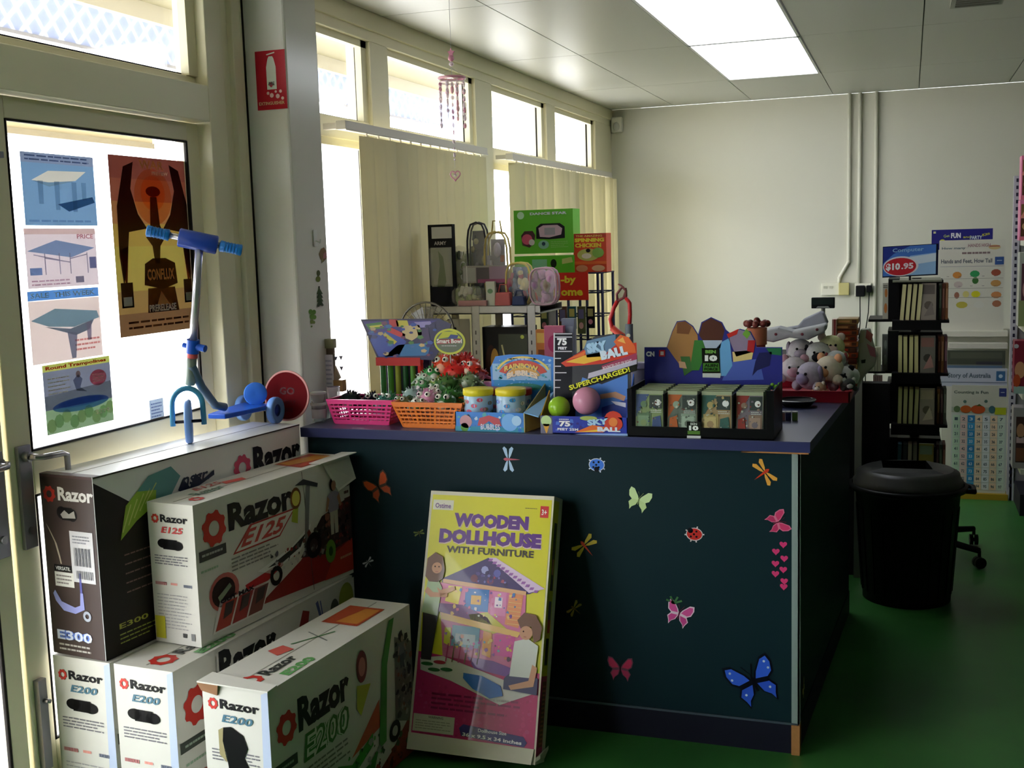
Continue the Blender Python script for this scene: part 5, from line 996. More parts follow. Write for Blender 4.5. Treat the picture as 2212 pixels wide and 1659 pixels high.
for k in range(6):
    x = a.x+0.013+k*(b2.x-a.x-0.026)/5; cc = [(56, 120, 60), (70, 140, 50), (150, 165, 60), (40, 90, 50), (90, 150, 60), (195, 40, 36)][k]
    t_ = thing('balloon_tube', 'thin ' + ['dark green', 'mid green', 'yellow-green', 'deep green', 'light green', 'red'][k] + ' tube in the flared display box', 'tube', (o.location.x+x, yy+0.028, CT+0.0125), group='balloon tubes in the flared display')
    mb = MB(); mb.cyl((0, 0, 0), (0, 0, a.z-0.035), 0.0105, K(*cc, rough=0.25), n=12); mb.obj('tube', t_); mb = MB(); mb.cyl((0, 0, a.z-0.0345), (0, 0, a.z-0.018), 0.0115, K(200, 45, 40, rough=0.3), n=12); mb.obj('cap', t_)

# oval Smart Bowl sign on a stem
yy = 3.70; p = atY(971, 738, yy); o = thing('oval_sign', 'oval yellow-green sign reading Smart Bowl above the red rubber toys', 'sign', (p.x, yy, CT))
zc = p.z-CT; mb = MB(); rx, rz = 0.060, 0.046; mb.prism([(rx*math.cos(k*math.pi/16), 0, zc+rz*math.sin(k*math.pi/16)) for k in range(32)], (0, 0.003, 0), K(200, 205, 80))
c = Cv(mb, (-rx, 0, zc-rz), (2*rx, 0, 0), (0, 0, 2*rz)); c.ell(0.5, 0.5, 0.44, (100, 110, 90), 1, rv=0.42, n=28); c.poly([(0.12, 0.6), (0.3, 0.88), (0.7, 0.9), (0.88, 0.62), (0.5, 0.68)], (190, 195, 60), 2); c.poly([(0.1, 0.4), (0.9, 0.46), (0.85, 0.6), (0.12, 0.58)], (165, 55, 62), 2)
c.poly([(0.45, 0.62), (0.75, 0.62), (0.8, 0.75), (0.55, 0.78)], (60, 70, 130), 3); c.text('Smart Bowl', 0.10, 0.44, 0.17, (235, 235, 225), 4, w=0.8, bold=0.03); c.lines(0.25, 0.3, 0.75, 0.38, 1, (190, 190, 190), 3)
mb.obj('sign_board', o); mb = MB(); mb.cyl((0, 0.004, 0), (0, 0.004, zc-rz*0.8), 0.0025, K(190, 190, 180), n=8); mb.obj('stem', o)

# bubble mixture display
yf = 3.405; x0, x1 = span(984, 1132, yf); o = thing('bubble_display', 'sky blue bubble tub display tray with a rainbow header card', 'display box', (x0, yf, CT)); w = x1-x0; hh = Z_(892, yf)-CT; D = 0.23
m_b = K(52, 128, 215, rough=0.35)
mb = MB(); mb.box(0, 0, 0, w, D, 0.003, m_b); mb.box(0, 0, 0, w, 0.003, hh, m_b); mb.box(0, 0, 0, 0.003, D, hh, m_b)
c = Cv(mb, (0, 0, 0), (w, 0, 0), (0, 0, hh)); c.rect(0.0, 0, 1, 0.25, (60, 150, 180), 1); c.ell(0.16, 0.5, 0.09, (200, 150, 160), 2); c.ell(0.14, 0.2, 0.06, (90, 150, 60), 2); c.poly([(0.33, 0.3), (0.36, 0.7), (0.5, 0.85), (0.65, 0.7), (0.68, 0.3), (0.6, 0.3), (0.5, 0.55), (0.4, 0.3)], (190, 80, 90), 2); c.fleck(0.03, 0.1, 0.97, 0.9, 60, [(80, 160, 225), (130, 185, 240), (50, 120, 195), (90, 170, 180), (190, 215, 240)], 1.2, 0.035, 5); c.text('BUBBLES', 0.38, 0.1, 0.3, (220, 225, 240), 5, w=0.28); c.ell(0.8, 0.5, 0.12, (120, 180, 240), 2); c.ell(0.9, 0.6, 0.07, (170, 210, 245), 3)
mb.prism([(w, 0, 0), (w, D, 0), (w, D, 0.13), (w, 0, hh)], (0.003, 0, 0), K(190, 180, 120)); mb.obj('tray', o)
mb = MB(); yb_ = yf+D; hx0, hx1 = X_(1064, yb_, 800)-x0, X_(1197, yb_, 800)-x0; zt, zb = Z_(766, yb_, 1130)-CT, 0.0
mb.prism([(hx0, D, 0.0), (hx0-0.008, D, zt*0.8), (hx0+0.012, D, zt*0.97), (hx0+0.06, D, zt), (hx1-0.05, D, zt), (hx1, D, zt*0.96), (hx1, D, 0)], (0, 0.003, 0), m_b)
c = Cv(mb, (hx0, D, zt*0.45), (hx1-hx0, 0, 0), (0, 0, zt*0.55)); mkb = lambda q: K(*q, rough=0.3)
c.rect(0.0, 0.30, 0.95, 0.75, (150, 190, 225), 1); c.rect(0.02, 0.02, 0.98, 0.30, (50, 140, 200), 1); c.ell(0.5, 0.12, 0.3, (50, 130, 120), 2, rv=0.1)
c.fleck(0.05, 0.05, 0.95, 0.9, 90, [(90, 165, 225), (150, 200, 240), (60, 140, 205), (70, 160, 190), (185, 215, 240), (60, 140, 150)], 1.3, 0.03, 8)
def arc(u, v, ro, ri, col, l, s=0.35): 
    n = 14; vs = []; 
    for k in range(n+1): a = math.pi*(0.12+0.76*k/n); vs += [(u+ro*math.cos(a), v+ro*s*math.sin(a)*2.2), (u+ri*math.cos(a), v+ri*s*math.sin(a)*2.2)]
    for k in range(n): c.poly([vs[2*k], vs[2*k+1], vs[2*k+3], vs[2*k+2]], col, l)
arc(0.5, 0.34, 0.42, 0.30, (205, 82, 70), 3, 0.55); arc(0.5, 0.30, 0.30, 0.20, (215, 165, 90), 4, 0.55); arc(0.5, 0.40, 0.46, 0.42, (225, 205, 110), 3, 0.55)
c.text('RAINBOW', 0.2, 0.62, 0.15, (230, 200, 110), 6, w=0.55, bold=0.05, arch=0.6); c.text('BUBBLES', 0.24, 0.42, 0.16, (235, 220, 200), 6, w=0.5, bold=0.06, arch=0.6); c.lines(0.25, 0.84, 0.75, 0.93, 1, (190, 210, 235), 3)
mb.obj('header', o)
mb = MB(); mb.prism([(w, 0.0, hh), (w+0.05, 0, 0.05), (hx1, D, 0.03), (hx1, D, zt*0.45)], (0, 0.0, 0.003), K(120, 175, 225)) ; mb.prism([(w+0.003, 0.01, 0.0), (hx1, D-0.01, 0), (hx1, D-0.01, zt*0.40), (w+0.003, 0.01, hh*0.9)], (0.002, 0, 0), K(205, 190, 130)); mb.obj('side_panel', o)
for k, (px, y, lid, where) in enumerate(((1034, 3.465, (225, 210, 50), 'front left'), (1104, 3.465, (225, 205, 50), 'front right'), (1052, 3.575, (190, 60, 50), 'back left'), (1118, 3.575, (185, 60, 60), 'back right'))):
    r = 0.048; zz = Z_(838, y, px)-CT-0.004
    t_ = thing('bubble_tub', ('yellow-lidded' if k < 2 else 'red-lidded') + ' bubble tub, ' + where + ' in the sky blue tray', 'tub', (X_(px, y, 880), y, CT+0.0035), group='bubble tubs in the blue tray')
    mb = MB(); mb.lathe([(0, 0), (r, 0), (r, zz-0.02), (r*0.97, zz-0.018)], K(165, 195, 220, rough=0.2), n=28)
    for a0 in range(30):
        a = -math.pi/2+((a0*7 % 30)-14.5)*0.1; q = V((math.cos(a)*r*1.004, math.sin(a)*r*1.004, zz*(0.16+0.58*((a0*11) % 13)/12))); u = V((-math.sin(a), math.cos(a), 0))
        cc = [(70, 150, 210), (210, 120, 140), (225, 225, 230), (90, 140, 90), (180, 200, 235), (215, 90, 110), (60, 110, 190), (140, 120, 90)][(a0*3+k*3) % 8]
        mb.add([q+u*0.0055*(1+a0 % 2)*math.cos(t1)+V((0, 0, 0.007*math.sin(t1))) for t1 in [j*math.pi/4 for j in range(8)]], [tuple(range(8))], K(*cc, rough=0.3))
    mb.obj('tub', t_); mb = MB(); mb.lathe([(r*1.0, zz-0.022), (r*1.06, zz-0.02), (r*1.06, zz-0.002), (r*1.02, zz), (0, zz)], K(*lid, rough=0.35), n=28); mb.obj('lid', t_)
lathe_thing('plastic_cup', 'small pink cup in front of the rainbow header card', 'cup', 1050, 3.74, 0.02, 0.05, [('cup', [(0, 0.0), (0.012, 0.0), (0.012, 0.05), (0.02, 0.07), (0.022, 0.12), (0.0, 0.118)], K(220, 130, 175, rough=0.3))])

# bouncing ball display (75 feet)
yf = 3.40; yc = 3.50; xo = X_(1168, yf, 930); o = thing('ball_display', 'tall blue and black SKY BALL counter display with a flame banner', 'display box', (xo, yf, CT))
xr = X_(1356, yf, 930)-xo; hh = Z_(900, yf, 1260)-CT
mb = MB(); mb.box(0, 0, 0, xr, 0.10, 0.003, K(40, 70, 160)); mb.box(0.0, 0.0, 0, xr, 0.003, hh, K(36, 56, 165, rough=0.35)); mb.prism([(0.0, 0, 0), (0, 0.1, 0), (0, 0.1, hh*2.2), (0, 0, hh)], (0.003, 0, 0), K(170, 130, 40)); mb.prism([(xr-0.003, 0, 0), (xr-0.003, 0.1, 0), (xr-0.003, 0.1, hh*3.2), (xr-0.003, 0, hh)], (0.003, 0, 0), K(50, 90, 180))
mb.prism([(xr*0.84+0.03*math.cos(a), -0.0, hh*0.82+0.03*math.sin(a)) for a in [k*math.pi/8 for k in range(9)]], (0, 0.003, 0), K(205, 60, 40))
c = Cv(mb, (0, 0, 0), (xr, 0, 0), (0, 0, hh))
c.fleck(0.16, 0.05, 0.97, 0.9, 50, [(40, 66, 180), (30, 48, 150), (70, 110, 205), (50, 40, 130)], 1.2, 0.03, 3); c.rect(0, 0, 0.14, 0.98, (110, 110, 130), 1.5); c.ell(0.07, 0.72, 0.062, (185, 215, 150), 3); c.poly([(0.03, 0.55), (0.11, 0.55), (0.075, 0.02), (0.065, 0.02)], (215, 160, 60), 3); c.text('75', 0.22, 0.42, 0.32, (235, 235, 240), 3, w=0.13, bold=0.05); c.lines(0.22, 0.75, 0.34, 0.9, 1, (200, 205, 230), 3); c.text('FEET 25M', 0.2, 0.2, 0.14, (235, 235, 240), 3, w=0.24, bold=0.03)
c.poly([(0.40, 0.12), (0.72, 0.15), (0.82, 0.42), (0.6, 0.55)], (225, 110, 40), 2); c.poly([(0.44, 0.14), (0.7, 0.2), (0.72, 0.34)], (235, 205, 70), 3); c.ell(0.84, 0.64, 0.105, (205, 62, 40), 3, rv=0.42); c.ell(0.84, 0.74, 0.05, (228, 130, 60), 4)
c.text('SKY', 0.55, 0.5, 0.34, (165, 205, 235), 5, w=0.24, bold=0.06, rot=0.1); c.text('BALL', 0.66, 0.20, 0.26, (225, 230, 240), 5, w=0.26, bold=0.06); c.poly([(0.4, 0.0), (1, 0.0), (1, 0.12), (0.6, 0.08)], (150, 185, 235), 3); c.ell(0.56, 0.92, 0.1, (160, 175, 90), 3, rv=0.13)
mb.obj('tray', o)
mb = MB(); yc_ = yc-yf
def S(px, py): p = atY(px, py, yc); return V((p.x-xo, yc_, p.z-CT))
out = [(1196, 938), (1196, 719), (1237, 719), (1237, 770), (1262, 752), (1268, 742), (1284, 728), (1315, 722), (1345, 722), (1366, 742), (1376, 768), (1377, 792), (1357, 808), (1357, 938)]
mb.prism([S(*q) for q in out], (0, 0.003, 0), K(48, 50, 56, rough=0.4))
def P(pxs, col, l=1): mb.add([S(*q)+V((0, -0.0006*l, 0)) for q in pxs], [tuple(range(len(pxs)))], K(*col, rough=0.3))
P([(1196, 868), (1196, 719), (1236, 719), (1236, 862)], (22, 24, 34))
for y_, l_ in ((720, 38), (727, 38), (758, 38), (773, 14), (790, 14), (804, 26), (820, 14), (836, 12)): P([(1198, y_+2), (1198, y_), (1198+l_, y_), (1198+l_, y_+2)], (205, 205, 215), 2)
P([(1196, 868), (1196, 719), (1199, 719), (1199, 868)], (190, 190, 200), 3)
def ctext(t, px, py, hpx, wpx, col, l, rot=0.0, bold=0.05):
    k = yc/F_PX*1.04; cc = Cv(mb, S(px, py), (1, 0, 0), (0, 0, 1), step=0.0006); cc.text(t, 0, 0, hpx*k, col, l, w=wpx*k, bold=bold, rot=rot)
ctext('75', 1204, 746, 16, 22, (235, 235, 240), 3); ctext('FEET', 1206, 755, 6, 20, (225, 225, 235), 3)
P([(1245, 862), (1258, 815), (1300, 830), (1356, 808), (1356, 938), (1240, 938)], (82, 130, 205), 1); P([(1300, 880), (1356, 862), (1356, 938), (1300, 938)], (58, 76, 150), 2)
P([(1296, 852), (1330, 846), (1352, 856), (1348, 866), (1325, 858), (1298, 862)], (198, 150, 120), 3); P([(1320, 866), (1352, 870), (1352, 880), (1330, 874)], (225, 225, 235), 3)
P([(1212, 784), (1268, 752), (1300, 748), (1375, 740), (1376, 765), (1300, 786), (1222, 792)], (205, 55, 35), 2); P([(1222, 782), (1268, 766), (1302, 760), (1302, 776), (1262, 786)], (235, 185, 60), 3); P([(1228, 776), (1266, 757), (1262, 768)], (225, 110, 40), 4)
P([(1262, 752), (1268, 736), (1330, 722), (1330, 745), (1300, 770), (1268, 772)], (96, 130, 165), 3)
P([(1326, 738), (1340, 723), (1358, 728), (1372, 748), (1374, 762), (1345, 762)], (225, 105, 50), 4); P([(1334, 736), (1346, 728), (1352, 742)], (240, 180, 90), 5)
ctext('SKY', 1270, 764, 22, 46, (165, 205, 235), 6, rot=0.18, bold=0.08); ctext('BALL', 1300, 778, 20, 60, (215, 230, 245), 6, rot=0.22, bold=0.08)
P([(1300, 790), (1376, 762), (1376, 782), (1302, 806)], (160, 58, 90), 3); P([(1272, 806), (1376, 776), (1376, 786), (1270, 818)], (190, 185, 205), 4); ctext('BOUNCES OUT OF SIGHT', 1304, 799, 7, 66, (230, 210, 220), 5, rot=0.27, bold=0.02)
P([(1229, 834), (1377, 786), (1377, 800), (1229, 848)], (26, 28, 22), 5); ctext('SUPERCHARGED!', 1232, 843, 11, 142, (225, 225, 50), 7, rot=0.305, bold=0.03)
mb.obj('header', o)
for px, py, y, r, col, lb in ((1208, 880, 3.455, 0.036, (140, 185, 45), 'bright green glossy ball sitting in the SKY BALL tray'), (1267, 866, 3.452, 0.045, (205, 140, 165), 'large pink glossy ball sitting in the SKY BALL tray')):
    p = atY(px, py, y); b_ = MB(); b_.ball((0, 0, 0), r, K(*col, rough=0.12, alpha=0.95), n=28, m=18); bo = b_.obj('bouncy_ball'); bo.location = (p.x, y, max(p.z, CT+0.004+r)); tag(bo, lb, 'ball', 'bouncy balls in the tray')

# card pack display (black tray, dark blue header)
yf = 3.392; yh = 3.63; xo = X_(1356, yf, 930); x1 = X_(1672, yf, 930)-xo; o = thing('card_pack_display', 'black counter display of trading card packs with a dark blue header', 'display box', (xo, yf, CT))
ht = Z_(842, yf, 1500)-CT; Dp = yh-yf; mk_ = K(14, 15, 16, rough=0.35)
mb = MB(); mb.box(0, 0, 0, x1, Dp, 0.003, mk_); mb.box(0, 0, 0, x1, 0.004, 0.032, mk_); mb.box(0, 0, 0.032, 0.014, 0.004, ht, mk_); mb.box(x1-0.022, 0, 0.032, x1, 0.004, ht, mk_); mb.box(0, 0.004, 0, 0.004, Dp, ht, mk_); mb.box(x1-0.004, 0.004, 0, x1, Dp, ht, mk_)
for u in (0.255, 0.49, 0.725): mb.box(x1*u-0.002, 0.001, 0.03, x1*u+0.002, Dp, ht*0.9, mk_)
c = Cv(mb, (0, 0, 0), (x1, 0, 0), (0, 0, ht)); c.rect(0.415, -0.02, 0.51, 0.34, (20, 26, 18), 1); c.text('BEN', 0.44, 0.27, 0.05, (190, 200, 190), 2, w=0.045); c.text('10', 0.43, 0.16, 0.10, (225, 232, 225), 3, w=0.065, bold=0.06); c.rect(0.42, 0.08, 0.505, 0.15, (78, 120, 40), 2); c.rect(0.415, -0.0, 0.51, 0.05, (200, 205, 200), 2)
mb.obj('tray', o)
mb = MB(); m_h = K(46, 50, 132, rough=0.3)
def S2(px, py, l=0): p = atY(px, py, yh); return V((p.x-xo, Dp-0.0006*l, p.z-CT))
top = [(1392, 842), (1392, 750), (1440, 750), (1452, 715), (1462, 694), (1480, 692), (1497, 704), (1508, 722), (1515, 696), (1536, 685), (1560, 696), (1568, 712), (1580, 722), (1598, 710), (1622, 716), (1632, 735), (1634, 750), (1690, 750), (1690, 842)]
mb.prism([S2(*q) for q in top], (0, 0.003, 0), m_h)
def P2(pxs, col, l=1): mb.add([S2(*q, l) for q in pxs], [tuple(range(len(pxs)))], K(*col, rough=0.3))
P2([(1441, 750), (1453, 716), (1463, 696), (1480, 694), (1496, 706), (1507, 724), (1510, 780), (1470, 790), (1455, 770)], (165, 120, 70)); P2([(1463, 697), (1480, 694), (1494, 706), (1488, 722), (1462, 720)], (120, 76, 44), 2)
P2([(1510, 724), (1517, 698), (1536, 687), (1558, 698), (1565, 714), (1560, 735), (1518, 735)], (82, 46, 36), 1); P2([(1518, 735), (1560, 735), (1556, 752), (1540, 760), (1524, 752)], (170, 185, 205), 2)
P2([(1500, 735), (1518, 735), (1526, 760), (1510, 800), (1490, 800)], (58, 120, 52), 2); P2([(1560, 738), (1576, 730), (1582, 790), (1568, 812), (1535, 812), (1540, 760)], (105, 165, 215), 2)
P2([(1570, 722), (1598, 712), (1620, 718), (1630, 736), (1628, 760), (1590, 770), (1580, 745)], (140, 125, 150), 2); P2([(1570, 722), (1596, 710), (1592, 722), (1574, 730)], (190, 45, 40), 3); P2([(1604, 722), (1612, 710), (1622, 720), (1614, 732)], (110, 160, 60), 3); P2([(1616, 735), (1632, 735), (1628, 762), (1614, 758)], (170, 40, 44), 3)
P2([(1582, 760), (1628, 756), (1624, 776), (1584, 782)], (215, 195, 130), 2); P2([(1575, 782), (1640, 775), (1650, 820), (1560, 822)], (78, 98, 180), 1); P2([(1470, 770), (1490, 770), (1496, 800), (1478, 812)], (62, 110, 56), 3); P2([(1466, 780), (1480, 782), (1484, 796), (1468, 794)], (205, 165, 130), 4)
P2([(1640, 762), (1668, 760), (1662, 790), (1636, 800), (1625, 812), (1632, 780)], (34, 36, 84), 2); P2([(1655, 752), (1688, 752), (1688, 768), (1664, 765)], (40, 110, 70), 2)
P2([(1516, 752), (1554, 752), (1556, 806), (1518, 806)], (22, 26, 18), 5); P2([(1519, 784), (1553, 784), (1555, 802), (1519, 802)], (70, 130, 44), 6); P2([(1518, 806), (1558, 806), (1556, 816), (1518, 815)], (200, 208, 205), 5)
def t2x(t, px, py, hp, wp, col, l, bold=0.05): k = yh/F_PX*1.04; Cv(mb, S2(px, py), (1, 0, 0), (0, 0, 1), step=0.0006).text(t, 0, 0, hp*k, col, l, w=wp*k, bold=bold)
t2x('BEN', 1524, 763, 7, 22, (110, 170, 70), 7); t2x('10', 1523, 780, 13, 26, (232, 236, 232), 8, 0.08); t2x('ALIEN', 1522, 792, 6, 28, (20, 40, 16), 8); t2x('FORCE', 1522, 800, 6, 28, (20, 40, 16), 8)
t2x('CN', 1396, 770, 11, 18, (225, 228, 235), 4, 0.06); P2([(1424, 756), (1437, 756), (1437, 770), (1424, 770)], (200, 40, 50), 4); P2([(1427, 759), (1434, 759), (1434, 767), (1427, 767)], (230, 225, 225), 5)
mb.obj('header', o)
PC = [((120, 140, 92), (92, 120, 88), (60, 80, 120)), ((92, 104, 92), (130, 150, 130), (170, 90, 40)), ((150, 130, 92), (165, 150, 96), (50, 90, 80)), ((110, 104, 110), (130, 110, 92), (130, 50, 40))]
for k in range(4):
    u0, u1 = (0.05, 0.275, 0.51, 0.745)[k], (0.245, 0.48, 0.715, 0.925)[k]
    for j in range(5):
        t_ = thing('card_pack', 'pack of trading cards, ' + ('front' if j == 0 else ['', 'second', 'third', 'fourth', 'rearmost'][j]) + ' in the ' + ['far left', 'middle left', 'middle right', 'far right'][k] + ' slot', 'card pack', (xo+x1*u0, yf+0.010+j*0.040, CT+0.0035), rot=(math.radians(-5), 0, 0), group='card packs in the black display')
        w_, h_ = x1*(u1-u0), ht*0.93; mb = MB(); mb.box(0, 0, 0, w_, 0.034, h_, K(150, 160, 130, rough=0.3)); A, B2, C2 = PC[k]
        c = Cv(mb, (0, 0, 0), (w_, 0, 0), (0, 0, h_)); c.rect(0.02, 0.02, 0.98, 0.92, A, 1); (c.fleck(0.08, 0.06, 0.92, 0.88, 40, [A, B2, C2, (60, 70, 66), (170, 176, 160), (90, 60, 50)], 5.5, 0.05, k+50) if j == 0 else None); c.poly([(0.02, 0.4), (0.5, 0.92), (0.02, 0.92)], C2, 2); c.rect(0.06+0.4*(k % 2), 0.04, 0.56+0.4*(k % 2), 0.5, B2, 3); c.rect(0.5, 0.6, 0.95, 0.9, (50, 62, 56), 3); c.ell(0.8, 0.74, 0.11, (215, 220, 215), 4, rv=0.07); c.ell(0.3, 0.7, 0.12, B2, 4, n=9); c.poly([(0.6, 0.1), (0.95, 0.12), (0.9, 0.45), (0.62, 0.4)] if k % 2 == 0 else [(0.05, 0.1), (0.38, 0.12), (0.3, 0.45), (0.08, 0.4)], C2, 4)
        c.rect(0.1+0.4*(k % 2), 0.1, 0.5+0.4*(k % 2), 0.44, tuple(min(255, q+22) for q in B2), 5); c.ell(0.3+0.4*(k % 2), 0.28, 0.12, A, 6, n=7); c.lines(0.55, 0.5, 0.95, 0.58, 2, (190, 200, 190), 4)
        c3 = Cv(mb, (0, 0, h_), (w_, 0, 0), (0, 0.034, 0)); c3.rect(0, 0, 1, 1, (190, 200, 150), 1); c3.rect(0, 0.4, 1, 0.6, (110, 130, 80), 2)
        mb.obj('wrapper', t_)
# ================================================================ SHELF OF TOYS by the window
m_gal = K(168, 166, 158, rough=0.4, metal=0.5, noise=0.12, nscale=40)
YS = 4.78; zs = Z_(662, YS, 1040); sx0, sx1 = -2.10, X_(1166, YS, 660)
o = thing('metal_shelving', 'grey slotted metal shelving under the bagged toys, by the window', 'shelving', (sx0, YS, 0)); W = sx1-sx0
for zz in (zs, zs-0.42, 0.35):
    mb = MB(); mb.box(0, 0, zz-0.035, W, 0.34, zz-0.03, m_gal); mb.box(0, 0, zz-0.035, W, 0.003, zz, m_gal); mb.box(0, 0.337, zz-0.035, W, 0.34, zz, m_gal); mb.box(0.002, 0.002, zz-0.003, W-0.002, 0.338, zz, m_gal); mb.obj('shelf', o)
for px in (930, 1029, 1149):
    x = max(0.002, X_(px, YS, 720)-sx0-0.02)
    for yy_ in (-0.004, 0.31):
        mb = MB(); mb.box(x, yy_, 0, x+0.038, yy_+0.003, zs+0.002, m_gal); mb.box(x, yy_, 0, x+0.003, yy_+0.034, zs+0.002, m_gal)
        for k in range(26): mb.box(x+0.016, yy_-0.0006, 0.05+k*0.045, x+0.022, yy_, 0.068+k*0.045, K(70, 70, 68))
        mb.obj('post', o)
mb = MB(); x0, x1 = X_(969, YS, 700)-sx0, X_(1016, YS, 700)-sx0; mb.box(x0, -0.012, zs-0.30, x1, -0.006, zs-0.055, K(160, 156, 140)); mb.cyl((x0+0.035, -0.014, zs-0.10), (x0+0.035, -0.012, zs-0.10), 0.008, m_black); plab(mb.obj('end_panel', o), 'pale panel with a black dot')
m_bag = K(225, 225, 212, rough=0.12, alpha=0.2, spec=0.9)
def boxpx(name, label, cat, px0, py0, px1, py1, y, depth, col, draw=None, group=None, z=None, rough=0.4, rz=0):
    a, b2 = atY(px0, py1, y), atY(px1, py0, y); z0 = a.z if z is None else z; w, h = b2.x-a.x, b2.z-z0
    o = thing(name, label, cat, (a.x, y, z0), rz=rz, group=group); mb = MB(); mb.box(0, 0, 0, w, depth, h, K(*col, rough=rough))
    c = Cv(mb, (0, 0, 0), (w, 0, 0), (0, 0, h), mk=lambda q: K(*q, rough=rough))
    if draw: draw(c)
    mb.obj('carton' if 'box' in cat else 'body', o, bevel=0.001); return o, w, h
zt_ = zs+0.0015
# tall black blister card
o, w, h = boxpx('blister_pack', 'tall black-framed pack with a white label, leftmost on the toy shelf', 'toy pack', 930, 484, 976, 660, 4.81, 0.035, (26, 26, 28), lambda c: (c.rect(0.16, 0.83, 0.98, 0.97, (205, 205, 195), 1), c.rect(0.1, 0.05, 0.95, 0.72, (150, 152, 130), 1), c.poly([(0.3, 0.2), (0.45, 0.5), (0.4, 0.68), (0.6, 0.6), (0.7, 0.3), (0.5, 0.15)], (92, 108, 60), 2), c.rect(0.1, 0.05, 0.98, 0.24, (24, 24, 34), 3), c.text('ARMY', 0.25, 0.75, 0.045, (190, 190, 180), 2, w=0.5)), z=zt_)
mb = MB(); mb.box(w*0.12, -0.03, h*0.25, w*0.95, 0, h*0.72, m_bag); mb.obj('bubble', o, bevel=0.008)
def bagged(label, px0, py0, px1, py1, y, cols, trim=None, seed=1, handle=False, name='bagged_toy', n=9):
    rd = random.Random(seed); a, b2 = atY(px0, py1, y), atY(px1, py0, y); w, h = b2.x-a.x, b2.z-zt_; o = thing(name, label, 'toy pack', (a.x+w/2, y, zt_)); d = min(0.05, w*0.4)
    mb = MB(); vs = []; prof = []
    for k in range(17):
        t = k/16*2*math.pi; prof.append((w/2*math.copysign(abs(math.cos(t))**0.6, math.cos(t)), h/2+h/2*math.copysign(abs(math.sin(t))**0.6, math.sin(t))))
    mb.prism([(x, -d/2, z) for x, z in prof[:-1]], (0, d, 0), m_bag); mb.obj('bag', o, bevel=0.004)
    if trim:
        mb = MB()
        for s_ in (-d/2, d/2): mb.tube([(x, s_, z) for x, z in prof[:-1]], 0.005, K(*trim, rough=0.4), n=6, closed=True)
        mb.obj('piping', o)
    if handle: mb = MB(); mb.tube([(-w*0.22, 0, h*0.97), (-w*0.15, 0, h*1.15), (w*0.15, 0, h*1.15), (w*0.22, 0, h*0.97)], 0.004, K(*(trim or (200, 200, 200))), n=6); mb.obj('handle', o)
    mb = MB()
    for k in range(n*2):
        x, z = rd.uniform(-0.38, 0.38)*w, rd.uniform(0.14, 0.84)*h; m = K(*cols[k % len(cols)], rough=0.4); r = rd.uniform(0.10, 0.2)*min(w, h)
        if k % 3: mb.ball((x, rd.uniform(-0.2, 0.05)*d, z), r, m, n=8, m=6, sc=(1, min(1, d/2.4/r), rd.uniform(0.8, 1.8)))
        else: mb.bar((x, -d*0.2, z-r), (x+r*rd.uniform(-1, 1), -d*0.2, z+r*1.2), r*0.8, d*0.3, m)
    mb.box(-w*0.3, d*0.2, h*0.08, w*0.3, d*0.25, h*0.9, K(*cols[0], rough=0.5)); mb.obj('toy', o)
AR = [(168, 172, 130), (110, 128, 62), (70, 80, 52), (205, 205, 190), (140, 156, 90)]
bagged('clear pack of green army figures beside the black-framed pack', 980, 530, 1008, 658, 4.87, AR, seed=2)
bagged('wide clear pack of green toy soldiers in the middle of the toy shelf', 1004, 533, 1062, 612, 4.98, AR, seed=3, n=14)
bagged('low clear pack of small green toys at the front of the shelf', 980, 618, 1045, 658, 4.83, AR, seed=4, n=14)
boxpx('toy_box', 'grey and plum gift box across the middle of the toy shelf', 'box', 1000, 573, 1092, 612, 4.84, 0.05, (150, 145, 138), lambda c: (c.rect(0.32, 0.0, 0.62, 0.9, (72, 62, 66), 1), c.rect(0.62, 0.1, 1.0, 0.95, (148, 120, 140), 1), c.rect(0.35, 0.0, 1.0, 0.22, (150, 70, 110), 2), c.rect(0.02, 0.1, 0.3, 0.9, (165, 165, 158), 1), c.line(0.1, 0, 0.1, 1, 0.004, (220, 220, 215), 2)))
bagged('big clear backpack with yellow piping on the toy shelf', 1050, 500, 1098, 560, 4.90, [(150, 145, 160), (150, 80, 50), (190, 180, 200), (90, 88, 110)], trim=(205, 185, 110), seed=7, handle=True, n=7)
bagged('dark handled toy bag with a triangular strap on the toy shelf', 1012, 480, 1052, 532, 4.94, [(80, 82, 98), (170, 160, 120), (120, 115, 130)], trim=(60, 58, 66), seed=8, n=6)
bagged('clear bag with yellow piping and coloured beads in the shelf middle', 1098, 567, 1148, 655, 4.85, [(120, 135, 165), (170, 90, 110), (205, 195, 150), (60, 80, 120)], trim=(210, 190, 110), seed=9, n=12)
bagged('purple and pink purse-shaped toy pack at the right end of the shelf', 1149, 578, 1204, 652, 4.84, [(150, 105, 145), (205, 150, 190), (130, 110, 90), (175, 130, 165)], trim=(200, 165, 180), seed=10, n=14)
def bag(label, px0, py0, px1, py1, y, col):
    a, b2 = atY(px0, py1, y), atY(px1, py0, y); w, h = b2.x-a.x, b2.z-zt_; o = thing('toy_handbag', label, 'toy bag', (a.x+w/2, y, zt_)); mb = MB(); mb.prism([(-w/2, -0.02, 0), (w/2, -0.02, 0), (w*0.42, -0.02, h*0.6), (-w*0.42, -0.02, h*0.6)], (0, 0.04, 0), K(*col)); mb.obj('body', o, bevel=0.005)
    mb = MB(); mb.tube([(-w*0.3, 0, h*0.6), (-w*0.2, 0, h*0.95), (w*0.2, 0, h*0.95), (w*0.3, 0, h*0.6)], 0.0035, K(*col), n=6); mb.obj('strap', o)
bag('small reddish toy handbag at the front of the toy shelf', 1071, 612, 1105, 657, 4.81, (185, 95, 92)); bag('small dark blue toy bag beside the reddish handbag', 1108, 626, 1136, 656, 4.81, (40, 54, 92))
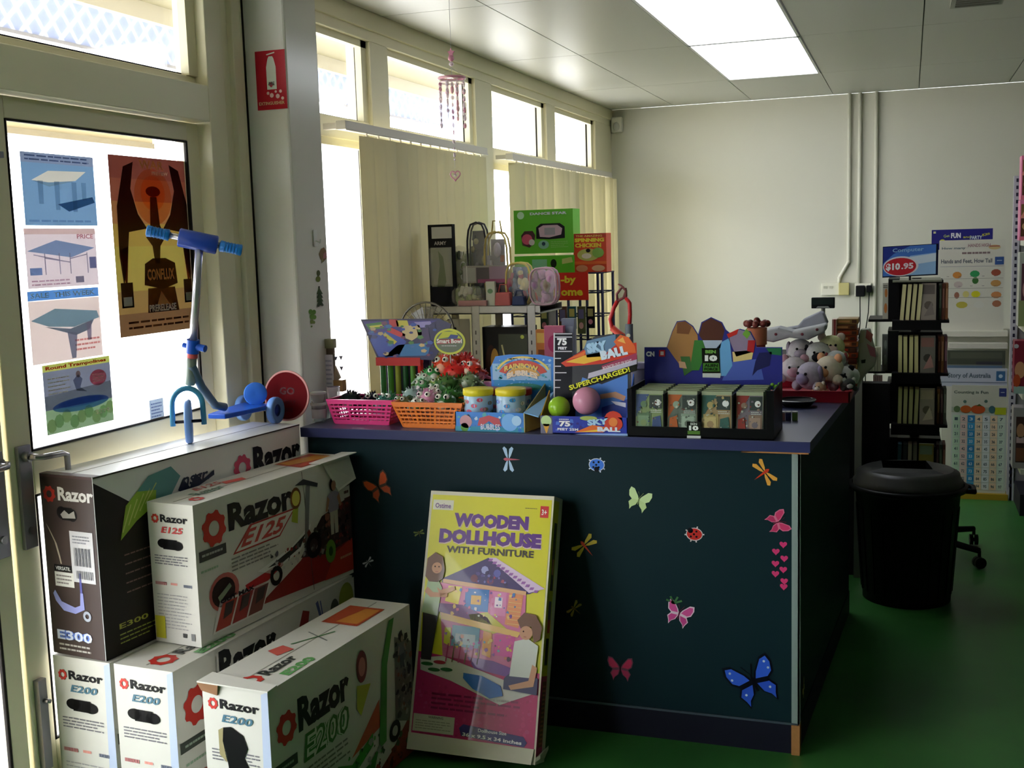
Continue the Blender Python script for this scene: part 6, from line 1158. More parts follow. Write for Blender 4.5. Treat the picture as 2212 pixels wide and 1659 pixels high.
boxpx('toy_box', 'slanting white toy box at the front of the shelf', 'box', 1050, 608, 1068, 656, 4.81, 0.02, (200, 205, 190), lambda c: c.ell(0.5, 0.6, 0.3, (110, 150, 110), 1, rv=0.1), z=zt_)
o, w, h = boxpx('toy_box', 'flat pink box lying at the front edge of the toy shelf', 'box', 990, 649, 1050, 661, 4.792, 0.02, (190, 140, 140), z=zt_)

# stuff on the second shelf
z2 = zs-0.42+0.0015
def dk(c):
    c.rect(0.35, 0.1, 0.98, 0.9, (62, 68, 48), 1); c.ell(0.18, 0.45, 0.13, (60, 36, 26), 2, rv=0.3); c.ell(0.26, 0.5, 0.09, (205, 155, 60), 3, rv=0.2); c.line(0.42, 0.75, 0.62, 0.05, 0.008, (205, 200, 140), 3); c.ell(0.86, 0.86, 0.04, (200, 210, 90), 3); c.ell(0.78, 0.1, 0.09, (190, 185, 170), 3, rv=0.18)
boxpx('toy_box', 'dark game box with a yellow ball picture on the lower shelf', 'box', 1044, 706, 1142, 790, 4.81, 0.12, (30, 28, 26), dk, z=z2)

# desk fan behind the blue display header
p = atY(922, 716, 4.35); o = thing('desk_fan', 'desk fan whose round wire guard shows above the blue header', 'fan', (p.x, 4.35, CT-0.01)); zc = p.z-CT+0.01; R = 0.122
mb = MB(); mb.tube([(R*math.cos(k*math.pi/18), 0, zc+R*math.sin(k*math.pi/18)) for k in range(36)], 0.0045, K(70, 66, 54, rough=0.3), n=6, closed=True)
for q in (0.3, 0.6, 0.8): mb.tube([(R*q*math.cos(k*math.pi/18), -0.012*(1-q), zc+R*q*math.sin(k*math.pi/18)) for k in range(36)], 0.0012, K(120, 115, 100), n=5, closed=True)
for k in range(28): a = k*2*math.pi/28; mb.tube([(R*0.15*math.cos(a), -0.016, zc+R*0.15*math.sin(a)), (R*math.cos(a), 0, zc+R*math.sin(a))], 0.0014, K(80, 76, 62), n=4)
mb.obj('guard', o); mb = MB()
for k in range(3):
    a = k*2.094; mb.prism([(0.1*R*math.cos(a), 0.012, zc+0.1*R*math.sin(a)), (0.85*R*math.cos(a-0.35), 0.006, zc+0.85*R*math.sin(a-0.35)), (0.88*R*math.cos(a+0.3), 0.02, zc+0.88*R*math.sin(a+0.3)), (0.2*R*math.cos(a+0.6), 0.016, zc+0.2*R*math.sin(a+0.6))], (0, 0.002, 0), K(150, 150, 150, alpha=0.6))
mb.obj('blade', o); mb = MB(); mb.cyl((0, 0.02, zc), (0, 0.08, zc), 0.028, K(130, 130, 125)); mb.obj('motor', o)
mb = MB(); mb.cyl((0, 0.05, 0.012), (0, 0.05, zc), 0.010, K(130, 130, 125)); mb.cyl((0, 0.05, 0.0), (0, 0.05, 0.014), 0.06, K(130, 130, 125)); mb.obj('stand', o)
tb_ = thing('back_desk', 'low desk behind the counter under the fan and tubs', 'desk', (-1.5, 4.1, 0)); mb = MB(); mb.box(-0.62, 0.0, CT-0.04, 0.45, 0.55, CT-0.012, K(110, 100, 85)); mb.obj('desk_top', tb_)
for x in (-0.60, 0.41): mb = MB(); mb.box(x, 0.02, 0, x+0.03, 0.53, CT-0.04, K(90, 84, 72)); mb.obj('leg', tb_)

# tubs behind the ball display
lathe_thing('lidded_tub', 'grey tub with a lilac lid behind the 75 feet column', 'tub', 1258, 3.80, 0.03, 0.1, [('tub', [(0, 0), (0.026, 0), (0.029, 0.165)], K(112, 110, 120, rough=0.35)), ('lid', [(0.031, 0.163), (0.031, 0.182), (0.027, 0.187), (0, 0.188)], K(150, 120, 175, rough=0.35))], py=780)
lathe_thing('lidded_tub', 'tall lilac-grey ribbed tub between the two header cards', 'tub', 1384, 3.80, 0.034, 0.1, [('tub', [(0, 0), (0.033, 0)]+[(0.0335+0.001*(k % 2), 0.01+k*0.009) for k in range(18)], K(110, 108, 128, rough=0.4)), ('lid', [(0.036, 0.168), (0.036, 0.185), (0.0, 0.187)], K(135, 130, 160, rough=0.4))], py=780)
def pk(c): c.rect(0.1, 0.1, 0.9, 0.55, (215, 160, 180), 1); c.ell(0.5, 0.75, 0.3, (190, 60, 110), 2, rv=0.12); c.rect(0.15, 0.15, 0.4, 0.5, (150, 110, 150), 2); c.ell(0.65, 0.35, 0.15, (230, 205, 200), 2)
boxpx('toy_box', 'pink card pack behind the rainbow header, right', 'box', 1178, 704, 1216, 830, 4.3, 0.03, (205, 110, 140), pk, z=CT-0.01)
boxpx('toy_box', 'orange and brown card pack behind the rainbow header, left', 'box', 1160, 712, 1180, 830, 4.32, 0.03, (185, 120, 60), lambda c: (c.rect(0.2, 0.3, 0.8, 0.7, (120, 70, 40), 1), c.rect(0.1, 0.8, 0.9, 0.95, (210, 180, 90), 1)), z=CT-0.01)
boxpx('toy_box', 'grey blue box behind the 75 feet column', 'box', 1216, 688, 1240, 830, 4.34, 0.03, (120, 128, 150), lambda c: (c.rect(0.1, 0.5, 0.9, 0.9, (150, 160, 180), 1), c.ell(0.5, 0.7, 0.25, (200, 200, 205), 2)), z=CT-0.01)

# wire rack with boxes on it, by the far window
YR = 5.62; rx0, rx1 = X_(1104, YR, 600), X_(1304, YR, 600); zr = Z_(590, YR, 1270); m_navy = K(22, 24, 48, rough=0.4)
o = thing('wire_rack', 'dark blue wire display rack below the green boxes', 'rack', (rx0, YR, 0)); W = rx1-rx0
for x in (0.0, W*0.33, W*0.62, W*0.82, W-0.008): 
    for yy_ in (0.0, 0.22): mb = MB(); mb.tube([(x, yy_, 0), (x, yy_, zr)], 0.0075, m_navy, n=8); mb.obj('upright', o)
for zz in (zr, zr-0.1, zr-0.22, zr-0.34, zr-0.46, 0.5, 0.2):
    mb = MB()
    for yy_ in (0, 0.22): mb.tube([(0, yy_, zz), (W, yy_, zz)], 0.004, m_navy, n=6)
    for k in range(12): mb.tube([(k*W/11, 0, zz), (k*W/11, 0.22, zz)], 0.0018, m_navy, n=5)
    mb.obj('wire_shelf', o)
rd = random.Random(11)
hang = [('dark green', (44, 60, 52)), ('deep blue', (30, 36, 82)), ('brown', (96, 70, 52)), ('teal', (40, 96, 104)), ('olive', (90, 98, 62)), ('black', (24, 24, 26))]
for k, (nm, col) in enumerate(hang):
    px = 1168+k*20
    boxpx('toy_pack', nm + ' toy pack hanging in the wire rack below the red sign', 'toy pack', px, 662, px+15, 718+rd.randint(-12, 16), YR-0.03, 0.018, col, lambda c, q=rd.randint(60, 200): (c.rect(0.15, 0.55, 0.85, 0.9, (q, q, 200-q//2), 1), c.ell(0.5, 0.3, 0.3, (200, 190-q//3, 150), 1, rv=0.12)), group='toy packs in the wire rack')
def gbx(c):
    c.text('DANCE STAR', 0.28, 0.88, 0.06, (205, 215, 225), 3, w=0.62, bold=0.05); c.ell(0.12, 0.88, 0.06, (180, 220, 190), 2)
    c.poly([(0.14, 0.2), (0.12, 0.42), (0.18, 0.52), (0.32, 0.52), (0.36, 0.42), (0.34, 0.24), (0.26, 0.14)], (66, 34, 40), 2); c.ell(0.22, 0.33, 0.09, (190, 80, 110), 3, rv=0.12); c.ell(0.3, 0.26, 0.05, (190, 190, 185), 4)
    c.poly([(0.38, 0.34), (0.38, 0.6), (0.46, 0.68), (0.78, 0.68), (0.86, 0.6), (0.86, 0.34), (0.6, 0.32)], (38, 36, 42), 2); c.poly([(0.44, 0.38), (0.42, 0.58), (0.5, 0.64), (0.74, 0.64), (0.82, 0.56), (0.8, 0.42), (0.6, 0.36)], (190, 165, 180), 3); c.rect(0.52, 0.42, 0.7, 0.58, (150, 150, 160), 4)
    c.ell(0.5, 0.2, 0.09, (120, 175, 150), 2, rv=0.1); c.ell(0.5, 0.22, 0.03, (30, 60, 80), 3); c.lines(0.62, 0.12, 0.92, 0.28, 4, (140, 190, 110), 2, wd=0.3)
GR = (92, 178, 48)
o, w, h = boxpx('toy_box', 'lime green toy box with a black console window, topmost on the wire rack', 'box', 1112, 450, 1237, 549, YR+0.02, 0.13, GR, gbx)
boxpx('toy_box', 'lime green toy box lying under the one with the console window', 'box', 1112, 551, 1240, 590, YR+0.02, 0.16, (84, 180, 42), lambda c: (c.rect(0.3, 0.3, 0.55, 0.8, (120, 190, 150), 1), c.ell(0.66, 0.55, 0.05, (24, 40, 26), 2, rv=0.25), c.poly([(0.8, 0.5), (0.98, 0.6), (0.96, 0.9), (0.8, 0.8)], (175, 190, 110), 1)), z=zr+0.004)
def rbx(c):
    c.rect(0, 0.90, 1, 1, (176, 52, 34), 1); c.text('THE AMAZING', 0.08, 0.91, 0.05, (225, 190, 90), 2, w=0.8); c.text('SPINNING', 0.04, 0.78, 0.10, (225, 205, 50), 2, w=0.9, bold=0.06); c.text('CHICKEN', 0.05, 0.64, 0.11, (220, 190, 50), 2, w=0.8, bold=0.06)
    c.ell(0.45, 0.45, 0.34, (175, 180, 90), 2, rv=0.16); c.ell(0.75, 0.5, 0.18, (120, 165, 70), 3, rv=0.13); c.ell(0.4, 0.42, 0.15, (205, 200, 180), 3, rv=0.07); c.ell(0.45, 0.56, 0.07, (40, 36, 36), 3, rv=0.05); c.rect(0, 0.2, 1, 0.28, (215, 100, 40), 2); c.ell(0.25, 0.1, 0.18, (190, 130, 90), 2, rv=0.09); c.ell(0.75, 0.1, 0.2, (205, 160, 120), 2, rv=0.08)
boxpx('toy_box', 'red and yellow toy box standing beside the lime green boxes', 'box', 1240, 503, 1309, 590, YR+0.03, 0.10, (205, 66, 34), rbx, z=zr+0.004)
p0, p1 = atY(1116, 650, 5.46), atY(1270, 588, 5.46); o = thing('layby_sign', 'red sign with yellow lettering, half hidden by the purple toy pack', 'sign', (p0.x, 5.46, p0.z)); w, h = p1.x-p0.x, p1.z-p0.z
mb = MB(); mb.box(0, 0, 0, w, 0.004, h, K(212, 40, 26, rough=0.4)); c = Cv(mb, (0, 0, 0), (w, 0, 0), (0, 0, h)); Yl = (232, 210, 50)
c.text('Lay', 0.36, 0.60, 0.28, Yl, 1, w=0.22, bold=0.04); c.text('-by', 0.625, 0.55, 0.34, Yl, 1, w=0.21, bold=0.04); c.text('Welc', 0.28, 0.16, 0.26, Yl, 1, w=0.32, bold=0.04); c.text('ome', 0.625, 0.16, 0.21, Yl, 1, w=0.30, bold=0.04); mb.obj('board', o)
mb = MB(); mb.box(w*0.5, 0.004, 0.0, w*0.54, 0.14, 0.01, m_navy); mb.obj('bracket', o)

# toy grabbers
def grab(label, pts, y, open_, grip):
    o = thing('toy_grabber', label, 'toy', atY(*pts[0], y), group='red toy grabbers behind the ball display'); P = [atY(*q, y)-V(o.location) for q in pts]; m = K(196, 44, 44, rough=0.35)
    mb = MB(); mb.tube(P, 0.0075, m, n=8); mb.obj('arm', o); e = P[-1]; d = (P[-1]-P[-2]).normalized(); s_ = V((d.z, 0, -d.x))
    for sg in open_: mb = MB(); mb.tube([e, e+d*0.02+s_*sg*0.014, e+d*0.045+s_*sg*0.010, e+d*0.055+s_*sg*0.004], [0.006, 0.005, 0.004, 0.003], K(120, 60, 62), n=6); mb.obj('claw', o)
    mb = MB()
    if grip: mb.cyl(V((P[0].x, 0, CT-o.location.z+0.001)), P[0]+V((0, 0, 0.02)), 0.014, K(110, 118, 125)); mb.cyl(P[0]+V((0, -0.0145, -0.02)), P[0]+V((0, -0.013, -0.02)), 0.007, K(215, 215, 180))
    else: mb.tube([P[0]+V((0.0, 0, 0)), P[0]+V((-0.01, 0, 0.03)), P[1]], 0.012, K(205, 70, 50), n=8)
    mb.obj('handle', o)
grab('red toy grabber with an open claw, leaning to the left', [(1352, 745), (1322, 708), (1318, 690), (1326, 665), (1334, 650)], 3.92, (-1, 1), False)
grab('red toy grabber with a grey grip and its claw bent to the left', [(1359, 712), (1361, 680), (1360, 655), (1352, 643)], 3.92, (1,), True)

# ================================================================ RIGHT END OF THE COUNTER
yt = 4.20; x1 = X_(1836, yt, 860); x0 = -0.62; o = thing('red_tray', 'shallow dark red plastic tray under the heap of soft toys', 'tray', (x0, yt, CT)); w = x1-x0; m = K(150, 26, 44, rough=0.35)
ht_ = 0.042; mb = MB(); mb.box(0.01, 0.01, 0, w-0.01, 0.38, 0.003, m)
for (a, b2, c_, d) in ((0, 0, w, 0.006), (0, 0.384, w, 0.39), (0, 0, 0.006, 0.39), (w-0.006, 0, w, 0.39)): mb.box(a, b2, 0, c_, d, ht_, m)
mb.box(-0.006, -0.006, ht_-0.004, w+0.006, 0.0, ht_, m); mb.box(w, -0.006, ht_-0.004, w+0.006, 0.396, ht_, m); mb.obj('tray', o)
def plush(label, px, py, y, r, col, c2, seed, ears='round', sc=(1, 0.9, 0.9)):
    p = atY(px, py, y); rd = random.Random(seed); o = thing('soft_toy', label, 'soft toy', (p.x, y, max(p.z-r*0.9, CT+0.004)), rz=rd.uniform(-0.7, 0.7), group='soft toys heaped in the red tray'); m, m2 = K(*col, rough=0.95, noise=0.15, nscale=90, bump=0.6), K(*c2, rough=0.95, noise=0.1, nscale=90)
    mb = MB(); mb.ball((0, 0, r), r, m, n=14, m=9, sc=sc); mb.ball((rd.uniform(-0.5, 0.5)*r, r*0.9, r*0.8), r*0.85, m, n=12, m=8)
    for s_ in (1, -1): mb.ball((s_*r*0.9, -r*0.3, r*0.35), r*0.36, m, n=8, m=6); mb.ball((s_*r*0.75, r*1.2, r*0.3), r*0.36, m, n=8, m=6)
    mb.obj('body', o); mb = MB(); mb.ball((0, -r*0.75, r*0.85), r*0.42, m2, n=10, m=7, sc=(1.2, 0.8, 0.9)); mb.obj('muzzle', o)
    for s_ in (1, -1):
        mb = MB()
        if ears == 'round': mb.ball((s_*r*0.7, 0, r*1.75), r*0.33, m2, n=8, m=6, sc=(1, 0.6, 1))
        else: mb.ball((s_*r*0.85, -r*0.1, r*1.2), r*0.34, m2, n=8, m=6, sc=(0.6, 0.6, 1.6))
        mb.obj('ear', o); mb = MB(); mb.ball((s_*r*0.32, -r*0.84, r*1.2), r*0.10, m_black, n=8, m=5); mb.obj('eye', o)
PL = [('white and pink soft toy', 1716, 800, 4.34, 0.052, (205, 198, 205), (190, 150, 165), 'round', 'at the left of the heap, front'),
 ('lilac grey soft toy', 1752, 815, 4.30, 0.058, (176, 170, 188), (150, 140, 175), 'long', 'lowest in the middle of the heap'),
 ('cream soft toy with an orange patch', 1792, 800, 4.32, 0.055, (214, 205, 186), (215, 160, 120), 'round', 'in the middle of the heap'),
 ('white soft toy with black ears', 1768, 768, 4.42, 0.052, (206, 206, 204), (40, 40, 46), 'long', 'high in the heap'),
 ('pale yellow soft toy', 1796, 752, 4.46, 0.050, (214, 212, 160), (225, 200, 190), 'round', 'topmost of the heap'),
 ('grey and maroon soft toy', 1806, 780, 4.36, 0.040, (185, 190, 192), (130, 55, 60), 'long', 'right of the middle'),
 ('white and black spotted soft toy', 1824, 812, 4.32, 0.036, (196, 198, 196), (30, 30, 34), 'round', 'at the right front'),
 ('small dark soft toy', 1834, 832, 4.27, 0.024, (70, 74, 72), (190, 190, 185), 'round', 'at the very right, lowest'),
 ('white soft toy', 1728, 760, 4.44, 0.050, (198, 195, 196), (165, 155, 170), 'long', 'upper left, partly behind the dark blue header'),
 ('small peach soft toy', 1770, 838, 4.25, 0.022, (210, 175, 145), (225, 220, 210), 'round', 'tucked low at the tray front')]
for k, (lb, px, py, y, r, c1, c2, er, wh) in enumerate(PL): plush(lb + ' ' + wh, px, py, y, r, c1, c2, 30+k, er)
# grey spotted cloth bags on top
def cloth(label, pts, y, d, col, spots):
    o = thing('cloth_bag', label, 'bag', atY(*pts[0], y)); L0 = V(o.location); mb = MB(); mb.prism([atY(*q, y)-L0 for q in pts], (0, d, 0), K(*col, rough=0.9, noise=0.1, nscale=30, bump=0.4)); mb.obj('bag', o, bevel=0.012, seg=3)
    for q in spots: p = atY(*q, y)-L0; mb = MB(); mb.ball((p.x, -0.002, p.z), 0.0055, K(120, 50, 62, rough=0.6), n=8, m=5, sc=(1, 0.4, 1)); mb.obj('button', o)
cloth('pale grey cloth bag with dark red spots on top of the soft toys', [(1640, 735), (1642, 715), (1680, 708), (1712, 716), (1760, 706), (1785, 700), (1782, 718), (1745, 735), (1705, 730), (1670, 740)], 4.36, 0.12, (172, 174, 178), [(1676, 722), (1733, 722), (1765, 712)])
cloth('folded grey cloth bag sloping up behind the spotted one', [(1685, 712), (1722, 705), (1735, 690), (1770, 674), (1778, 676), (1788, 700), (1740, 712)], 4.52, 0.08, (150, 152, 164), [])
# crown shaped toy behind the dark blue header
p = atY(1635, 732, 4.10); o = thing('crown_toy', 'dark red crown toy above the right end of the dark blue header', 'toy', (p.x, 4.10, CT)); zc = p.z-CT; m = K(120, 52, 46, rough=0.4); mb = MB()
mb.lathe([(0.035, zc-0.02), (0.036, zc+0.04), (0.033, zc+0.04), (0.032, zc-0.02)], K(185, 110, 80, rough=0.4), n=24)
for k in range(8): a = k*math.pi/4; mb.ball((0.036*math.cos(a), 0.036*math.sin(a), zc+0.055), 0.013, m, n=8, m=6)
mb.ball((0, 0, zc+0.066), 0.012, m, n=8, m=6); mb.obj('crown', o); mb = MB(); mb.cyl((0, 0, 0), (0, 0, zc-0.01), 0.03, K(170, 60, 50)); mb.obj('base', o)
# till customer display on a pole
yp = 5.44; p = atY(1778, 664, yp); o = thing('price_display', 'black till price display on a grey pole in front of the back wall', 'display', (p.x, yp, 1.0305)); zc = p.z-1.0305
mb = MB(); mb.box(-0.052, -0.012, zc-0.004, 0.052, 0.02, zc+0.046, m_black); c = Cv(mb, (-0.052, -0.012, zc-0.004), (0.104, 0, 0), (0, 0, 0.05)); c.rect(0.04, 0.35, 0.96, 0.9, (34, 44, 40), 1); c.poly([(0.2, 0.05), (0.8, 0.05), (0.72, 0.2), (0.28, 0.2)], (150, 155, 150), 1); mb.obj('screen', o, bevel=0.003)
mb = MB(); mb.cyl((0.0, 0.006, 0), (0.0, 0.006, zc), 0.009, K(125, 128, 120)); mb.cyl((0, 0.006, 0), (0, 0.006, 0.012), 0.035, K(125, 128, 120)); mb.obj('pole', o)
# stack of packets
cols = [((150, 62, 36), 'brick red'), ((165, 85, 45), 'orange-brown'), ((120, 70, 42), 'dark brown'), ((150, 120, 72), 'tan'), ((96, 50, 34), 'deep brown'), ((160, 66, 36), 'rust red'), ((70, 42, 32), 'blackish brown'), ((172, 96, 54), 'copper')]
ys_ = 4.66; xa, xb = X_(1806, ys_, 740), X_(1852, ys_, 740); zt0, zb0 = Z_(688, ys_, 1828), CT+0.001; n = 12; hk = (zt0-zb0)/n
for k in range(n):
    col, nm = cols[k % 8]; j = 0.003*math.sin(k*3)
    where = ['lowest of the pile', 'second from the bottom', 'third from the bottom', 'fourth from the bottom', 'fifth from the bottom', 'just below the middle', 'just above the middle', 'fifth from the top', 'fourth from the top', 'third from the top', 'second from the top', 'topmost of the pile'][k]
    o = thing('packet', nm + ' flat packet beside the soft toys, ' + where, 'packet', (xa+j, ys_+j, zb0+k*hk), group='pile of flat packets'); mb = MB(); mb.box(0, 0, 0, xb-xa, 0.12, hk*0.93, K(*col, rough=0.35)); c = Cv(mb, (0, 0, 0), (xb-xa, 0, 0), (0, 0, hk*0.93)); c.rect(0.08, 0.3, 0.6, 0.7, (205, 150, 100) if k % 3 else (190, 60, 40), 1); c.rect(0.7, 0.2, 0.92, 0.8, (80, 50, 36), 1); mb.obj('wrapper', o, bevel=0.002)
boxpx('packet', 'upright white and pink packet left of the pile of packets', 'packet', 1797, 690, 1807, 735, 4.63, 0.06, (205, 170, 160), lambda c: c.rect(0.4, 0, 0.8, 1, (160, 60, 70), 1))
# grey bag hanging at the cabinet edge
yg = 4.70; pts = [(1858, 712), (1880, 710), (1886, 740), (1895, 770), (1890, 790), (1868, 812), (1852, 842), (1846, 838), (1852, 790), (1854, 745)]
o = thing('plastic_bag', 'grey plastic bag with a pink toy print at the end of the counter', 'bag', atY(1870, 830, yg)); L0 = V(o.location); mb = MB(); mb.prism([atY(*q, yg)-L0 for q in pts], (0, 0.05, 0), K(165, 167, 155, rough=0.35)); 
for pxs, col in (([(1872, 712), (1886, 722), (1882, 740), (1870, 730)], (150, 80, 80)), ([(1872, 742), (1890, 752), (1892, 772), (1880, 768)], (170, 110, 125)), ([(1858, 715), (1868, 714), (1866, 740), (1857, 742)], (165, 165, 140)), ([(1860, 778), (1870, 776), (1869, 784), (1861, 785)], (40, 44, 40))): mb.add([atY(*q, yg)-L0+V((0, -0.001, 0)) for q in pxs], [(0, 1, 2, 3)], K(*col))
mb.obj('bag', o, bevel=0.006)
# dish and small things
o = thing('black_dish', 'shallow black dish with a shiny rim in front of the red tray', 'dish', (X_(1722, 4.10, 870), 4.10, CT)); mb = MB(); mb.lathe([(0, 0), (0.045, 0), (0.066, 0.022), (0.064, 0.024), (0.042, 0.004), (0, 0.004)], m_black, n=32); mb.obj('dish', o); mb = MB(); mb.lathe([(0.063, 0.0222), (0.067, 0.0222), (0.067, 0.0255), (0.063, 0.0255)], K(190, 190, 190, rough=0.2, metal=0.6), n=32); mb.obj('rim', o)
for px, col, lb in ((1690, (160, 110, 110), 'tiny pinkish roll, leftmost of three on the counter top'), (1703, (78, 74, 120), 'tiny violet roll, middle of three on the counter top'), (1717, (120, 150, 70), 'tiny green and white roll, rightmost on the counter top')):
    p = atZ(px, 908, CT); o = thing('sweet_roll', lb, 'roll', (p.x, p.y, CT), group='tiny rolls on the bare counter top'); mb = MB(); mb.cyl((0, 0, 0), (0, 0, 0.026), 0.0095, K(*col, rough=0.35), n=14); mb.obj('wrapper', o); mb = MB(); mb.cyl((0, 0, 0.0262), (0, 0, 0.03), 0.0098, K(205, 205, 200), n=14); mb.obj('cap', o)
o = thing('toy_frog', 'small lime green toy at the right edge of the card pack display', 'toy', (X_(1677, 3.60, 832), 3.598, Z_(850, 3.60, 1677))); mb = MB(); m = K(110, 165, 50); mb.ball((0, 0, 0.012), 0.014, m, sc=(0.8, 0.8, 1.2)); mb.ball((-0.012, 0, 0.028), 0.006, m); mb.ball((0.010, 0, 0.03), 0.006, m); mb.ball((0.002, 0, -0.004), 0.009, m); mb.obj('body', o)
# ================================================================ BOOK SPINNER
ys = 5.62; m_bk = K(16, 15, 16, rough=0.45); cx_, cy_ = 0.035, 5.80
o = thing('book_spinner', 'black revolving book stand with four tiers, behind the rubbish bin', 'book stand', (cx_, cy_, 0)); SPN = o
tiers = [(608, 692), (722, 806), (836, 917), (956, 1035)]
mb = MB(); mb.cyl((0, 0, 0.08), (0, 0, Z_(600, cy_, 1975)), 0.022, m_bk, n=14); mb.obj('pole', o)
for k in range(5):
    a = k*2*math.pi/5-0.62; mb = MB(); e = V((0.36*math.cos(a), 0.36*math.sin(a), 0.085)); mb.tube([(0, 0, 0.11), e*0.5+V((0, 0, 0.055)), e], [0.022, 0.018, 0.014], m_bk, n=8); l_ = mb.obj('leg', o)
    mb = MB(); mb.cyl(e, e-V((0, 0, 0.03)), 0.008, m_bk, n=8); q = e-V((0, 0, 0.055)); t_ = V((-math.sin(a+1), math.cos(a+1), 0))*0.02; mb.cyl(q-t_, q-t_*0.2, 0.027, m_bk, n=16); mb.cyl(q+t_, q+t_*0.2, 0.027, m_bk, n=16); mb.cyl(q-t_, q+t_, 0.01, m_bk, n=8); mb.obj('caster', l_)
xl, xr = X_(1932, ys, 700)-cx_, X_(2048, ys, 700)-cx_; fy = ys-cy_
covers = [((150, 140, 130), (110, 100, 96)), ((120, 118, 108), (150, 110, 100)), ((170, 160, 140), (190, 180, 150)), ((150, 140, 70), (130, 150, 120))]
nm_t = ['top tier', 'second tier', 'third tier', 'lowest visible tier']
for k, (pt, pb) in enumerate(tiers):
    zt2, zb2 = Z_(pt, ys, 1990), Z_(pb, ys, 1990); H = zt2-zb2
    mb = MB(); mb.box(xl-0.01, fy-0.01, zb2-0.012, xr+0.005, 0.19, zb2, m_bk); mb.box(xl-0.12, fy+0.08, zb2-0.012, xl-0.01, 0.17, zb2, m_bk); mb.box(xl-0.01, fy-0.014, zb2-0.05 if k else zb2-0.045, xr-0.03, fy-0.006, zb2, m_bk); mb.obj('shelf', o)
    mb = MB(); mb.box(xl-0.03, fy+0.07, zb2, xl+0.02, 0.15, zt2+0.01, m_bk); mb.box(xl-0.01, fy+0.12, zb2, xr-0.02, 0.15, zt2, m_bk); mb.box(xr-0.05, fy+0.0, zb2, xr-0.045, 0.15, zt2-0.02, m_bk)
    mb.box(xl-0.01, fy-0.006, zt2-0.002, xr-0.03, 0.15, zt2+0.006, K(120, 122, 104, rough=0.4)) if k == 0 else None; mb.obj('pocket', o)
    rd = random.Random(k+3); nb = 4; pw = (xr-0.05-xl)*0.52
    for j in range(nb):
        x = cx_+xl+0.018+j*pw/nb+ (0.004 if k == 0 else 0); cc = [(215, 208, 156), (208, 204, 145), (200, 198, 136), (90, 100, 104)][k] if k < 3 else [(60, 100, 112), (60, 66, 66), (176, 168, 140), (120, 116, 100)][j]
        t_ = thing('paperback', 'paperback standing edge-on in the front pocket, ' + nm_t[k], 'book', (x, ys+0.004, zb2+0.001), rot=(0, math.radians(4 if k == 0 else rd.uniform(-1, 2)), 0), group='edge-on paperbacks, ' + nm_t[k] + ' of the stand')
        mb = MB(); bw = pw/nb*0.78; mb.box(0.001, 0.001, 0.001, bw-0.001, 0.10, H*0.93, K(*cc, rough=0.8)); mb.obj('pages', t_); mb = MB(); mb.box(0, 0, 0, 0.001, 0.102, H*0.94, K(60, 52, 44)); mb.box(bw-0.001, 0, 0, bw, 0.102, H*0.94, K(60, 52, 44)); mb.obj('cover', t_)
    A, B2 = covers[k]; x = cx_+xl+0.02+pw; w = cx_+xr-0.053-x
    t_ = thing('paperback', ['dark grey paperback facing forward on the top tier', 'grey and pink paperback facing forward on the second tier', 'pale glossy paperback facing forward on the third tier', 'yellow and green paperback facing forward on the lowest tier'][k], 'book', (x, ys+0.004, zb2+0.001), rot=(math.radians(-3), 0, 0)); mb = MB(); mb.box(0, 0, 0, w, 0.02, H*0.95, K(*A, rough=0.3)); c = Cv(mb, (0, 0, 0), (w, 0, 0), (0, 0, H*0.95))
    c.rect(0.05, 0.7, 0.9, 0.95, B2, 1); c.ell(0.5, 0.4, 0.3, tuple(max(0, q-50) for q in A), 1, n=9); c.poly([(0.2, 0.1), (0.9, 0.15), (0.7, 0.5)], tuple(min(255, q+20) for q in B2), 2); mb.obj('cover', t_)
    xs_ = X_(1906, ys+0.08, 700); w2 = cx_+xl-0.03-xs_
    C3 = [((178, 176, 160), (190, 120, 60)), ((92, 96, 92), (120, 128, 120)), ((140, 136, 72), (110, 60, 54)), ((72, 64, 52), (96, 84, 60))][k]
    t_ = thing('paperback', ['white and orange paperback at the left of the top tier', 'dark grey paperback at the left of the second tier', 'olive and brown paperback at the left of the third tier', 'dim brown paperback at the left of the lowest tier'][k], 'book', (xs_, ys+0.09, zb2+0.001)); mb = MB(); mb.box(0, 0, 0, w2, 0.02, H*0.95, K(*C3[0], rough=0.4)); c = Cv(mb, (0, 0, 0), (w2, 0, 0), (0, 0, H*0.95)); c.ell(0.6, 0.72, 0.25, C3[1], 1, rv=0.12); c.ell(0.55, 0.3, 0.28, C3[1], 1, rv=0.14); c.lines(0.1, 0.85, 0.9, 0.95, 2, (60, 60, 60), 1); mb.obj('cover', t_)
    for j in range(3):
        cc = [(90, 96, 84), (110, 60, 44), (130, 84, 50), (84, 50, 60)][(j+k) % 4]; x = cx_+xr-0.042+j*0.0145
        t_ = thing('paperback', ['greenish', 'brick red', 'tan', 'plum'][(j+k) % 4] + ' paperback spine in the right pocket of the ' + nm_t[k], 'book', (x, ys+0.02, zb2+0.001)); mb = MB(); mb.box(0, 0, 0, 0.0125, 0.13, H*0.93, K(*cc, rough=0.5)); mb.box(0.003, -0.0006, H*0.3, 0.0095, 0, H*0.8, K(*[min(255, q+50) for q in cc])); mb.obj('cover', t_)
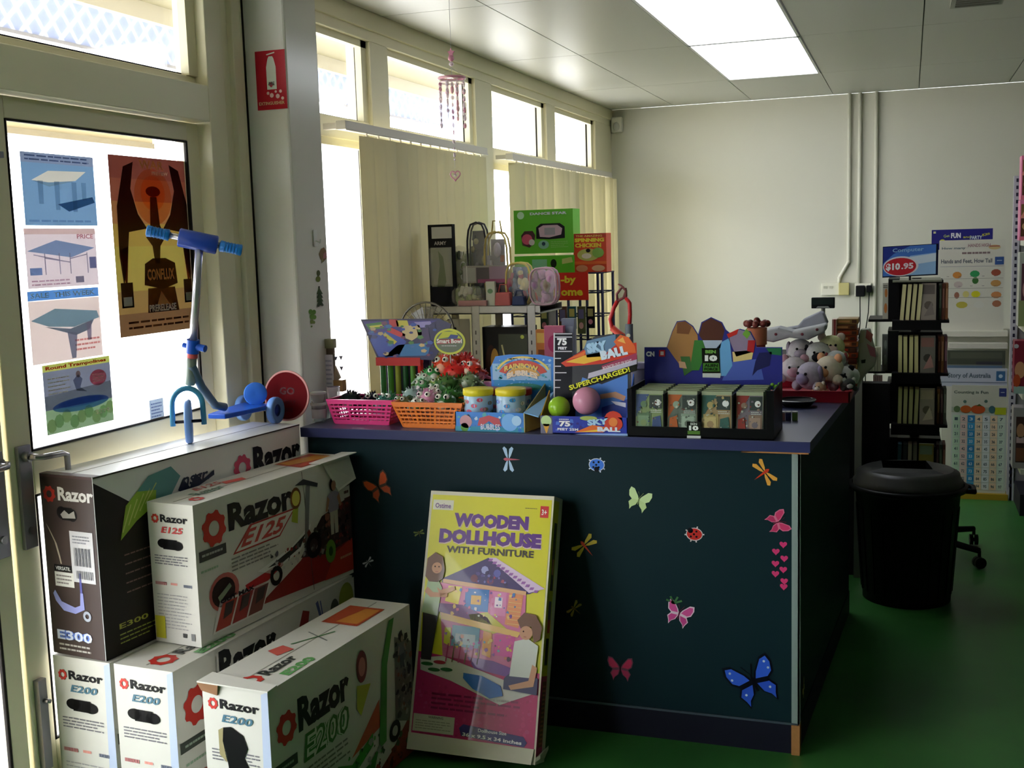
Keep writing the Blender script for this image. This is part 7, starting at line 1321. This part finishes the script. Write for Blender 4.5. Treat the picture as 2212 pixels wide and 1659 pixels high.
# extra dark bracket books at left of tiers 3 (pale pink cards)
for k, (px0, py0, px1, py1, col, lb) in enumerate(((1878, 750, 1903, 802, (176, 178, 150), 'pale card books on the left wing of the second tier'), (1886, 812, 1906, 832, (170, 140, 130), 'small pinkish card between the second and third tiers'), (1862, 878, 1888, 908, (165, 118, 82), 'small orange picture book low at the left of the stand'))):
    p0, p1 = atY(px0, py1, ys+0.05), atY(px1, py0, ys+0.05); mb = MB(); mb.box(0, 0, 0, p1.x-p0.x, 0.03, p1.z-p0.z, K(*col)); 
    for j in range(3): mb.box((p1.x-p0.x)*(0.2+0.25*j), -0.001, 0.002, (p1.x-p0.x)*(0.24+0.25*j), 0, (p1.z-p0.z)*0.95, K(*[int(q*0.6) for q in col]))
    b_ = mb.obj('picture_book'); b_.location = p0; tag(b_, lb, 'book')
    mb = MB(); mb.box(p0.x-cx_-0.01, fy+0.05, p0.z-0.010, p1.x-cx_+0.02, fy+0.14, p0.z-0.0005, m_bk); mb.box(p1.x-cx_, fy+0.1, p0.z-0.010, xl, fy+0.13, p0.z, m_bk); mb.obj('wing_shelf', SPN)
# sign over it
q0, q1, q2, q3 = atY(1906, 600, ys), atY(2026, 594, ys), atY(2024, 527, ys), atY(1907, 533, ys)
o = thing('price_sign', 'blue and white tilted price sign on top of the book stand', 'sign', q0); U = V((q1.x-q0.x, 0, q1.z-q0.z)); W_v = V((q3.x-q0.x, 0, q3.z-q0.z)); mb = MB(); mb.prism([V((0, 0, 0)), U, U+W_v, W_v], (0, 0.006, 0), K(16, 20, 46))
c = Cv(mb, (0, 0, 0), U, W_v, step=0.0005); sb = lambda q: K(*q, rough=0.25)
c.rect(0.01, 0.04, 0.96, 0.98, (70, 120, 205), 1); c.poly([(0.01, 0.98), (0.01, 0.45), (0.2, 0.75), (0.5, 0.98)], (30, 50, 140), 2); c.poly([(0.3, 0.04), (0.96, 0.04), (0.96, 0.72), (0.5, 0.66), (0.35, 0.4)], (150, 190, 232), 2); c.poly([(0.45, 0.35), (0.96, 0.45), (0.96, 0.7), (0.5, 0.62)], (212, 226, 240), 3)
c.ell(0.33, 0.34, 0.32, (222, 222, 228), 4, rv=0.32, n=28); c.ell(0.32, 0.33, 0.29, (196, 30, 44), 5, rv=0.28, n=28); c.text('$10', 0.06, 0.2, 0.25, (240, 238, 238), 7, w=0.26, bold=0.05); c.text('.95', 0.34, 0.24, 0.2, (240, 225, 230), 7, w=0.22, bold=0.04); c.text('Computer', 0.18, 0.76, 0.16, (150, 195, 230), 7, w=0.56, bold=0.02)
mb.obj('board', o); mb = MB(); mb.cyl(U*0.5+V((0, 0.012, -0.03)), U*0.5+V((0, 0.012, 0.02)), 0.005, m_bk, n=8); mb.obj('stem', o)

# ================================================================ RUBBISH BIN
yb2 = 5.08; p = atZ(1952, 1322, 0); bx = atY(1952, 1200, yb2).x; m_bin = K(13, 14, 14, rough=0.42, noise=0.05)
o = thing('rubbish_bin', 'big round black rubbish bin with a flap lid beside the counter', 'bin', (bx+0.012, yb2, 0)); zr2 = Z_(1072, yb2-0.25, 1960); rt, rb2 = 0.230, 0.182
mb = MB(); prof = [(0, 0.0), (rb2, 0.0)]
for k in range(12): t = k/11; prof.append((rb2+(rt-0.015-rb2)*t, 0.01+(zr2-0.04)*t))
prof += [(rt-0.01, zr2-0.02), (rt+0.012, zr2-0.018), (rt+0.016, zr2), (rt, zr2+0.004)]
mb.lathe(prof, m_bin, n=48)
for k in range(24): a = k*math.pi/12; mb.bar((math.cos(a)*(rb2+0.004), math.sin(a)*(rb2+0.004), 0.04), (math.cos(a)*(rt-0.02), math.sin(a)*(rt-0.02), zr2-0.09), 0.012, 0.006, m_bin)
mb.obj('body', o)
for s_ in (1, -1): mb = MB(); mb.tube([(s_*(rt+0.0), -0.06, zr2-0.01), (s_*(rt+0.035), -0.05, zr2-0.014), (s_*(rt+0.035), 0.05, zr2-0.014), (s_*(rt+0.0), 0.06, zr2-0.01)], 0.011, m_bin, n=8); mb.obj('handle', o)
mb = MB(); m_lid = K(46, 47, 44, rough=0.4); zl = zr2
mb.lathe([(rt-0.004, zl), (rt-0.004, zl+0.02), (rt-0.014, zl+0.026), (rt-0.020, zl+0.055), (rt-0.045, zl+0.068)], m_lid, n=48)
# sloping lid top with an oblong opening
R2 = rt-0.045; n = 40; hole = [(-0.10, -0.085), (0.10, -0.085), (0.075, 0.10), (-0.11, 0.10)]
outer = [(R2*math.cos(2*math.pi*k/n), R2*math.sin(2*math.pi*k/n)) for k in range(n)]; tr = tessellate_polygon([[V((*q, 0)) for q in outer], [V((*q, 0)) for q in hole]])
dome = lambda x, y: zl+0.068+0.03*(1-(x*x+y*y)/(R2*R2)); pts = [(x, y, dome(x, y)) for x, y in outer+hole]; mb.add(pts, [tuple(t) for t in tr], m_lid)
hb_ = [V((x, y, dome(x, y))) for x, y in hole]
for k in range(4): a, b2 = hb_[k], hb_[(k+1) % 4]; mb.add([a, b2, b2-V((0, 0, 0.05)), a-V((0, 0, 0.05))], [(0, 1, 2, 3)], m_bin)
mb.obj('lid', o)
mb = MB(); a = [(x*1.0, y*1.0, zl+0.02) for x, y in hole]; mb.prism(a, (0, 0, -0.01), K(6, 6, 7, rough=0.6)); fl_ = mb.obj('flap', o)
mb = MB(); mb.prism([(-0.07, -0.075, zl+0.045), (0.0, -0.083, zl+0.045), (0.01, -0.06, zl+0.05), (-0.06, -0.05, zl+0.05)], (0, 0, 0.001), K(215, 215, 200)); pp_ = mb.obj('paper_scrap'); pp_.location = o.location; tag(pp_, 'scrap of white paper in the mouth of the rubbish bin', 'paper')

# ================================================================ CHART STAND
yk_ = 7.10; o = thing('chart_stand', 'white stepped stand holding wall charts, right of the book stand', 'stand', (X_(2056, yk_, 900), yk_, 0)); ox = o.location.x; xr_ = X_(2186, yk_, 1000)-ox; m_w = K(205, 203, 190, rough=0.45)
mb = MB(); mb.box(xr_-0.012, -0.02, 0, xr_, 0.32, 0.40, m_w); mb.box(xr_-0.012, 0.08, 0.4, xr_, 0.32, 0.98, m_w); mb.box(-0.05, 0.24, 0.02, xr_-0.012, 0.32, 0.98, m_w); mb.obj('side_panel', o)
for k, (py0, py1, dy) in enumerate(((742, 753, 0.10), (716, 727, 0.16))): mb = MB(); z0, z1 = Z_(py1, yk_+dy, 2110), Z_(py0, yk_+dy, 2110); mb.box(X_(2050 if k == 0 else 2030, yk_+dy, 740)-ox, dy, z0, X_(2177, yk_+dy, 740)-ox, dy+0.10, z1, m_w); mb.obj('ledge', o)
mb = MB(); mb.box(0.0, -0.03, 0.0, xr_-0.02, 0.04, 0.035, K(170, 140, 40, rough=0.5)); plab(mb.obj('foot_strip', o), 'mustard yellow foot strip')
def chart(name, label, px0, py0, px1, py1, dy, draw, base=(205, 203, 190)):
    a, b2 = atY(px0, py1, yk_+dy), atY(px1, py0, yk_+dy); w, h = b2.x-a.x, b2.z-a.z; mb = MB(); mb.box(0, 0, 0, w, 0.006, h, K(*base, rough=0.5)); c = Cv(mb, (0, 0, 0), (w, 0, 0), (0, 0, h), step=0.0008); draw(c); b_ = mb.obj(name); b_.location = a; tag(b_, label, 'chart')
def ch1(c):
    c.text('How many', 0.04, 0.90, 0.03, (90, 110, 120), 1, w=0.36); c.text('HANDS HIGH', 0.44, 0.925, 0.035, (150, 110, 120), 1, w=0.34); c.ell(0.84, 0.92, 0.09, (205, 180, 130), 1, rv=0.025); c.rect(0.76, 0.925, 0.92, 0.935, (160, 80, 70), 2)
    c.lines(0.35, 0.84, 0.8, 0.89, 1, (130, 110, 110), 1); c.text('Hands and Feet, How Tall', 0.03, 0.755, 0.05, (95, 100, 110), 1, w=0.78); c.rect(0.85, 0.74, 0.985, 0.82, (50, 82, 140), 1); c.lines(0.88, 0.775, 0.96, 0.79, 1, (200, 210, 225), 2)
    c.rect(0.02, 0.725, 0.99, 0.73, (160, 160, 165), 1)
    for u, v, r, q in ((0.28, 0.64, 0.07, (196, 130, 60)), (0.55, 0.65, 0.075, (52, 150, 90)), (0.87, 0.66, 0.075, (150, 76, 56)), (0.3, 0.54, 0.07, (190, 175, 170)), (0.56, 0.58, 0.05, (60, 110, 50)), (0.87, 0.55, 0.08, (186, 140, 80)), (0.28, 0.43, 0.04, (150, 100, 80)), (0.42, 0.44, 0.05, (205, 195, 120)), (0.57, 0.44, 0.07, (200, 195, 40)), (0.88, 0.43, 0.08, (195, 130, 80)), (0.36, 0.33, 0.09, (180, 170, 70)), (0.62, 0.33, 0.08, (205, 205, 195)), (0.89, 0.34, 0.07, (165, 110, 80)), (0.1, 0.5, 0.05, (200, 180, 130))): c.ell(u, v, r, q, 1, rv=0.035, n=10)
    for v in (0.60, 0.50, 0.405): c.rect(0.05, v, 0.98, v+0.004, (150, 150, 140), 2)
    for k in range(10): c.lines(0.12+(k % 5)*0.18, 0.52+(k//5)*0.1, 0.16+(k % 5)*0.18, 0.53+(k//5)*0.1, 1, (90, 90, 100), 3)
chart('wall_chart', 'tall white chart with rows of coloured pictures, topmost on the chart stand', 2026, 516, 2172, 727, 0.225, ch1)
chart('wall_chart', 'dark greenish landscape chart on the middle step of the chart stand', 2046, 757, 2172, 800, 0.07, lambda c: (c.rect(0, 0.3, 1, 1, (74, 78, 66), 1), c.rect(0.05, 0.6, 0.95, 0.9, (88, 92, 78), 2), c.rect(0.5, 0.3, 0.95, 0.45, (60, 58, 66), 2), c.rect(0, 0.0, 0.95, 0.25, (92, 115, 140), 1)), base=(120, 124, 116))
chart('wall_chart', 'white chart headed Story of Australia with a blue square', 2030, 796, 2176, 834, 0.045, lambda c: (c.text('Story of Australia', 0.12, 0.40, 0.34, (80, 96, 110), 1, w=0.64), c.rect(0.84, 0.32, 0.97, 0.85, (60, 105, 150), 1), c.ell(0.905, 0.58, 0.03, (190, 210, 225), 2), c.rect(0, 0.2, 1, 0.25, (120, 130, 150), 1)), base=(185, 190, 205))
def ch4(c):
    c.rect(0, 0.75, 1, 1, (196, 196, 182), 1); c.text('Counting is Fun', 0.04, 0.915, 0.035, (96, 110, 104), 2, w=0.62); c.rect(0.85, 0.90, 0.98, 0.975, (58, 66, 130), 2); c.lines(0.88, 0.93, 0.95, 0.945, 1, (200, 205, 220), 3); c.rect(0, 0.75, 1, 0.80, (170, 176, 160), 2)
    c.ell(0.26, 0.78, 0.10, (186, 92, 40), 3, rv=0.035); c.ell(0.48, 0.78, 0.13, (188, 80, 40), 3, rv=0.04); c.poly([(0.44, 0.81), (0.5, 0.83), (0.56, 0.81)], (90, 100, 50), 4); c.ell(0.73, 0.78, 0.06, (70, 110, 120), 3, rv=0.035); c.ell(0.1, 0.78, 0.06, (96, 120, 80), 3, rv=0.03); c.rect(0.78, 0.735, 0.98, 0.80, (176, 186, 40), 3); c.ell(0.24, 0.85, 0.03, (90, 120, 110), 3); c.ell(0.62, 0.855, 0.03, (90, 120, 110), 3)
    cols_ = [(190, 215, 190), (225, 196, 190), (50, 130, 185), (232, 208, 180), (220, 224, 228), (232, 205, 175), (205, 220, 205)]
    for i in range(7):
        for j in range(10):
            u0, v0 = 0.03+i*0.135, 0.04+j*0.069; c.rect(u0, v0, u0+0.125, v0+0.064, cols_[i] if i != 2 or j % 2 else (60, 150, 200), 2); c.text(str((9-j)*10+i+1), u0+0.03, v0+0.016, 0.028, (70, 90, 100) if i != 2 else (220, 232, 240), 3, w=0.06, bold=0.02)
chart('wall_chart', 'long number chart headed Counting is Fun with two orange pumpkins', 2052, 833, 2177, 1064, 0.0, ch4, base=(200, 206, 200))
a, b2 = atY(2012, 540, 7.5), atY(2145, 493, 7.5); o = thing('banner_sign', 'dark blue banner with white and yellow words above the wall charts', 'sign', (a.x, 7.5, a.z)); w, h = b2.x-a.x, b2.z-a.z; mb = MB(); mb.box(0, 0, 0, w, 0.005, h, K(36, 34, 120, rough=0.4)); c = Cv(mb, (0, 0, 0), (w, 0, 0), (0, 0, h)); c.rect(0.03, 0.82, 0.07, 0.92, (200, 205, 150), 1)
c.text('Get', 0.2, 0.60, 0.14, (170, 185, 120), 2, w=0.1, rot=0.1); c.text('FUN', 0.32, 0.56, 0.26, (225, 225, 230), 2, w=0.16, bold=0.05); c.text('and', 0.52, 0.55, 0.12, (190, 190, 60), 2, w=0.12); c.text('PARTY', 0.63, 0.48, 0.18, (205, 215, 225), 2, w=0.2, bold=0.03); c.text('Kits', 0.84, 0.60, 0.14, (190, 190, 60), 2, w=0.12, rot=0.3); c.ell(0.18, 0.38, 0.05, (190, 190, 50), 2); mb.obj('board', o); mb = MB(); mb.box(w*0.45, 0.006, -a.z+0.0, w*0.5, 0.02, h*0.6, m_w); mb.obj('post', o)

# ================================================================ SHELVING BAY at the right edge
yv = 7.08; gx0 = X_(2183, yv, 700); o = thing('shop_shelving', 'white shop shelving with a slotted upright at the right edge', 'shelving', (gx0, yv, 0)); m_up = K(188, 186, 196, rough=0.4)
zt3 = Z_(380, yv, 2188); mb = MB(); mb.box(0, 0.0, 0, 0.036, 0.03, zt3, m_up)
for k in range(46): z = zt3-0.035-k*0.040; (mb.box(0.012, -0.0012, z, 0.024, 0.0, z+0.02, K(40, 38, 60)) if z > 0.06 else None)
mb.obj('upright', o); mb = MB(); mb.box(1.2, 0, 0, 1.236, 0.03, zt3, m_up); mb.obj('upright', o); mb = MB(); mb.box(0.036, 0.012, 0.1, 1.2, 0.028, zt3-0.03, K(150, 148, 150)); mb.obj('back_panel', o)
shz = [Z_(520, yv-0.36, 2205), Z_(706, yv-0.36, 2205), Z_(852, yv-0.36, 2205), Z_(1014, yv-0.36, 2205)]
for z in shz: mb = MB(); mb.box(0.04, -0.36, z-0.03, 1.2, 0.0, z, m_w); mb.obj('shelf', o)
mb = MB(); mb.box(0.04, -0.38, 0, 1.2, 0.0, 0.12, K(40, 40, 46)); mb.obj('base', o)
def dbx(label, k, px0, py0, col, draw, wd=0.30):
    y = yv-0.34; x = X_(px0, y, 700); z = shz[k] if k < 4 else 0.12; h = Z_(py0, y, 2205)-z-0.002; t_ = thing('doll_box', label, 'box', (x, y, z+0.001)); mb = MB(); mb.box(0, 0, 0, wd, 0.12, h, K(*col, rough=0.3)); c = Cv(mb, (0, 0, 0), (wd, 0, 0), (0, 0, h)); draw(c); mb.obj('carton', t_, bevel=0.002)
def d1_(c): c.rect(0.02, 0.1, 0.3, 0.55, (96, 60, 40), 1); c.ell(0.12, 0.35, 0.08, (205, 160, 120), 2, rv=0.1); c.rect(0.0, 0.0, 1, 0.09, (225, 120, 140), 1); c.poly([(0, 0.55), (0.3, 0.6), (0.1, 0.8)], (225, 150, 130), 2); c.rect(0.02, 0.62, 0.3, 0.9, (130, 100, 60), 1)
dbx('pink doll box on the top shelf at the right edge, standing on the shelf', 0, 2197, 432, (225, 130, 170), d1_)
dbx('grey box with a dark pink window on the second shelf, right edge', 1, 2199, 545, (176, 178, 168), lambda c: (c.rect(0.04, 0.08, 0.5, 0.85, (100, 60, 74), 1), c.ell(0.12, 0.5, 0.06, (200, 150, 150), 2, rv=0.12), c.rect(0.0, 0.0, 0.1, 0.35, (150, 160, 110), 2)))
dbx('dark red toy box with an orange picture on the third shelf, right edge', 2, 2193, 736, (130, 40, 56), lambda c: (c.ell(0.1, 0.45, 0.09, (205, 150, 110), 1, rv=0.16), c.ell(0.05, 0.25, 0.06, (190, 80, 44), 2, rv=0.12), c.rect(0, 0, 1, 0.14, (150, 180, 170), 1), c.ell(0.03, 0.9, 0.04, (190, 190, 195), 2)))
dbx('framed brown doll box on the fourth shelf, right edge', 3, 2194, 880, (150, 145, 146), lambda c: (c.rect(0.05, 0.1, 0.95, 0.85, (66, 46, 42), 1), c.ell(0.13, 0.62, 0.07, (176, 130, 100), 2, rv=0.12), c.rect(0.06, 0.42, 0.2, 0.52, (190, 160, 165), 2), c.rect(0.06, 0.12, 0.2, 0.34, (120, 76, 56), 2)))
t_ = thing('doll_box', 'pink doll box stacked on the lower pink one on the top shelf', 'box', (X_(2198, yv-0.34, 700), yv-0.34, Z_(432, yv-0.34, 2205)+0.001)); mb = MB(); mb.box(0, 0, 0, 0.3, 0.12, 0.235, K(222, 120, 160, rough=0.3)); c = Cv(mb, (0, 0, 0), (0.3, 0, 0), (0, 0, 0.235)); d1_(c); mb.obj('carton', t_, bevel=0.002)
